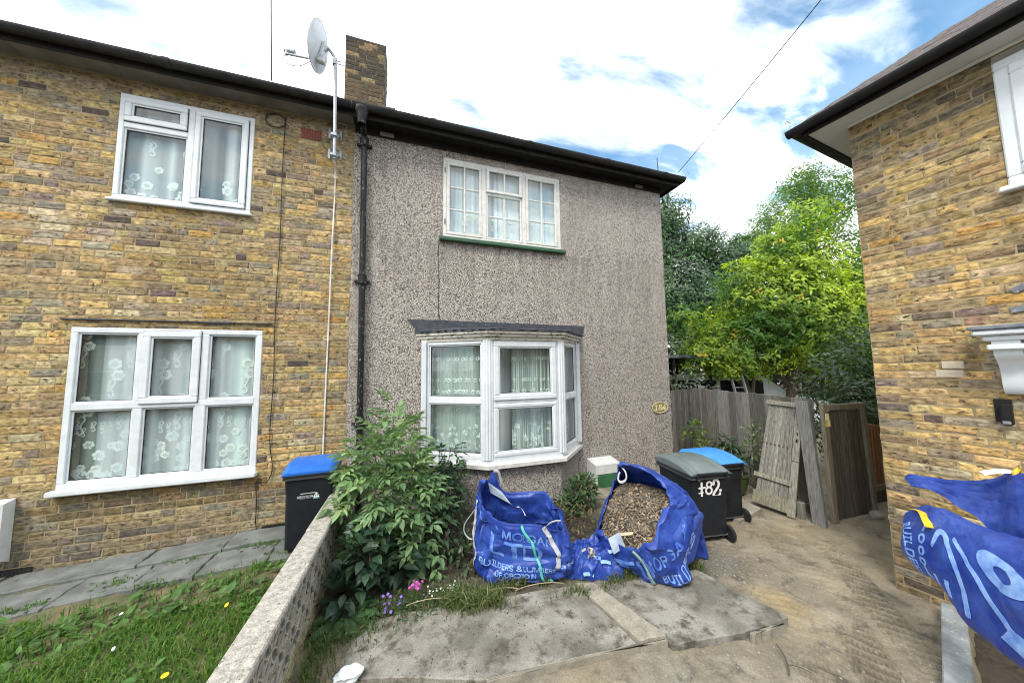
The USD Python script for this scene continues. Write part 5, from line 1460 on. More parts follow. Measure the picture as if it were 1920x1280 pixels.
# orange-brown picket panel beyond the gate
pbr("orange_wood", (1, 1, 1), var=0.3, scale=8.0, rough=0.7, bump=0.4, tint=True, stretch=(6, 6, 0.6))
pk = thing("fence", "orange brown picket panel half hidden behind the gate", "fence", (6.3, 2.85, 0))
for k in range(9):
    x = 5.93 + k * 0.085
    part("picket", box(x, x + 0.06, 2.84, 2.86, 0.18, 1.18 - 0.010 * k * (1 + 0.4 * (k > 4)), 0.004), "orange_wood", pk, tint=np.array([0.19, 0.088, 0.030]) * rf.uniform(0.8, 1.15))
part("rail", cat([box(5.9, 6.75, 2.815, 2.838, 0.16, 0.24), box(5.9, 6.75, 2.862, 2.885, 0.95, 1.03)]), "grey_wood", pk, tint=(0.17, 0.14, 0.10))
part("plinth", box(5.9, 6.75, 2.82, 2.90, -0.1, 0.158, 0.006), "grey_wood", pk, tint=(0.06, 0.055, 0.045))

# plant pot
pp = thing("plant_pot", "green glazed plant pot at the foot of the board fence", "plant pot", (4.86, 3.72, 0))
pbr("green_glaze", (0.035, 0.055, 0.018), (0.055, 0.075, 0.025), scale=12.0, rough=0.3)
part("pot", lathe([(0.0, 0.01), (0.10, 0.01), (0.14, 0.10), (0.165, 0.22), (0.175, 0.27), (0.19, 0.275), (0.19, 0.30), (0.165, 0.30), (0.155, 0.26), (0.0, 0.26)], 28, (4.86, 3.72, 0.03)), "green_glaze", pp, smooth=40)
part("soil", lathe([(0.158, 0.285), (0.08, 0.295), (0.0, 0.30)], 20, (4.86, 3.72, 0.03)), "soil", pp)

# ================================================================== BEYOND THE FENCE
sh = thing("shed", "dark open-fronted shed with a thin flat roof beyond the fence", "shed", (7.6, 8.2, 0))
part("roof", box(6.2, 8.75, 7.2, 9.6, 2.22, 2.27, 0.01), "felt", sh)
part("fascia", box(6.2, 8.75, 7.185, 7.199, 2.20, 2.285, 0.003), "lead", sh)
part("back_wall", box(6.2, 8.75, 9.5, 9.6, -0.2, 2.219), "black_timber", sh)
part("side_wall", box(6.2, 6.28, 7.25, 9.499, -0.2, 2.219), "black_timber", sh)
part("front_boards", box(6.281, 8.75, 8.2, 8.24, -0.2, 2.219), "black_timber", sh)
for x in (7.3, 8.68):
    part("post", box(x, x + 0.07, 7.22, 7.29, -0.2, 2.219), "black_timber", sh)

vn = thing("parked_van", "white van roof and windscreen seen over the fence between the tree trunks", "van", (10.6, 7.6, 0))
pbr("van_white", (0.62, 0.68, 0.74), (0.56, 0.62, 0.68), rough=0.3, coat=0.5)
pbr("van_glass", (0.02, 0.024, 0.028), rough=0.12)
prof = Polygon([(-2.2, 0.35), (-2.2, 1.35), (-2.15, 1.62), (-2.0, 1.69), (0.55, 1.69), (0.75, 1.62), (1.35, 1.12), (2.1, 0.98), (2.25, 0.85), (2.25, 0.35)]).buffer(-0.04).buffer(0.04)
VC, vd_ = np.array([10.0, 7.75]), np.array([0.80, -0.60])


def vloc(m):
    v, f = as_vf(m)
    return np.stack([VC[0] + vd_[0] * v[:, 0] - vd_[1] * v[:, 1], VC[1] + vd_[1] * v[:, 0] + vd_[0] * v[:, 1], v[:, 2]], 1), f


v, f = prism(prof, -0.85, 0.85)
part("body", vloc((np.stack([v[:, 0], v[:, 2], v[:, 1]], 1), f)), "van_white", vn)
part("windscreen", vloc(obox((1.07, 0, 1.385), (0.6, 0, -0.5), (0, 1, 0), (0.5, 0, 0.6), 0.33, 0.74, 0.012)), "van_glass", vn)
for s in (-1, 1):
    part("side_window", vloc(cat([box(-1.8, -0.5, s * 0.842, s * 0.858, 1.12, 1.52, 0.004), box(-0.4, 0.7, s * 0.842, s * 0.858, 1.12, 1.52, 0.004)])), "van_glass", vn)
for x in (-1.45, 1.5):
    for s in (-1, 1):
        part("wheel", vloc(lathe([(0.0, -0.09), (0.2, -0.1), (0.31, -0.1), (0.33, 0), (0.31, 0.1), (0.2, 0.1), (0.0, 0.09)], 24, (x, s * 0.78, 0.33), "y")), "black_rubber", vn, smooth=40)
part("headlight", vloc(cat([box(2.2, 2.26, q * 0.6 - 0.15, q * 0.6 + 0.15, 0.7, 0.88, 0.02) for q in (-1, 1)])), "white_board", vn)
ld = thing("ladder", "aluminium ladder leaning in front of the van", "ladder", (8.6, 5.7, 0))
la, lb = np.array([8.55, 5.95, 0.0]), np.array([8.55, 6.35, 1.72])
ls = np.array([0.10, -0.08, 0.0]) * 1.0
for s in (-1, 1):
    part("rail", beam(la + s * ls, lb + s * ls, 0.03, 0.06), "galvanised", ld)
for k in range(8):
    p = la + (lb - la) * (0.08 + k * 0.12)
    part("rung", beam(p - ls, p + ls, 0.025, 0.025), "galvanised", ld)
# far houses glimpsed between the leaves
pbr("far_brick", (0.27, 0.17, 0.12), (0.20, 0.13, 0.09), scale=8.0, rough=0.9)
pbr("far_render", (0.55, 0.54, 0.50), rough=0.9)
fh = thing("distant_house", "far brick and render house glimpsed under the trees", "house", (24, 14, 0))
HF = Frame((19.5, 19.5), (0.62, -0.78))
part("wall", HF(box(0, 16, 0, 6, -0.5, 4.6)), "far_render", fh)
part("plinth_wall", HF(box(-0.02, 16.02, -0.04, -0.001, -0.5, 2.3)), "far_brick", fh)
v, f = prism(Polygon([(-0.5, 4.6), (3.0, 6.6), (6.5, 4.6)]), -0.3, 16.3)
part("roof", HF((np.stack([v[:, 2], v[:, 0], v[:, 1]], 1), f)), "roof_tile", fh)
for k in range(7):
    for z in (0.7, 3.0):
        w = part("window", HF(ring(Frame((0, 0), (1, 0)), 0.8 + k * 2.2, 2.0 + k * 2.2, z, z + 1.1, 0.08, -0.09, -0.041)), "upvc", fh)
        part("pane", HF(box(0.88 + k * 2.2, 1.92 + k * 2.2, -0.06, -0.05, z + 0.08, z + 1.02)), "van_glass", w)

oh = thing("terraced_house", "plain brick terrace across the road, mirrored in the window panes", "house", (2, -13, 0))
OF = Frame((22, -12.5), (-1, 0))
part("wall", OF(box(0, 46, 0, 7, -0.3, 5.2)), "far_brick", oh)
v, f = prism(Polygon([(-0.5, 5.2), (3.5, 8.0), (7.5, 5.2)]), -0.3, 46.3)
part("roof", OF((np.stack([v[:, 2], v[:, 0], v[:, 1]], 1), f)), "roof_tile", oh)
for k in range(12):
    for z in (0.8, 3.3):
        w = part("window", OF(ring(Frame((0, 0), (1, 0)), 1.5 + k * 3.8, 3.1 + k * 3.8, z, z + 1.3, 0.1, -0.05, -0.001)), "upvc", oh)
        part("pane", OF(box(1.6 + k * 3.8, 3.0 + k * 3.8, -0.02, -0.01, z + 0.1, z + 1.2)), "van_glass", w)
# ================================================================== BUILDERS' BAGS
usdkit.material(stage, "/World/Looks/bag_blue", {
    "g": ("geometry", {}), "n": ("noise_texture", {"scale": 7.0, "detail": 6.0, "roughness": 0.65}), "mr": ("map_range", {"from_min": 0.35, "from_max": 0.75, "to_min": 0.0, "to_max": 1.0, "clamp": True}),
    "mix": ("mix_color", {"a": (0.008, 0.026, 0.195), "b": (0.034, 0.085, 0.36), "use_clamp": False}), "d": ("noise_texture", {"scale": 3.0, "detail": 7.0, "roughness": 0.7}),
    "dr": ("map_range", {"from_min": 0.56, "from_max": 0.78, "to_min": 0.0, "to_max": 0.5, "clamp": True}), "dm": ("mix_color", {"b": (0.16, 0.20, 0.30), "use_clamp": False}),
    "w": ("noise_texture", {"scale": 260.0, "detail": 2.0}), "c": ("noise_texture", {"scale": 9.0, "detail": 5.0, "roughness": 0.55, "distortion": 0.9}), "s": ("math", {"math_type": "multiply_add", "value2": 0.03}),
    "b": ("bump", {"strength": 0.5, "distance": 0.02}), "p": ("principled_bsdf", {"roughness": 0.42, "specular_ior_level": 0.4}),
}, [("g.position", "n.vector"), ("g.position", "d.vector"), ("g.position", "w.vector"), ("g.position", "c.vector"), ("n.fac", "mr.value"), ("mr.result", "mix.fac"), ("d.fac", "dr.value"), ("dr.result", "dm.fac"), ("mix.result", "dm.a"), ("dm.result", "p.base_color"),
    ("w.fac", "s.value1"), ("c.fac", "s.value3"), ("s.value", "b.height"), ("b.normal", "p.normal")], surface="p.BSDF")
pbr("bag_print", (0.15, 0.28, 0.60), (0.035, 0.10, 0.44), scale=14.0, rough=0.45, lo=0.38, hi=0.66)
pbr("bag_print_pale", (0.27, 0.43, 0.74), (0.10, 0.22, 0.58), scale=14.0, rough=0.45)
pbr("strap_grey", (0.42, 0.43, 0.45), (0.30, 0.31, 0.33), scale=30.0, rough=0.6)
pbr("strap_green", (0.06, 0.40, 0.31), (0.10, 0.48, 0.40), scale=12.0, rough=0.4)
pbr("strap_yellow", (0.72, 0.46, 0.02), rough=0.5)
pbr("strap_white", (0.70, 0.70, 0.72), rough=0.6)
pbr("white_patch", (0.50, 0.60, 0.72), rough=0.5)
pbr("rubble", (0.17, 0.14, 0.10), (0.06, 0.05, 0.04), scale=30.0, rough=0.95, bump=1.0)
pbr("chip_wood", (1, 1, 1), var=0.35, scale=30.0, rough=0.85, tint=True)
rb = np.random.default_rng(123)


def facet(p, seed, step, k=14.0):
    """creased-sheet noise: flat tilted facets that meet in soft folds"""
    r = np.random.default_rng(seed)
    p = np.asarray(p, float)
    q = p.reshape(-1, 3)
    lo, hi = q.min(0) - step, q.max(0) + step
    n = int(np.prod(np.maximum((hi - lo) / step, 1)) * 1.0) + 8
    S = r.uniform(lo, hi, (n, 3)); G = r.normal(0, 1, (n, 3)); O = r.normal(0, 0.35, n)
    d, i = _T(S).query(q, k=min(6, n))
    w = np.exp(-k * (d - d[:, :1]) / step)
    v = ((q[:, None] - S[i]) / step * G[i]).sum(-1) + O[i]
    return ((w * v).sum(1) / w.sum(1)).reshape(p.shape[:-1])


class Bag:
    def __init__(s, base, axis, xdir, hx, hy, H, prof, rim, wr=0.03, seed=1, floor=None, sq=4.0):
        s.c = np.array(base, float); s.a = np.array(axis, float) / np.linalg.norm(axis)
        x = np.array(xdir, float); x -= s.a * (x @ s.a); s.x = x / np.linalg.norm(x); s.y = np.cross(s.a, s.x)
        s.hx, s.hy, s.H, s.prof, s.rim, s.wr, s.seed, s.floor, s.sq = hx, hy, H, prof, rim, wr, seed, floor, sq

    def raw(s, th, t, inset=0.0):
        th, t = np.broadcast_arrays(np.asarray(th, float), np.asarray(t, float))
        c, q = np.cos(th), np.sin(th)
        e = 2.0 / s.sq
        k = np.interp(t, *s.prof)
        lx, ly = np.sign(c) * np.abs(c) ** e, np.sign(q) * np.abs(q) ** e
        p = np.stack([c * 1.7 + s.seed * 7.1, q * 1.7, t * 2.3], -1)
        w = (meshkit.fbm(p * 1.2, 2, s.seed) - 0.5) * 1.3 + facet(p, s.seed, 0.70, 22.0) * 0.55 + facet(p, s.seed + 1, 0.34, 18.0) * 0.16
        R = k + s.wr * w / max(s.hx, s.hy) - inset
        L = s.H + s.rim(th)
        P = s.c + (lx * R * s.hx)[..., None] * s.x + (ly * R * s.hy)[..., None] * s.y + (t * L)[..., None] * s.a
        if s.floor is not None:
            z = P[..., 2]
            d = z - s.floor
            P = P.copy()
            P[..., 2] = s.floor + np.where(d > 0.05, d, 0.05 * np.exp(np.clip((d - 0.05) / 0.05, -6, 0)))
        return P

    def at(s, th, t, off):
        """points on the built mesh itself, pushed out by off"""
        th, t = np.asarray(th, float), np.asarray(t, float)
        if not hasattr(s, "G"):
            s.n = (230, 100)
            tg = np.linspace(0, 2 * PI, s.n[0], endpoint=False)
            s.G = s.raw(tg[:, None], np.linspace(0, 1, s.n[1])[None])
            du = np.roll(s.G, -3, 0) - np.roll(s.G, 3, 0)
            s.N = np.cross(du, np.gradient(s.G, axis=1)); s.N /= np.maximum(np.linalg.norm(s.N, axis=-1, keepdims=True), 1e-9)
        shp = np.broadcast(th, t).shape
        th, t, off = (np.broadcast_to(q, shp).ravel() for q in (th, t, np.asarray(off, float)))
        x = (th / (2 * PI) % 1.0) * s.n[0]
        y = np.clip(t, 0, 0.9999) * (s.n[1] - 1)
        i, j = x.astype(int) % s.n[0], y.astype(int)
        fx, fy = (x - np.floor(x))[:, None], (y - j)[:, None]
        k = (i + 1) % s.n[0]
        g = lambda Q: (Q[i, j] * (1 - fx) + Q[k, j] * fx) * (1 - fy) + (Q[i, j + 1] * (1 - fx) + Q[k, j + 1] * fx) * fy
        return (g(s.G) + g(s.N) * off[:, None]).reshape(shp + (3,))

    def build(s, t, mat="bag_blue", t_in=0.55, nth=230, nt=100):
        th = np.linspace(0, 2 * PI, nth, endpoint=False)
        tt = np.concatenate([[0.0], np.linspace(0.0, 1.0, nt)])
        A = s.raw(th[:, None], tt[None])
        A[:, 0] = A[:, 1].mean(0)
        ti = np.linspace(1.0, t_in, 26)
        B = s.raw(th[:, None], ti[None], 0.02)
        G = np.concatenate([A, B], 1)
        part("bag", (G.reshape(-1, 3), grid_faces(nth, G.shape[1], True)), mat, t, smooth=True)

    def th_of(s, x, side=-1):
        """the angle whose point on the face of local +-y has that x (in half widths)"""
        x = np.clip(np.asarray(x, float), -0.999, 0.999)
        return side * np.arccos(np.sign(x) * np.abs(x) ** (s.sq / 2))

    def text(s, parent, txt, h, x0, t0, wx=1.0, side=-1, bold=True, mat="bag_print", slope=0.0, bend=0.0):
        m = meshkit.text_mesh(txt, h, 0.002, bold)
        v, f = trimesh.remesh.subdivide_to_size(np.array(m.vertices), np.array(m.faces), max(h * 0.25, 0.014))
        v[:, 0] = (v[:, 0] - (v[:, 0].min() + v[:, 0].max()) / 2) * wx
        x = x0 + v[:, 0] / s.hx * (-side)
        t = t0 + v[:, 1] / s.H + slope * (x - x0) + bend * (x - x0) ** 2
        part("lettering", (s.at(s.th_of(x, side), t, 0.0035 + v[:, 2]), f), mat, parent)

    def strap(s, parent, pts, w, mat, name="strap", side=-1, off=0.010):
        p = spline(np.array(pts, float), 60)
        th = s.th_of(p[:, 0], side)
        P = s.at(th, p[:, 1], 0 * th + off)
        n = s.at(th, p[:, 1], 0 * th + off + 0.01) - P; n /= np.linalg.norm(n, axis=1, keepdims=True)
        part(name, ribbon(P, n, w), mat, parent)


def ribbon(P, n, w, th=0.003):
    d = np.gradient(P, axis=0)
    sd = np.cross(d, n); sd /= np.maximum(np.linalg.norm(sd, axis=1, keepdims=True), 1e-9)
    q = np.stack([P - sd * w / 2, P - sd * w / 6 + n * th, P + sd * w / 6 + n * th, P + sd * w / 2, P - n * 0.001], 1)
    m = len(P)
    F = []
    for i in range(m - 1):
        for k in range(5):
            a, b = i * 5 + k, i * 5 + (k + 1) % 5
            F += [(a, b, b + 5), (a, b + 5, a + 5)]
    return q.reshape(-1, 3), np.array(F)


def loop_handle(parent, pts, w, mat="strap_grey", up=(0.3, -1, 0.2)):
    P = spline(pts, 36)
    n = np.repeat(np.array([up], float), len(P), 0); n /= np.linalg.norm(n, axis=1, keepdims=True)
    part("handle_loop", ribbon(P, n, w), mat, parent)


def mound(c, e1, e2, up, rx, ry, h, seed, n=40, rough_=0.03):
    th = np.linspace(0, 2 * PI, n, endpoint=False)
    rr = np.linspace(0.0, 1.0, 18)
    T, R_ = np.meshgrid(th, rr, indexing="ij")
    lx, ly = np.sign(np.cos(T)) * np.abs(np.cos(T)) ** 0.6 * R_ * rx, np.sign(np.sin(T)) * np.abs(np.sin(T)) ** 0.6 * R_ * ry
    z = h * (1 - R_ ** 2) + (meshkit.fbm(np.stack([lx * 9, ly * 9, 0 * lx + seed], -1), 4, seed) - 0.5) * rough_ * 3
    V = np.array(c) + lx[..., None] * np.array(e1) + ly[..., None] * np.array(e2) + z[..., None] * np.array(up)
    return V.reshape(-1, 3), grid_faces(n, 18, True)


# ---- left bag, slumped to the right
b1 = thing("builders_bag", "blue builders bag with a green strap standing nearest the left bush, half collapsed", "builders bag", (1.2, 3.25, 0), "blue builders bags")


def rim1(th):
    x, y = np.cos(th), np.sin(th)
    return -0.17 * x - 0.03 + 0.05 * (x < -0.3) * (-x) + 0.17 * np.exp(-(((x + 0.42) / 0.16) ** 2)) * (y > 0) + 0.05 * np.exp(-(((x - 0.3) / 0.25) ** 2)) * (y > 0) - 0.05 * np.exp(-(((x - 0.25) / 0.5) ** 2)) * (y < 0)


g1 = Bag((1.185, 3.22, 0.0), (-0.02, 0.02, 1), (0.93, -0.33, 0), 0.455, 0.34, 0.60, ([0, 0.12, 0.3, 0.6, 0.85, 1.0], [0.93, 1.04, 1.06, 1.02, 0.97, 0.93]), rim1, 0.046, 4, 0.015, 5.0)
g1.build(b1, t_in=0.40)
part("contents", mound((1.17, 3.24, 0.21), g1.x, g1.y, (0, 0, 1), 0.40, 0.30, 0.10, 3), "soil", b1)
g1.text(b1, "MD MORGAN", 0.075, -0.12, 0.74, 1.0, slope=-0.10)
g1.text(b1, "LTD", 0.15, -0.14, 0.44, 1.25, slope=-0.10, bold=True)
g1.text(b1, "BUILDERS & PLUMBERS", 0.046, -0.10, 0.255, 0.92, slope=-0.05, mat="bag_print_pale")
g1.text(b1, "OF CROYDON", 0.040, -0.16, 0.155, 1.0, slope=-0.05, mat="bag_print_pale")
g1.text(b1, "NUMBERS", 0.036, 0.80, 0.33, 0.8, mat="bag_print_pale")
g1.strap(b1, [(-0.02, 0.99), (0.12, 0.85), (0.24, 0.55), (0.33, 0.25), (0.36, 0.12), (0.50, 0.05), (0.62, 0.02)], 0.022, "strap_green")
g1.strap(b1, [(0.42, 1.0), (0.50, 0.9), (0.60, 0.7), (0.64, 0.5), (0.60, 0.34)], 0.040, "strap_grey")
g1.strap(b1, [(-0.93, 0.97), (-0.95, 0.7), (-0.94, 0.45), (-0.95, 0.2)], 0.030, "strap_grey")
o = g1.c
pk_ = g1.raw(2.0, 1.0)
loop_handle(b1, [pk_ + [0.0, -0.012, -0.01], pk_ + [0.035, -0.02, 0.0], pk_ + [0.075, -0.02, -0.09], pk_ + [0.085, -0.02, -0.15], pk_ + [0.06, -0.012, -0.18]], 0.030, "strap_grey")
loop_handle(b1, [o + g1.x * -0.44 + g1.y * -0.30 + [0, 0, 0.68], o + g1.x * -0.50 + g1.y * -0.28 + [0, 0, 0.60], o + g1.x * -0.56 + g1.y * -0.26 + [0, 0, 0.45], o + g1.x * -0.53 + g1.y * -0.26 + [0, 0, 0.40], o + g1.x * -0.47 + g1.y * -0.30 + [0, 0, 0.55]], 0.012, "strap_grey")
loop_handle(b1, [o + g1.x * -0.10 + g1.y * -0.10 + [0, 0, 0.58], o + g1.x * -0.02 + g1.y * -0.22 + [0, 0, 0.63], o + g1.x * 0.02 + g1.y * -0.32 + [0, 0, 0.60]], 0.014, "strap_grey")
loop_handle(b1, [o + g1.x * 0.19 + g1.y * -0.34 + [0, 0, 0.47], o + g1.x * 0.25 + g1.y * -0.38 + [0, 0, 0.56], o + g1.x * 0.34 + g1.y * -0.36 + [0, 0, 0.565]], 0.014, "strap_grey")
patch = [g1.raw(a, t, 0.03) for a, t in ((2.30, 0.99), (1.75, 0.99), (1.60, 0.80), (2.15, 0.78))]
part("label_patch", (np.array([q - [0.02, 0.03, 0] for q in patch]), np.array([(0, 1, 2), (0, 2, 3)])), "white_patch", b1)

# ---- tipped bag full of bark and twigs, its mouth towards the left
b2 = thing("builders_bag", "big blue builders bag tipped over and spilling brown bark and twigs", "builders bag", (2.4, 2.95, 0), "blue builders bags")
ax = np.array([-0.66, -0.24, 0.70]); ax /= np.linalg.norm(ax)
xd = np.cross([0, 0, 1.0], ax) * -1


def rim2(th):
    q = lambda c, w: np.exp(-((np.angle(np.exp(1j * (th - c))) / w) ** 2))
    return 0.03 * np.sin(3 * th) + 0.15 * q(-1.30, 0.45) - 0.16 * q(0.25, 0.75) + 0.03 * q(2.3, 0.4)


g2 = Bag((2.56, 2.92, 0.16), ax, xd, 0.40, 0.41, 0.60, ([0, 0.15, 0.4, 0.7, 0.9, 1.0], [0.80, 1.10, 1.20, 1.10, 0.95, 0.88]), rim2, 0.048, 9, 0.012, 3.2)
g2.build(b2, t_in=0.60)
mc = g2.c + g2.a * 0.37
part("bark", mound(mc, g2.x, g2.y, g2.a, 0.40, 0.37, 0.10, 6, rough_=0.035), "rubble", b2)
cols_ = [np.array(c) for c in ((0.20, 0.15, 0.095), (0.14, 0.105, 0.068), (0.08, 0.062, 0.045), (0.30, 0.235, 0.155), (0.045, 0.038, 0.03))]
ms, tn = [], []
for k in range(3400):
    a, q = rb.uniform(0, 2 * PI), math.sqrt(rb.random()) * 0.93
    lx, ly = np.sign(math.cos(a)) * abs(math.cos(a)) ** 0.6 * q * 0.39, np.sign(math.sin(a)) * abs(math.sin(a)) ** 0.6 * q * 0.36
    p = mc + lx * g2.x + ly * g2.y + g2.a * (0.10 * (1 - q * q) + rb.uniform(-0.01, 0.028))
    d = rb.normal(size=3); d -= g2.a * (d @ g2.a) * 0.75; d /= np.linalg.norm(d)
    L = rb.uniform(0.006, 0.018) * (2.6 if rb.random() < 0.05 else 1)
    v, f = obox(p, d, np.cross(g2.a, d), g2.a, L, rb.uniform(0.003, 0.008), rb.uniform(0.002, 0.004), 0.001)
    ms.append((v, f)); tn.append(np.repeat((cols_[rb.integers(5)] * rb.uniform(0.7, 1.3))[None], len(v), 0))
part("wood_chips", cat(ms), "chip_wood", b2, tint=np.vstack(tn), kind="stuff")
part("wood_offcut", obox(mc + g2.x * 0.02 + g2.y * 0.22 + g2.a * 0.10, g2.x + 0.5 * g2.y, g2.y, g2.a, 0.075, 0.016, 0.008, 0.003), "chip_wood", b2, tint=(0.52, 0.40, 0.25))
ms = []
for k in range(26):
    a, q = rb.uniform(0, 2 * PI), math.sqrt(rb.random()) * 0.75
    p = mc + math.cos(a) * q * 0.38 * g2.x + math.sin(a) * q * 0.34 * g2.y + g2.a * 0.11
    d = rb.normal(size=3); d -= g2.a * (d @ g2.a) * 0.8; d /= np.linalg.norm(d)
    ms.append(tube(spline([p, p + d * 0.06 + g2.a * 0.014, p + d * 0.13 + rb.normal(0, 0.012, 3)], 8), 0.0022, 5))
part("twigs", cat(ms), "chip_wood", b2, tint=(0.30, 0.25, 0.18), kind="stuff")
NET=[[(3.692,1.5,0.749),(3.605,1.4,0.878),(3.553,1.304,0.957),(3.486,1.208,0.986),(3.416,1.077,0.971),(3.302,0.921,0.979),(3.183,0.798,1.014)],[(3.49,1.422,0.795),(3.39,1.312,0.87),(3.332,1.212,0.919),(3.259,1.12,0.935),(3.182,1.024,0.94),(3.055,0.892,0.931),(2.939,0.747,0.954)],[(3.417,1.399,0.721),(3.297,1.297,0.749),(3.222,1.205,0.758),(3.152,1.106,0.776),(3.073,1.005,0.773),(2.952,0.868,0.784),(2.842,0.722,0.828)],[(3.419,1.389,0.627),(3.289,1.285,0.627),(3.209,1.199,0.634),(3.129,1.09,0.622),(3.046,0.991,0.616),(2.923,0.857,0.631),(2.816,0.718,0.687)],[(3.478,1.378,0.56),(3.343,1.274,0.554),(3.263,1.196,0.569),(3.161,1.098,0.519),(3.062,1.0,0.485),(2.935,0.866,0.494),(2.807,0.726,0.509)],[(3.743,1.455,0.467),(3.611,1.349,0.466),(3.535,1.269,0.489),(3.435,1.169,0.441),(3.338,1.067,0.407),(3.211,0.926,0.412),(3.086,0.78,0.428)]]
FLAP=[[(4.002,1.552,1.009),(3.975,1.504,1.052),(3.923,1.369,1.084),(3.834,1.19,1.143),(3.773,1.066,1.186),(3.706,0.98,1.261),(3.586,0.859,1.295)],[(3.922,1.526,1.001),(3.905,1.447,1.033),(3.845,1.32,1.05),(3.742,1.157,1.071),(3.675,1.046,1.103),(3.601,0.963,1.143),(3.486,0.844,1.201)],[(3.874,1.501,0.99),(3.852,1.417,0.997),(3.781,1.322,1.012),(3.653,1.193,0.981),(3.60,1.085,0.93),(3.53,1.005,0.84),(3.44,0.85,0.85)]]
# which local side of the tipped bag faces the road: find the angle that looks most at the camera
_th = np.linspace(0, 2 * PI, 73)
_n = [(g2.at(t, 0.55, 0.02) - g2.raw(t, 0.55)) @ (np.array([0, 0, CAM_H]) - g2.raw(t, 0.55)) for t in _th]
TH0 = _th[int(np.argmax(_n))]


def wrap_text(bag, parent, txt, h, th0, t0, rot=0.0, wx=1.0, mat="bag_print", bold=True):
    m = meshkit.text_mesh(txt, h, 0.002, bold)
    v, f = trimesh.remesh.subdivide_to_size(np.array(m.vertices), np.array(m.faces), max(h * 0.25, 0.014))
    v[:, :2] -= (v[:, :2].min(0) + v[:, :2].max(0)) / 2
    v[:, 0] *= wx
    c, s = math.cos(rot), math.sin(rot)
    x, y = c * v[:, 0] - s * v[:, 1], s * v[:, 0] + c * v[:, 1]
    part("lettering", (bag.at(th0 + x / (0.5 * (bag.hx + bag.hy)), t0 + y / bag.H, 0.0035 + v[:, 2]), f), mat, parent)


def wrap_strap(bag, parent, pts, w, mat, off=0.010):
    p = spline(np.array(pts, float), 60)
    P = bag.at(p[:, 0], p[:, 1], 0 * p[:, 0] + off)
    n = bag.at(p[:, 0], p[:, 1], 0 * p[:, 0] + off + 0.01) - P; n /= np.linalg.norm(n, axis=1, keepdims=True)
    part("strap", ribbon(P, n, w), mat, parent)


wrap_text(g2, b2, "BUILDERS", 0.06, TH0 + 0.75, 0.42, -0.2, mat="bag_print_pale")
wrap_text(g2, b2, "PLUMBERS", 0.05, TH0 - 0.65, 0.30, 0.3, mat="bag_print_pale")
wrap_text(g2, b2, "LTD", 0.15, TH0 - 0.35, 0.66, 0.2, 1.1)
wrap_text(g2, b2, "MORGAN", 0.09, TH0 + 0.65, 0.72, -0.15)
wrap_strap(g2, b2, [(TH0 - 0.15, 0.99), (TH0 + 0.02, 0.72), (TH0 - 0.02, 0.42), (TH0 - 0.1, 0.12)], 0.036, "strap_grey")
wrap_strap(g2, b2, [(TH0 - 0.15, 0.99), (TH0 + 0.03, 0.72), (TH0 - 0.01, 0.42), (TH0 - 0.09, 0.12)], 0.010, "strap_green", 0.014)
tp = g2.raw(-1.15, 1.0)
loop_handle(b2, [tp + [0.02, 0, -0.02], tp + [0.035, -0.05, -0.05], tp + [0.02, -0.07, -0.13], tp + [-0.015, -0.06, -0.15], tp + [-0.01, -0.02, -0.06]], 0.026, "strap_white")


# ---- crumpled empty bags: heaps of creased sheet
def crumpled(name, label, c, rx, ry, h, ang, seed, lean=(0, 0), group="crumpled blue bags"):
    t = thing(name, label, "crumpled bag", (c[0], c[1], 0), group)
    n, m = 150, 46
    th = np.linspace(0, 2 * PI, n, endpoint=False)
    rr = np.linspace(0, 1, m)
    T, R_ = np.meshgrid(th, rr, indexing="ij")
    p = np.stack([np.cos(T) * R_ * 2.6, np.sin(T) * R_ * 2.6, 0 * T + seed], -1)
    ed = 1 + 0.45 * (meshkit.fbm(np.stack([np.cos(T) * 2.2, np.sin(T) * 2.2, 0 * T + seed], -1), 3, seed) - 0.5) * 2 * R_
    rid = np.abs(meshkit.fbm(p * 1.5, 4, seed + 1) - 0.5) * 4.5
    rid2 = np.abs(meshkit.fbm(p * 3.6 + 5, 3, seed + 2) - 0.5) * 3
    env = np.clip(1 - R_ ** 2.2, 0, 1) ** 0.55
    z = h * env * (0.78 + 0.20 * facet(p, seed + 4, 0.55) + 0.10 * facet(p, seed + 6, 0.26, 10.0) + 0.10 * rid)
    z = np.maximum(z, 0.0)
    lx, ly = np.cos(T) * R_ * rx * ed + (meshkit.fbm(p * 2 + 9, 3, seed) - 0.5) * 0.16 * rx, np.sin(T) * R_ * ry * ed + (meshkit.fbm(p * 2 + 19, 3, seed) - 0.5) * 0.16 * ry
    ca, sa = math.cos(ang), math.sin(ang)
    V = np.stack([c[0] + ca * lx - sa * ly + lean[0] * z, c[1] + sa * lx + ca * ly + lean[1] * z, 0.008 + z], -1)
    part("bag", (V.reshape(-1, 3), grid_faces(n, m, True)), "bag_blue", t, smooth=30)

    def on(x, y):
        i = np.argmin((V[..., 0] - x) ** 2 + (V[..., 1] - y) ** 2)
        return V.reshape(-1, 3)[i]
    return t, on, V


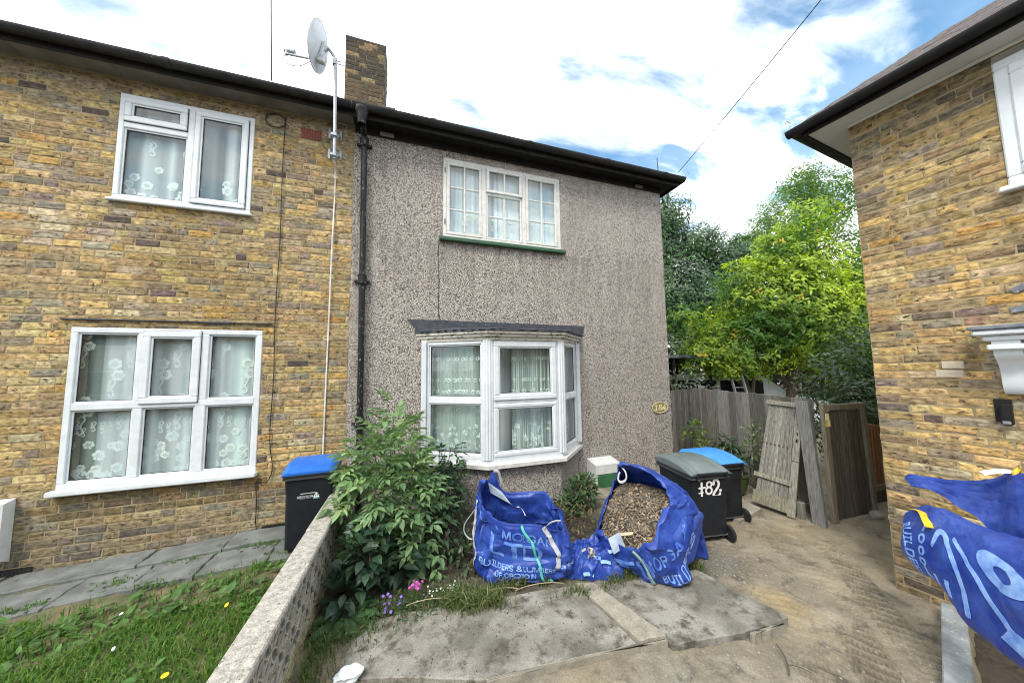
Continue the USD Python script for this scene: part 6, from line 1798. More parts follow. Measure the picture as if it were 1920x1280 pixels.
b3, on3, _ = crumpled("crumpled_bag", "low crumpled blue bag lying between the two full builders bags", (1.80, 2.93), 0.40, 0.24, 0.24, -0.25, 31)
q0 = np.array([1.93, 2.70, 0.30])
part("label_patch", trimesh.Trimesh(np.array([q0 + d for d in ((-0.09, 0.0, 0.07), (0.045, 0.01, 0.10), (0.10, 0.0, -0.035), (-0.045, -0.02, -0.065), (-0.085, 0.006, 0.07), (0.05, 0.016, 0.10), (0.105, 0.006, -0.035), (-0.04, -0.014, -0.065))]), process=False).convex_hull, "white_patch", b3)
for k in range(5):
    s0 = on3(1.62 + k * 0.09, 2.80 + rb.uniform(-0.05, 0.05))
    part("pale_print", ribbon(spline([s0 + [0, -0.012, 0.008], s0 + [0.05, -0.03, 0.012], s0 + [0.09, -0.045, 0.0]], 10), np.repeat([[0.1, -0.7, 0.7]], 10, 0), 0.03), "bag_print_pale", b3)
ms = []
for k in range(14):
    ms.append(obox((1.70 + rb.normal(0, 0.03), 2.78 + rb.normal(0, 0.025), 0.20 + rb.uniform(0, 0.07)), rb.normal(size=3), (0.2, 1, 0.1), (0, 0.1, 1), 0.025, 0.012, 0.004, 0.002))
part("scraps", cat(ms), "chip_wood", b3, tint=(0.38, 0.35, 0.30), kind="stuff")
b4, on4, _ = crumpled("crumpled_bag", "tall crumpled blue bag squashed against the numbered bin", (2.93, 2.83), 0.17, 0.17, 0.40, 0.4, 57)
b5, on5, _ = crumpled("crumpled_bag", "small blue scrap of bag under the tipped bag beside the iris", (2.30, 2.66), 0.08, 0.06, 0.10, 0.2, 71)

# ---- big bag at the right edge, hanging open against the brick wall
b6 = thing("builders_bag", "large blue builders bag with a yellow strap in the right foreground by the brick wall", "builders bag", (3.4, 1.15, 0), "blue builders bags")
from scipy.interpolate import CubicSpline


def net(N):
    N = np.array(N, float)
    return CubicSpline(np.linspace(0, 1, N.shape[0]), N, axis=0), N


def net_at(N, s, t):
    """surface through the control net: s along its columns, t down its rows"""
    N = np.array(N, float)
    A = CubicSpline(np.linspace(0, 1, N.shape[1]), N, axis=1)(s)          # rows x pts x 3
    A = np.moveaxis(A, 0, 1)                                                # pts x rows x 3
    out = np.zeros((len(s), 3))
    cs_ = CubicSpline(np.linspace(0, 1, N.shape[0]), A, axis=1)
    tt = np.asarray(t)
    for i in range(len(s)):
        pass
    ku = np.clip(np.searchsorted(cs_.x, tt, side="right") - 1, 0, len(cs_.x) - 2)
    dx = (tt - cs_.x[ku])[:, None]
    i = np.arange(len(s))
    c = cs_.c
    return c[0, ku, i] * dx ** 3 + c[1, ku, i] * dx ** 2 + c[2, ku, i] * dx + c[3, ku, i]


def net_sheet(N, ns, nt, seed, amp, th=0.004):
    S, T = np.meshgrid(np.linspace(0, 1, ns), np.linspace(0, 1, nt), indexing="ij")
    P = net_at(N, S.ravel(), T.ravel()).reshape(ns, nt, 3)
    n = np.cross(np.gradient(P, axis=0), np.gradient(P, axis=1)); n /= np.maximum(np.linalg.norm(n, axis=-1, keepdims=True), 1e-9)
    q = np.stack([S * 5, T * 4, 0 * S + seed], -1)
    w = (meshkit.fbm(q, 4, seed) - 0.5) * 2 * amp + (0.25 - np.abs(meshkit.fbm(q * 1.7 + 4, 4, seed + 2) - 0.5)) * amp * 0.9
    w = w * 0.4 + amp * (0.60 * facet(P, seed + 8, 0.34, 20.0) + 0.14 * facet(P, seed + 9, 0.14, 14.0))
    P = P + n * w[..., None]
    return P, n


P, n_ = net_sheet(NET, 110, 80, 7, 0.026)
eye = np.array([0, 0, CAM_H])
if ((eye - P[50, 40]) @ n_[50, 40]) < 0:
    n_ = -n_
F = grid_faces(110, 80)
part("bag", (np.vstack([P.reshape(-1, 3), (P - n_ * 0.005).reshape(-1, 3)]), np.vstack([F, F[:, ::-1] + 110 * 80])), "bag_blue", b6, smooth=True)
Pf, nf_ = net_sheet(FLAP, 90, 40, 17, 0.040)
F = grid_faces(90, 40)
part("flap", (np.vstack([Pf.reshape(-1, 3), (Pf - nf_ * 0.005).reshape(-1, 3)]), np.vstack([F, F[:, ::-1] + 90 * 40])), "bag_blue", b6, smooth=True)


def on_net(s, t, off):
    k, j = np.clip(np.asarray(s) * 109, 0, 108.99), np.clip(np.asarray(t) * 79, 0, 78.99)
    a, b = k.astype(int), j.astype(int)
    fa, fb = (k - a)[:, None], (j - b)[:, None]
    g = lambda Q: (Q[a, b] * (1 - fa) + Q[a + 1, b] * fa) * (1 - fb) + (Q[a, b + 1] * (1 - fa) + Q[a + 1, b + 1] * fa) * fb
    return g(P) + g(n_) * np.asarray(off)[:, None]


def net_print(shape, s0, t0, su, tu, rot=0.0, mat="bag_print_pale"):
    """flat shape (metres) wrapped on the front of the big bag; su, tu: net units per metre"""
    v, f = shape if isinstance(shape, tuple) else prism(shape, 0, 0.0015)
    v, f = trimesh.remesh.subdivide_to_size(v, f, 0.03)
    c, s = math.cos(rot), math.sin(rot)
    x, y = c * v[:, 0] - s * v[:, 1], s * v[:, 0] + c * v[:, 1]
    part("lettering", (on_net(s0 + x * su, t0 - y * tu, 0.002 + v[:, 2]), f), mat, b6)


SU, TU = 1 / 0.95, 1 / 0.95
net_print(tm("BUILDERS", 0.085, True), 0.115, 0.47, SU, TU, -1.35)
chain = unary_union([Point(0, 0.085 * k).buffer(0.036, 10).difference(Point(0, 0.085 * k).buffer(0.019, 8)) for k in range(3)] + [LineString([(0.0, 0.23), (0.02, 0.27)]).buffer(0.012), LineString([(0, -0.04), (0.02, -0.11), (0.05, -0.15)]).buffer(0.009)])
net_print(chain, 0.275, 0.50, SU, TU, 0.12)
net_print(LineString(spline([(-0.13, 0.06), (-0.06, 0.15), (0.04, 0.06), (0.10, -0.10), (0.12, -0.28)], 30)).buffer(0.017).difference(Point(-0.05, 0.105).buffer(0.018)), 0.52, 0.40, SU, TU)
net_print(LineString(spline([(-0.12, 0.14), (-0.02, 0.06), (0.07, -0.06), (0.16, -0.22)], 30)).buffer(0.013), 0.70, 0.40, SU, TU)
net_print(affinity.rotate(affinity.scale(Point(0, 0).buffer(0.10, 14).difference(Point(0.0, 0).buffer(0.04, 10)), 1.25, 0.85), -25), 0.86, 0.30, SU, TU)
net_print(affinity.rotate(sbox(-0.015, -0.06, 0.015, 0.06), 8), 0.50, 0.60, SU, TU)
net_print(affinity.rotate(sbox(-0.011, -0.05, 0.011, 0.05), 12), 0.40, 0.60, SU, TU)
net_print(affinity.rotate(sbox(-0.10, -0.05, 0.10, 0.05), -25), 0.93, 0.68, SU, TU)
lipc = (P[:, 0] + P[:, 15]) / 2
yp = spline([P[20, 2] + [0, 0, 0.006], (P[25, 9] * 0.5 + P[25, 8] * 0.5) + [0, 0, 0.012], P[34, 16] + n_[34, 16] * 0.008, P[39, 19] + n_[39, 19] * 0.006], 24)
part("strap", ribbon(yp, np.repeat([[-0.45, -0.35, 0.85]], 24, 0), 0.055), "strap_yellow", b6)
kn = Pf[74, 1]
part("knot", cat([tube(spline([kn + [-0.02, -0.02, -0.02], kn + [-0.035, -0.03, 0.02], kn + [0.0, -0.03, 0.03], kn + [0.02, -0.03, 0.0], kn + [-0.01, -0.035, -0.02], kn + [0.03, -0.04, -0.035]], 30), 0.011, 7)]), "strap_yellow", b6)
part("strap", ribbon(spline([kn + [-0.17, 0.06, 0.0], kn + [-0.08, 0.02, 0.016], kn + [-0.01, -0.01, 0.012]], 16), np.repeat([[-0.5, -0.5, 0.7]], 16, 0), 0.03), "strap_white", b6)
# timber edging and dark earth below it
pbr("painted_timber", (0.30, 0.335, 0.36), (0.17, 0.19, 0.20), scale=9.0, rough=0.6, bump=0.6, bscale=60.0, spots=0.61, spot_col=(0.50, 0.46, 0.38), spot_scale=24.0)
part("edging_board", beam((4.06, 1.42, 0.055), (2.9, 1.03, 0.055), 0.115, 0.10, bev=0.006), "painted_timber", None, label="grey painted timber edging board under the foreground bag", cat="board", at=(3.4, 1.2, 0))
ex, ey = np.meshgrid(np.linspace(2.9, 4.15, 60), np.linspace(0.2, 1.36, 60), indexing="ij")
ez = -0.07 + (meshkit.fbm(np.stack([ex * 5, ey * 5, 0 * ex], -1), 4, 61) - 0.4) * 0.20
lim = 1.03 + (ex - 2.9) * 0.336 - 0.05
ey = np.minimum(ey, lim)
part("soil_heap", (np.stack([ex, ey, ez], -1).reshape(-1, 3), grid_faces(60, 60)), "soil", None, kind="stuff", label="dark loose soil behind the edging board", cat="soil")
# ================================================================== PLANTS
rp = np.random.default_rng(2024)
for nm, a in (("leaf_bright", dict(rough=0.5, trans=0.42)), ("leaf_dark", dict(rough=0.42, trans=0.22, spec=0.45)), ("leaf_elder", dict(rough=0.5, trans=0.30)), ("grass_blade", dict(rough=0.5, trans=0.35))):
    leaf_mat(nm, **a)
pbr("bark", (0.10, 0.08, 0.06), (0.05, 0.04, 0.032), scale=18.0, rough=0.9, bump=1.0, stretch=(1, 1, 0.3))
pbr("green_stem", (0.10, 0.14, 0.045), (0.07, 0.09, 0.03), rough=0.6)
pbr("petal_magenta", (0.55, 0.08, 0.42), rough=0.6)
pbr("petal_purple", (0.22, 0.12, 0.50), rough=0.6)
pbr("petal_yellow", (0.85, 0.58, 0.01), rough=0.6)
pbr("petal_white", (0.72, 0.72, 0.68), rough=0.6)


def unit(v):
    return v / np.maximum(np.linalg.norm(v, axis=-1, keepdims=True), 1e-9)


def leaves(P, D, U, L, W, droop=0.15, fold=0.12, fine=False):
    """many leaves at once: base points P, directions D, upward sides U, lengths and widths"""
    P, D = np.asarray(P, float), unit(np.asarray(D, float))
    S = unit(np.cross(D, U)); N = np.cross(S, D)
    L, W = (np.broadcast_to(np.asarray(q, float), (len(P),))[:, None] for q in (L, W))
    if fine:
        rows = [(0.0, 0, 0), (0.30, 0.46, 1), (0.62, 0.40, 1), (1.0, 0, 0)]
        pts = [P]
        for (x, w, _) in rows[1:3]:
            c = P + D * L * x - N * droop * L * x * x
            pts += [c - S * W * w + N * fold * W, c, c + S * W * w + N * fold * W]
        pts.append(P + D * L - N * droop * L)
        T = [(0, 1, 2), (0, 2, 3), (1, 4, 5), (1, 5, 2), (2, 5, 6), (2, 6, 3), (4, 7, 5), (5, 7, 6)]
    else:
        c = P + D * L * 0.45 - N * droop * L * 0.2
        pts = [P, c - S * W * 0.5 + N * fold * W, c, c + S * W * 0.5 + N * fold * W, P + D * L - N * droop * L]
        T = [(0, 1, 2), (0, 2, 3), (1, 4, 2), (2, 4, 3)]
    k = len(pts)
    V = np.stack(pts, 1).reshape(-1, 3)
    F = (np.arange(len(P))[:, None, None] * k + np.array(T)[None]).reshape(-1, 3)
    return V, F, k


def tints(n, k, cols, w=None, var=0.18):
    cols = np.array(cols, float)
    i = rp.choice(len(cols), n, p=None if w is None else np.array(w) / np.sum(w))
    return np.repeat(cols[i] * rp.uniform(1 - var, 1 + var, (n, 1)) * rp.uniform(0.93, 1.07, (n, 3)), k, 0)


def in_blobs(blobs, n, shell=0.5):
    """points in ellipsoids, more of them towards the outside; also the outward directions"""
    vol = np.array([b[3] * b[4] * b[5] for b in blobs]) ** 0.8
    i = rp.choice(len(blobs), n, p=vol / vol.sum())
    d = unit(rp.normal(size=(n, 3)))
    r = (shell + (1 - shell) * rp.random(n) ** 0.6)
    B = np.array(blobs)[i]
    return B[:, :3] + d * B[:, 3:6] * r[:, None], d, r


def compound(P, D, U, npair, ll, spread, mat_cols, w=None):
    """pinnate leaves: pairs of leaflets along a rachis and one at its tip"""
    LP, LD, LU, LL = [], [], [], []
    D = unit(D); S = unit(np.cross(D, U)); N = np.cross(S, D)
    for k in range(npair):
        x = spread * (0.35 + 0.65 * k / max(npair - 1, 1))
        for s in (-1, 1):
            LP.append(P + D * x - N * 0.35 * x * x / spread); LD.append(unit(D * 0.55 + S * s * 0.85 - N * 0.15 + rp.normal(0, 0.13, P.shape))); LU.append(N); LL.append(np.full(len(P), ll * (0.8 + 0.2 * k / npair)))
    LP.append(P + D * spread * 1.1 - N * 0.42 * spread); LD.append(unit(D - N * 0.45 + rp.normal(0, 0.1, P.shape))); LU.append(N); LL.append(np.full(len(P), ll * 1.1))
    n = len(LP)
    base = tints(len(P), 1, mat_cols, w)
    LP, LD, LU, LL = np.concatenate(LP), np.concatenate(LD), np.concatenate(LU), np.concatenate(LL)
    LL = LL * rp.uniform(0.8, 1.2, len(LL))
    V, F, k = leaves(LP, LD, LU, LL, LL * 0.46, 0.22, 0.16, True)
    t = np.repeat(np.tile(base, (n, 1)) * rp.uniform(0.85, 1.15, (len(LP), 1)), k, 0)
    return V, F, t


def merge(ls):
    V, F, T, n = [], [], [], 0
    for v, f, t in ls:
        V.append(v); F.append(f + n); T.append(t); n += len(v)
    return (np.vstack(V), np.vstack(F)), np.vstack(T)


def limbs(base, tops, r0, n=9, bend=0.3, split=0.35):
    """tapered trunk that forks towards the given points"""
    base = np.array(base, float)
    ms = []
    m = np.mean(tops, 0)
    fork = base + (m - base) * split
    trunk = spline([base, base * 0.5 + fork * 0.5 + rp.normal(0, 0.03, 3), fork], 8)
    ms.append(tube(trunk, np.linspace(r0, r0 * 0.72, 8), 10))
    for t in tops:
        t = np.array(t, float)
        mid = fork * 0.45 + t * 0.55 + rp.normal(0, 0.12, 3) * np.linalg.norm(t - fork) * bend
        pth = spline([fork - (fork - base) * 0.04, mid, t], n)
        ms.append(tube(pth, np.linspace(r0 * 0.55, r0 * 0.10, n), 7))
        for q in range(3):
            s = pth[rp.integers(3, n)]
            e = s + unit(rp.normal(size=3) + [0, 0, 0.5]) * np.linalg.norm(t - fork) * rp.uniform(0.2, 0.4)
            ms.append(tube(spline([s, (s + e) / 2 + rp.normal(0, 0.03, 3), e], 6), np.linspace(r0 * 0.2, r0 * 0.05, 6), 5))
    return cat(ms)


def rosettes(P, D, n, L, W, up=0.5):
    """whorls of leaves round shoot tips"""
    PP, DD, UU = [], [], []
    D = unit(D + np.array([0, 0, up]))
    A = unit(np.cross(D, rp.normal(size=D.shape))); B = np.cross(D, A)
    for k in range(n):
        a = 2 * PI * k / n + rp.uniform(0, 0.7, len(P))
        ra = np.cos(a)[:, None] * A + np.sin(a)[:, None] * B
        PP.append(P + D * rp.uniform(-0.03, 0.03, (len(P), 1))); DD.append(ra + D * rp.uniform(0.05, 0.55, (len(P), 1)) - np.array([0, 0, 0.12])); UU.append(D)
    PP, DD, UU = np.concatenate(PP), np.concatenate(DD), np.concatenate(UU)
    l_ = L * rp.uniform(0.7, 1.2, len(PP))
    return PP, DD, UU, l_, l_ * W


# ---- bright young tree with whorled leaves beyond the fence
bt = thing("magnolia_tree", "bright yellow green broad leaved tree beyond the fence, the nearest tree", "tree", (10.4, 6.0, 0))
BL = [(10.3, 6.1, 3.5, 1.9, 1.5, 1.7), (9.4, 6.5, 2.5, 1.5, 1.2, 1.0), (11.3, 5.6, 2.9, 1.6, 1.3, 1.5), (10.6, 6.0, 4.9, 1.4, 1.2, 1.1), (11.1, 5.8, 6.05, 0.9, 0.8, 0.7), (9.3, 6.4, 4.0, 1.0, 0.9, 1.1), (12.3, 5.3, 4.1, 1.2, 1.0, 1.4), (8.6, 7.0, 2.9, 0.8, 0.8, 0.6), (9.8, 5.9, 5.2, 0.6, 0.6, 0.5), (12.4, 5.3, 2.3, 1.3, 1.0, 0.9), (7.9, 7.1, 3.3, 0.7, 0.6, 0.5), (8.2, 7.0, 2.2, 0.9, 0.8, 0.6), (8.9, 6.7, 1.9, 0.9, 0.7, 0.4), (11.9, 5.6, 1.7, 1.2, 0.8, 0.5)]
Pt, Dt, Rt = in_blobs(BL, 5600, 0.40)
keep = meshkit.fbm(Pt * 0.9, 3, 5) > 0.33
Pt, Dt, Rt = Pt[keep], Dt[keep], Rt[keep]
PP, DD, UU, l_, w_ = rosettes(Pt, Dt, 6, 0.125, 0.42)
PP = PP + rp.normal(0, 0.035, PP.shape); DD = DD + rp.normal(0, 0.35, DD.shape)
V, F, k = leaves(PP, DD, UU, l_, w_, 0.25, 0.14, True)
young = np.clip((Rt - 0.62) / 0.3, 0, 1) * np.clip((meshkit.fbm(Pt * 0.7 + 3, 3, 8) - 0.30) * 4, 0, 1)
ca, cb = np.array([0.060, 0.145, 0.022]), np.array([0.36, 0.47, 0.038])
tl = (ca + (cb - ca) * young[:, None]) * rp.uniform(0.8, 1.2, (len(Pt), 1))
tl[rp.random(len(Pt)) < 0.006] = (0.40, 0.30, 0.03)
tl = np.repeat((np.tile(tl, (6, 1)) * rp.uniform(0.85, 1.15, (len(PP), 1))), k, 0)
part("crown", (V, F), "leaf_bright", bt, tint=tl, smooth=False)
part("trunk", limbs((10.35, 6.25, -0.1), [(10.3, 6.1, 4.2), (9.2, 6.5, 3.0), (11.2, 5.6, 3.4), (10.8, 5.9, 5.4), (9.3, 6.4, 4.4), (12.2, 5.3, 4.2)], 0.13), "bark", bt, smooth=40)
part("trunk", limbs((9.3, 6.35, -0.1), [(9.1, 6.5, 2.8), (9.6, 6.3, 3.6), (8.5, 6.9, 3.0)], 0.09), "bark", bt, smooth=40)
part("trunk", limbs((11.55, 5.65, -0.1), [(11.4, 5.6, 3.6), (12.3, 5.3, 3.6), (11.8, 5.5, 4.6)], 0.12), "bark", bt, smooth=40)


def leafy_tree(label, base, blobs, n, L, cols, w, mat="leaf_dark", r0=0.2, W=0.45, seed=0, thin=0.36, shell=0.5, up=0.35):
    t = thing("tree", label, "tree", base)
    P, D, R_ = in_blobs(blobs, n, shell)
    kp = meshkit.fbm(P * 1.1, 3, seed) > thin
    P, D, R_ = P[kp], D[kp], R_[kp]
    PP, DD, UU, l_, w_ = rosettes(P, D, 5, L, W, up)
    PP = PP + rp.normal(0, L * 0.6, PP.shape)
    V, F, k = leaves(PP, DD, UU, l_, w_, 0.3, 0.1)
    g = tints(len(P), 1, cols, w)
    tl = np.repeat(np.tile(g, (5, 1)) * rp.uniform(0.8, 1.2, (len(PP), 1)), k, 0)
    part("crown", (V, F), mat, t, tint=tl)
    part("trunk", limbs((*base[:2], -0.2), [b[:3] for b in blobs[:6]], r0), "bark", t, smooth=40)
    return t


leafy_tree("tall dark green tree behind the pebbledash house, left of the bright tree", (11.6, 11.0, 0), [(11.6, 11.0, 5.2, 2.0, 1.8, 2.4), (10.6, 11.6, 7.4, 1.6, 1.5, 1.7), (12.8, 10.2, 4.6, 1.8, 1.6, 2.2), (11.2, 11.0, 8.6, 1.1, 1.1, 1.2), (13.6, 9.9, 6.6, 1.3, 1.2, 1.2), (10.2, 12.0, 4.0, 1.8, 1.5, 2.2), (12.4, 10.6, 7.4, 1.2, 1.2, 1.0)],
           11500, 0.15, [(0.030, 0.072, 0.030), (0.042, 0.095, 0.036), (0.065, 0.135, 0.040)], [4, 4, 2], seed=3, r0=0.24, thin=0.22, shell=0.25)
leafy_tree("tall feathery mid green tree behind the bright tree, beside the brick house", (18.6, 10.3, 0), [(18.6, 10.3, 8.9, 2.2, 2.0, 1.9), (17.2, 10.8, 7.2, 1.9, 1.8, 1.8), (20.3, 9.6, 10.4, 1.8, 1.6, 1.6), (19.0, 10.0, 11.1, 1.2, 1.1, 1.0), (21.0, 9.0, 7.0, 2.2, 2.0, 2.2), (16.4, 11.2, 7.9, 0.9, 0.9, 0.8), (18.2, 10.4, 4.4, 2.4, 2.2, 2.2)],
           7600, 0.16, [(0.060, 0.135, 0.030), (0.085, 0.165, 0.035), (0.120, 0.21, 0.04)], [3, 4, 3], mat="leaf_bright", seed=9, thin=0.40, r0=0.22)
leafy_tree("dark glossy evergreen growing behind the gate", (7.6, 3.55, 0), [(7.6, 3.6, 1.5, 0.95, 0.8, 0.95), (8.3, 3.2, 1.7, 0.9, 0.8, 1.1), (7.1, 3.35, 0.9, 0.7, 0.6, 0.8), (6.9, 3.1, 1.35, 0.40, 0.40, 0.45), (8.9, 3.6, 2.2, 0.9, 0.9, 0.9)],
           1300, 0.10, [(0.020, 0.045, 0.016), (0.030, 0.065, 0.022), (0.045, 0.085, 0.03)], [5, 4, 2], seed=13, r0=0.07, thin=0.30)


def bush(name, label, c, blobs, n, L, cols, w=None, mat="leaf_dark", W=0.5, fine=False, group=None, stems=5, sr=0.008):
    t = thing(name, label, "plant" if name != "shrub" else "shrub", c, group)
    P, D, R_ = in_blobs(blobs, n, 0.35)
    P[:, 2] = np.maximum(P[:, 2], 0.02)
    l_ = L * rp.uniform(0.65, 1.25, n)
    V, F, k = leaves(P, D + rp.normal(0, 0.6, D.shape) + [0, 0, 0.1], np.tile([0, 0, 1.0], (n, 1)) + rp.normal(0, 0.25, (n, 3)), l_, l_ * W, 0.25, 0.12, fine)
    part("foliage", (V, F), mat, t, tint=tints(n, k, cols, w))
    ms = []
    for q in range(stems):
        b = blobs[q % len(blobs)]
        e = np.array(b[:3]) + rp.normal(0, 0.3, 3) * np.array(b[3:6])
        s = np.array([c[0] + rp.normal(0, 0.03), c[1] + rp.normal(0, 0.03), 0.0])
        ms.append(tube(spline([s, s * 0.4 + e * 0.6 + rp.normal(0, 0.03, 3), e], 8), np.linspace(sr, sr * 0.4, 8), 5))
    part("stems", cat(ms), "bark", t)
    return t


leafy_tree("dark leafy thicket behind the board fence below the bright tree", (9.9, 8.2, 0), [(9.6, 8.6, 1.5, 1.3, 0.9, 1.2), (11.4, 7.6, 1.6, 1.3, 0.9, 1.3), (13.2, 6.8, 1.8, 1.4, 0.9, 1.5), (8.9, 9.0, 2.4, 1.0, 0.8, 0.9), (14.8, 6.2, 2.2, 1.3, 0.9, 1.6), (12.4, 7.4, 2.8, 1.2, 0.8, 0.9)],
           2300, 0.15, [(0.020, 0.048, 0.018), (0.032, 0.07, 0.024), (0.05, 0.10, 0.03)], [5, 4, 2], seed=23, r0=0.08, thin=0.38)
# grey-green bush in the shed's shade, hedge leaves over the fence
bush("shrub", "grey green shrub in front of the dark shed beyond the fence", (6.5, 6.3, 0), [(6.35, 6.2, 1.45, 0.5, 0.45, 0.45), (6.9, 6.0, 1.3, 0.45, 0.4, 0.4), (6.2, 6.2, 1.0, 0.6, 0.5, 0.6)], 700, 0.11, [(0.10, 0.13, 0.10), (0.065, 0.095, 0.065), (0.15, 0.18, 0.15)], mat="leaf_dark", W=0.4)
bush("shrub", "small yellow green shrub by the corner of the pebbledash house", (5.06, 4.55, 0), [(5.05, 4.6, 0.80, 0.20, 0.16, 0.17), (5.15, 4.5, 0.55, 0.16, 0.15, 0.15), (5.0, 4.5, 0.3, 0.2, 0.2, 0.25)], 260, 0.10, [(0.11, 0.17, 0.028), (0.15, 0.20, 0.035), (0.05, 0.09, 0.025)], mat="leaf_bright", fine=True)
bush("shrub", "pale variegated climbing bush beside the plank door", (5.08, 3.55, 0), [(5.03, 3.52, 0.95, 0.10, 0.16, 0.16), (4.98, 3.50, 0.72, 0.12, 0.16, 0.16), (5.02, 3.45, 0.45, 0.08, 0.12, 0.2)], 300, 0.055, [(0.16, 0.20, 0.10), (0.06, 0.10, 0.03), (0.28, 0.30, 0.18)], [3, 4, 1.2], mat="leaf_bright")
bush("pot_plant", "dark leafy plant growing in the green pot", (4.86, 3.72, 0.3), [(4.86, 3.72, 0.52, 0.17, 0.15, 0.18), (4.82, 3.85, 0.75, 0.12, 0.12, 0.12)], 150, 0.13, [(0.022, 0.045, 0.018), (0.035, 0.07, 0.025)], fine=True)
bush("shrub", "dark bushy shrub between the bay and the meter box", (2.40, 4.10, 0), [(2.38, 4.08, 0.26, 0.22, 0.20, 0.24), (2.50, 4.2, 0.30, 0.14, 0.14, 0.14), (2.15, 4.0, 0.14, 0.25, 0.2, 0.12)], 560, 0.085, [(0.030, 0.058, 0.022), (0.045, 0.085, 0.030), (0.06, 0.11, 0.04)], fine=True)
bush("weeds", "dark low weeds in the shade between the elder and the left blue bag", (0.55, 3.75, 0), [(0.50, 3.70, 0.14, 0.30, 0.35, 0.14), (0.62, 3.35, 0.09, 0.16, 0.25, 0.09), (0.55, 4.10, 0.22, 0.22, 0.18, 0.20)], 520, 0.07, [(0.030, 0.060, 0.024), (0.045, 0.085, 0.032), (0.07, 0.06, 0.035)], fine=True)
bush("weeds", "brown dead weeds behind the left blue bag", (1.75, 3.75, 0), [(1.65, 3.8, 0.16, 0.35, 0.25, 0.16), (2.0, 3.6, 0.14, 0.3, 0.25, 0.14)], 420, 0.07, [(0.13, 0.075, 0.045), (0.09, 0.06, 0.035), (0.08, 0.10, 0.03)], mat="leaf_dark", W=0.35)

# ---- the big elder bush at the garden wall
eb = thing("elder_bush", "large bushy elder shrub with fresh green leaves growing between garden wall and bay", "shrub", (-0.2, 3.75, 0))
GREENS = [(0.135, 0.225, 0.10), (0.175, 0.28, 0.125), (0.095, 0.17, 0.075), (0.24, 0.35, 0.16)]
EBL = [(-0.12, 3.80, 0.78, 0.43, 0.38, 0.42), (-0.35, 3.82, 0.62, 0.22, 0.30, 0.34), (0.06, 3.70, 0.55, 0.29, 0.30, 0.30), (-0.12, 4.05, 1.12, 0.28, 0.28, 0.28), (0.20, 3.55, 0.34, 0.26, 0.26, 0.24), (-0.12, 4.30, 1.38, 0.16, 0.16, 0.20), (-0.35, 3.95, 0.98, 0.26, 0.24, 0.22)]
Pe, De, Re = in_blobs(EBL, 430, 0.40)
ok = Pe[:, 1] < 4.80
Pe, De = Pe[ok], De[ok]
De = unit(De * [1, 1, 0.7] + np.array([0, -0.25, 0.20]) + rp.normal(0, 0.25, De.shape))
lo_ = Pe[:, 2] < 0.62
L1 = compound(Pe[~lo_], De[~lo_], np.tile([0, 0, 1.0], ((~lo_).sum(), 1)) + rp.normal(0, 0.2, ((~lo_).sum(), 3)), 3, 0.105, 0.15, GREENS, [4, 3, 3, 1.5])
L2 = compound(Pe[lo_], De[lo_], np.tile([0, 0, 1.0], (lo_.sum(), 1)) + rp.normal(0, 0.2, (lo_.sum(), 3)), 2, 0.115, 0.14, GREENS, [3, 1.5, 4, 0.5])
mesh_, tt = merge([L1, L2])
part("foliage", mesh_, "leaf_elder", eb, tint=tt)
ms = []
for b in EBL + EBL[:4]:
    e = np.array(b[:3]) + rp.normal(0, 0.25, 3) * np.array(b[3:6]) + [0, 0, 0.1]
    s = np.array([-0.18 + rp.normal(0, 0.10), 3.85 + rp.normal(0, 0.08), 0.0])
    ms.append(tube(spline([s, s * 0.45 + e * 0.55 + rp.normal(0, 0.04, 3), e], 12), np.linspace(0.013, 0.004, 12), 6))
part("stems", cat(ms), "bark", eb)
# dark big-leaved growth in the shade below it
bush("shrub", "dark big leaved undergrowth in the shade below the elder beside the wall", (-0.30, 3.30, 0), [(-0.30, 3.28, 0.34, 0.24, 0.24, 0.22), (-0.02, 3.30, 0.22, 0.20, 0.18, 0.16), (-0.42, 3.1, 0.16, 0.12, 0.16, 0.12)], 260, 0.13, [(0.022, 0.050, 0.028), (0.030, 0.065, 0.034), (0.016, 0.036, 0.02)], W=0.62, fine=True)
# rose climbing at the bay's left end
rs_ = thing("rose_bush", "dark green rose shoot climbing in front of the left end of the bay", "shrub", (0.48, 4.35, 0))
Pr, Dr, _ = in_blobs([(0.47, 4.30, 0.72, 0.18, 0.12, 0.16), (0.55, 4.26, 0.90, 0.16, 0.10, 0.10), (0.50, 4.30, 0.42, 0.24, 0.18, 0.24), (0.35, 4.35, 0.62, 0.22, 0.16, 0.16), (0.62, 4.25, 0.62, 0.14, 0.12, 0.12)], 150, 0.3)
L1 = compound(Pr, unit(Dr + [0, -0.4, 0]), np.tile([0, 0, 1.0], (len(Pr), 1)), 2, 0.085, 0.10, [(0.030, 0.075, 0.032), (0.045, 0.10, 0.042), (0.025, 0.058, 0.026)])
mesh_, tt = merge([L1])
part("foliage", mesh_, "leaf_elder", rs_, tint=tt)
part("stems", cat([tube(spline([(0.42 + 0.04 * k, 4.45, 0), (0.44 + 0.05 * k, 4.36, 0.5), (0.46 + 0.07 * k, 4.29, 0.95)], 10), np.linspace(0.009, 0.004, 10), 5) for k in range(3)]), "bark", rs_)
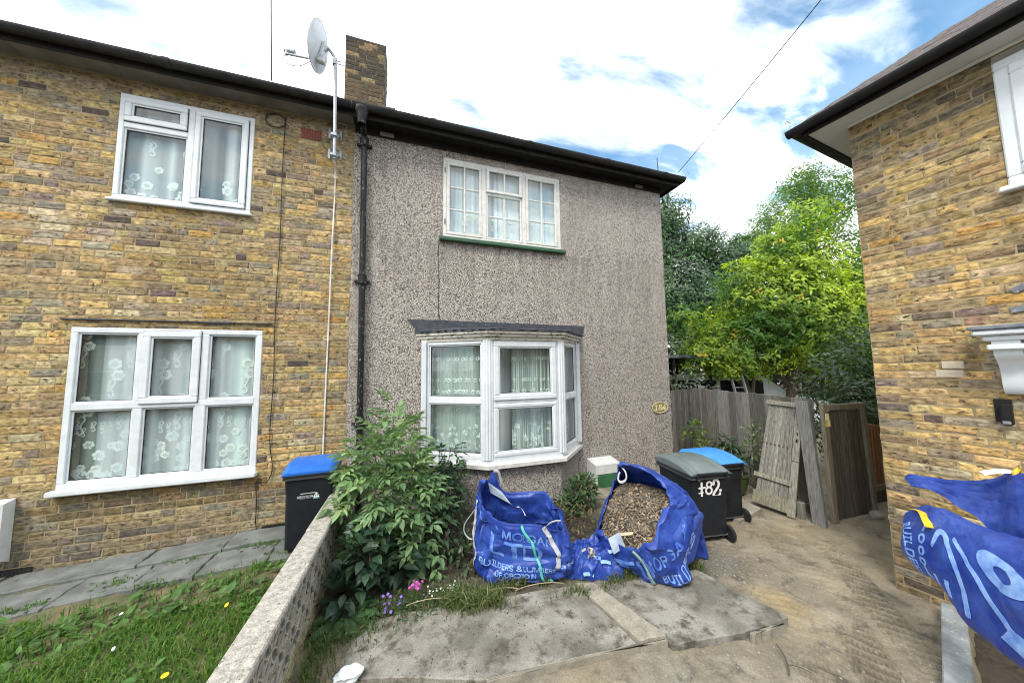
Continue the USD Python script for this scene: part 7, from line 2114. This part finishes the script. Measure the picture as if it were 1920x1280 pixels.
# fern at the wall's foot
fe = thing("fern", "small fern at the foot of the garden wall", "fern", (-0.42, 3.0, 0))
LS = []
for k in range(9):
    a = 2 * PI * k / 9 + rp.uniform(-0.2, 0.2)
    d = np.array([math.cos(a), math.sin(a), 0.0])
    L = rp.uniform(0.22, 0.32)
    n = 16
    t = np.linspace(0.12, 1, n)[:, None]
    sp = np.array([-0.42, 3.0, 0.02]) + d * L * t + np.array([0, 0, 1]) * (0.75 * L * t - 0.85 * L * t ** 2)
    for s in (-1, 1):
        sd = np.cross(d, [0, 0, 1.0]) * s
        ll = 0.085 * np.sin(np.clip(t[:, 0] * 2.6 + 0.35, 0, PI)) + 0.012
        V, F, kk = leaves(sp, np.tile(sd + d * 0.45, (n, 1)), np.tile([0, 0, 1.0], (n, 1)), ll, ll * 0.30, 0.2)
        LS.append((V, F, tints(n, kk, [(0.045, 0.095, 0.035), (0.06, 0.12, 0.04)])))
mesh_, tt = merge(LS)
part("fronds", mesh_, "leaf_elder", fe, tint=tt)


# ---- grass
def blades(P, L, W, lean, cols, w=None, up=None):
    n = len(P)
    a = rp.uniform(0, 2 * PI, n)
    d = np.stack([np.cos(a), np.sin(a), 0 * a], 1)
    s = np.stack([-np.sin(a), np.cos(a), 0 * a], 1)
    L, W, lean = (np.broadcast_to(q, (n,))[:, None] for q in (L, W, lean))
    z = np.array([0, 0, 1.0])
    p1 = P + z * L * 0.5 + d * L * lean * 0.28
    p2 = P + z * L * (0.92 - 0.35 * lean) + d * L * lean * 0.9
    V = np.stack([P - s * W / 2, P + s * W / 2, p1 - s * W * 0.42, p1 + s * W * 0.42, p2], 1).reshape(-1, 3)
    F = (np.arange(n)[:, None, None] * 5 + np.array([(0, 1, 3), (0, 3, 2), (2, 3, 4)])[None]).reshape(-1, 3)
    return V, F, tints(n, 5, cols, w, 0.25)


LAWN = [(0.070, 0.155, 0.020), (0.100, 0.205, 0.028), (0.050, 0.115, 0.018), (0.17, 0.17, 0.07)]
n = 62000
x, y = -0.80 - (rp.random(n) ** 0.8) * 3.9, 0.9 + 3.3 * rp.random(n)
bare = meshkit.fbm(np.stack([x * 1.3, y * 1.3, 0 * x], 1), 3, 71) + 0.10 * np.clip((x + 2.0) / 1.0, -1, 1)
edge = 4.16 + 0.10 * np.sin(x * 3.1) + 0.05 * np.sin(x * 9) - 0.22 * np.clip((-x - 2.2), 0, 1)
ok = (y < edge - rp.random(n) * 0.25) & (bare > 0.415 + 0.10 * np.clip((y - 3.35) / 0.5, 0, 1) * np.clip((-1.9 - x) / 0.4, 0, 1) - 0.5 * (rp.random(n) < 0.12))
x, y = x[ok], y[ok]
P_ = np.stack([x, y, lawn_z(x, y) - 0.004], 1)
hgt = 0.045 + 0.10 * meshkit.fbm(np.stack([x * 2, y * 2, 0 * x], 1), 3, 5) + rp.uniform(0, 0.03, len(x))
V, F, t = blades(P_, hgt, 0.0075, rp.uniform(0.2, 1.0, len(x)), LAWN, [4, 4, 3, 0.9])
part("lawn_grass", (V, F), "grass_blade", None, tint=t, kind="stuff", label="long uncut grass of the front lawn", cat="grass")
# broad weeds (dock, clover, plantain) in the lawn
n = 4200
x, y = -0.82 - (rp.random(n) ** 0.9) * 3.6, 0.95 + 3.1 * rp.random(n)
ok = (meshkit.fbm(np.stack([x * 2.2, y * 2.2, 0 * x], 1), 3, 17) > 0.46) & (y < 4.0)
x, y = x[ok], y[ok]
a = rp.uniform(0, 2 * PI, len(x))
P_ = np.stack([x, y, lawn_z(x, y) + rp.uniform(0.015, 0.06, len(x))], 1)
l_ = rp.uniform(0.03, 0.085, len(x)) * np.where(rp.random(len(x)) < 0.12, 1.7, 1)
V, F, k = leaves(P_, np.stack([np.cos(a), np.sin(a), rp.uniform(0.0, 0.9, len(x))], 1), np.tile([0, 0, 1.0], (len(x), 1)), l_, l_ * rp.uniform(0.35, 0.8, len(x)), 0.2, 0.1, True)
part("lawn_weeds", (V, F), "leaf_elder", None, tint=tints(len(x), k, [(0.075, 0.155, 0.035), (0.055, 0.12, 0.03), (0.10, 0.19, 0.05)]), kind="stuff", label="broad leaved weeds and clover in the lawn", cat="weeds")
# weeds in the paving joints
ms_ = []
for (cx_, cy_, n_) in ((-1.15, 4.25, 70), (-1.55, 4.52, 40), (-2.05, 4.50, 50), (-2.6, 4.32, 40), (-3.1, 4.2, 40), (-2.2, 4.12, 50), (-1.3, 4.5, 40), (-1.05, 4.05, 60)):
    P_ = np.stack([cx_ + rp.normal(0, 0.10, n_), cy_ + rp.normal(0, 0.035, n_), np.full(n_, min(0, (cx_ + 1.6) * 0.05))], 1)
    ms_.append(blades(P_, rp.uniform(0.03, 0.10, n_), 0.007, rp.uniform(0.3, 1.0, n_), LAWN, [4, 3, 3, 1]))
    a = rp.uniform(0, 2 * PI, n_ // 2)
    V, F, k = leaves(P_[: n_ // 2] + [0, 0, 0.015], np.stack([np.cos(a), np.sin(a), 0.4 + 0 * a], 1), np.tile([0, 0, 1.0], (len(a), 1)), 0.05, 0.022, 0.2, 0.1, True)
    ms_.append((V, F, tints(len(a), k, [(0.05, 0.10, 0.03), (0.07, 0.13, 0.04)])))
mesh_, tt = merge(ms_)
part("paving_weeds", mesh_, "grass_blade", None, tint=tt, kind="stuff", label="weeds sprouting from the paving joints", cat="weeds")
# rough grass along the foot of the bags and the slab's back edge
ms_ = []
n = 4600
x = rp.uniform(0.35, 2.80, n)
y = 2.85 - 0.11 * (x - 0.4) + rp.normal(0, 0.065, n) + 0.05 * np.sin(x * 7)
ok = meshkit.fbm(np.stack([x * 4, y * 4, 0 * x], 1), 2, 6) > 0.42
x, y = x[ok], y[ok]
ms_.append(blades(np.stack([x, y, 0 * x + 0.005], 1), rp.uniform(0.04, 0.17, len(x)) * np.where(x < 1.5, 1.2, 0.75), 0.006, rp.uniform(0.3, 1.1, len(x)), [(0.075, 0.125, 0.03), (0.13, 0.16, 0.055), (0.30, 0.25, 0.13), (0.05, 0.09, 0.025)], [4, 3, 1.6, 3]))
n = 900
x, y = rp.uniform(-0.60, 0.55, n), 0 * np.zeros(n)
y = 2.95 - 0.25 * np.clip(-x, 0, 1) + rp.normal(0, 0.12, n)
ms_.append(blades(np.stack([x, y, 0 * x + 0.005], 1), rp.uniform(0.03, 0.10, n), 0.006, rp.uniform(0.3, 1.1, n), [(0.06, 0.11, 0.03), (0.09, 0.13, 0.04), (0.20, 0.17, 0.09)], [4, 3, 1]))
n = 700
x, y = -0.60 + np.abs(rp.normal(0, 0.09, n)), rp.uniform(2.15, 3.0, n)
ms_.append(blades(np.stack([x, y, 0 * x + 0.005], 1), rp.uniform(0.03, 0.11, n), 0.006, rp.uniform(0.3, 1.1, n), [(0.07, 0.12, 0.03), (0.10, 0.14, 0.04), (0.20, 0.17, 0.09)], [4, 3, 1]))
mesh_, tt = merge(ms_)
part("rough_grass", mesh_, "grass_blade", None, tint=tt, kind="stuff", label="rough straggling grass along the foot of the blue bags", cat="grass")
n = 420
x, y = rp.uniform(-0.55, 0.6, n), 2.98 + rp.normal(0, 0.12, n)
a = rp.uniform(0, 2 * PI, n)
V, F, k = leaves(np.stack([x, y, rp.uniform(0.01, 0.08, n)], 1), np.stack([np.cos(a), np.sin(a), 0.5 + 0 * a], 1), np.tile([0, 0, 1.0], (n, 1)), rp.uniform(0.025, 0.055, n), 0.018, 0.2, 0.1, True)
part("ground_cover", (V, F), "leaf_elder", None, tint=tints(n, k, [(0.045, 0.085, 0.03), (0.07, 0.12, 0.04)]), kind="stuff", label="low weeds in front of the elder bush", cat="weeds")
# iris clump
ir = thing("iris_clump", "clump of sword shaped iris leaves in front of the tipped bag", "plant", (2.13, 2.70, 0))
n = 26
a = rp.uniform(0, 2 * PI, n)
P_ = np.array([2.13, 2.70, 0.01]) + np.stack([np.cos(a), np.sin(a), 0 * a], 1) * rp.uniform(0, 0.05, (n, 1))
V, F, k = leaves(P_, np.stack([np.cos(a) * rp.uniform(0.2, 0.9, n), np.sin(a) * rp.uniform(0.2, 0.9, n), 1.0 + 0 * a], 1), np.stack([-np.cos(a), -np.sin(a), 0.3 + 0 * a], 1), rp.uniform(0.16, 0.30, n), 0.018, 0.3, 0.1, True)
part("sword_leaves", (V, F), "leaf_elder", ir, tint=tints(n, k, [(0.055, 0.11, 0.05), (0.075, 0.14, 0.06)]))


# ---- flowers
def flower(name, label, p, n, r, spread, mat, catg="flower", group=None, core="petal_yellow", npet=5, stem=True):
    t = thing(name, label, catg, (p[0], p[1], 0), group)
    ms, st = [], []
    for k in range(n):
        c = np.array(p, float) + rp.normal(0, 1, 3) * spread
        up = unit(np.array([0, -0.5, 1.0]) + rp.normal(0, 0.35, 3))
        A = unit(np.cross(up, [1, 0.2, 0])); B = np.cross(up, A)
        for q in range(npet):
            a = 2 * PI * q / npet
            d = math.cos(a) * A + math.sin(a) * B
            V, F, _ = leaves([c], [d + up * 0.25], [up], r, r * 0.75, 0.2, 0.05, True)
            ms.append((V, F))
        st.append(tube([c, [p[0] + (c[0] - p[0]) * 0.4, p[1] + (c[1] - p[1]) * 0.4 + 0.02, 0.0 if p[0] > -0.7 else -0.03]], 0.0022, 5))
    part("petals", cat(ms), mat, t, kind="stuff")
    if stem:
        part("stems", cat(st), "green_stem", t)
    return t


flower("magenta_flowers", "cluster of magenta flowers in front of the elder bush", (0.13, 2.99, 0.16), 15, 0.015, 0.024, "petal_magenta")
flower("purple_flowers", "few purple flowers low in the weeds below the elder bush", (-0.05, 2.92, 0.09), 14, 0.014, 0.05, "petal_purple")
flower("pale_flowers", "tiny pale lilac flowers right of the magenta cluster", (0.34, 2.99, 0.07), 26, 0.009, (0.12, 0.05, 0.02), "petal_white")
flower("dandelion", "yellow dandelion in the lawn, the nearer one", (-1.40, 2.79, 0.07), 1, 0.020, 0.0, "petal_yellow", npet=22)
flower("dandelion", "yellow dandelion in the lawn near the paving and wall", (-1.36, 3.45, 0.05), 1, 0.017, 0.0, "petal_yellow", npet=22)
for k, (x, y) in enumerate(((-1.75, 3.55), (-2.12, 3.62), (-1.90, 3.20), (-2.6, 3.05), (-2.15, 2.72))):
    flower("daisy", "small white daisy in the lawn " + ("left of the upper dandelion", "farthest up near the paving", "in the middle of the grass", "farthest left in the grass", "closest to the lower dandelion")[k], (x, y, 0.05), 1, 0.014, 0.0, "petal_white", group="white daisies in the lawn", npet=9)

# ---- odds and ends on the ground
pbr("dry_wood", (0.42, 0.34, 0.23), (0.28, 0.22, 0.15), scale=30.0, rough=0.8)
pbr("stone_pale", (0.30, 0.285, 0.25), (0.19, 0.178, 0.155), scale=20.0, rough=0.85, bump=0.5)
pbr("paper_white", (0.74, 0.80, 0.83), rough=0.6)
part("paper_scrap", (lambda v, f: (np.array([-0.30, 2.44, 0.045]) + (v * [0.075, 0.055, 0.035]) * (0.7 + 0.7 * meshkit.fbm(v * 2.2 + 5, 3, 4)[:, None]), f))(*as_vf(trimesh.creation.icosphere(4))), "paper_white", None, label="crumpled white paper scrap on the concrete by the garden wall", cat="paper scrap", at=(-0.30, 2.44, 0), smooth=25)
part("stick", tube(spline([(2.50, 1.70, 0.03), (2.43, 1.60, 0.035), (2.33, 1.52, 0.03)], 8), np.linspace(0.004, 0.006, 8), 6), "bark", None, label="dark twig on the earth at the bottom of the yard", cat="twig", at=(2.4, 1.6, 0))
part("stick", tube(spline([(2.40, 1.57, 0.03), (2.46, 1.52, 0.03), (2.49, 1.48, 0.02)], 6), 0.003, 5), "bark", None, label="thin side twig crossing the dark twig", cat="twig", at=(2.4, 1.55, 0))
part("wood_splinter", beam((2.30, 2.41, 0.06), (2.50, 2.47, 0.075), 0.03, 0.02), "dry_wood", None, label="pale wood splinter in the grass below the tipped bag", cat="wood", at=(2.4, 2.44, 0))
for k, (a, b) in enumerate((((0.05, 2.92, 0.06), (0.45, 2.87, 0.05)), ((0.95, 2.80, 0.05), (1.38, 2.73, 0.06)), ((0.62, 2.86, 0.05), (0.98, 2.80, 0.06)))):
    a, b = np.array(a), np.array(b)
    part("dry_stalk", tube(spline([a, (a + b) / 2 + [0, 0.02, 0.015], b], 9), 0.0032, 6), "dry_wood", None, label=("pale dry stalk at the left end of the concrete edge", "pale dry stalk in front of the left bag", "pale dry stalk in the middle of the concrete edge")[k], cat="stalk", at=a)
def stone(p, r, seed):
    m = trimesh.creation.icosphere(2)
    v = np.array(m.vertices)
    v = v * (0.75 + 0.5 * meshkit.fbm(v * 1.3 + seed, 3, seed)[:, None]) * [1, 0.85, 0.6]
    return v * r + np.array(p), np.array(m.faces)
part("stone", stone((5.79, 2.58, 0.03), 0.085, 3), "stone_pale", None, label="pale rounded stone at the right foot of the gate", cat="stone", at=(5.79, 2.58, 0), smooth=40)
part("brick_piece", box(4.55, 4.68, 3.50, 3.60, 0.05, 0.12, 0.01), "red_clay", None, label="broken red brick beside the plant pot", cat="brick", at=(4.6, 3.55, 0))
ms = []
for k in range(900):
    if k < 560:
        x, y = rp.uniform(1.6, 4.2), rp.uniform(1.0, 3.3)
    else:
        x, y = 2.95 + rp.normal(0, 0.28), 2.55 + rp.normal(0, 0.22)
    if y > 2.6 and x < 2.9 or (1.5 < x < 2.85 and 1.8 < y < 2.7):
        continue
    r = rp.uniform(0.003, 0.009) * (2.0 if rp.random() < 0.03 else 1)
    m = trimesh.creation.icosphere(0)
    v = np.array(m.vertices) * rp.uniform(0.6, 1.2, (12, 1)) * [1, 1, 0.6]
    ms.append((v * r + [x, y, ground_z(x, y) + r * 0.2], np.array(m.faces)))
part("pebbles", cat(ms), "stone_pale", None, kind="stuff", label="scattered gravel and pebbles on the yard", cat="gravel")
ms = []
for k in range(260):
    x, y = rp.uniform(-0.45, 1.6), rp.uniform(2.15, 2.9)
    r = rp.uniform(0.002, 0.006)
    m = trimesh.creation.icosphere(0)
    v = np.array(m.vertices) * rp.uniform(0.6, 1.2, (12, 1)) * [1, 1, 0.6]
    ms.append((v * r + [x, y, 0.045 - 0.02 * np.clip((y - 2.1) / 0.8, 0, 1) - 0.03 * np.clip(-x / 0.4, 0, 1)], np.array(m.faces)))
part("soil_crumbs", cat(ms), "soil", None, kind="stuff", label="crumbs of soil on the concrete", cat="soil")
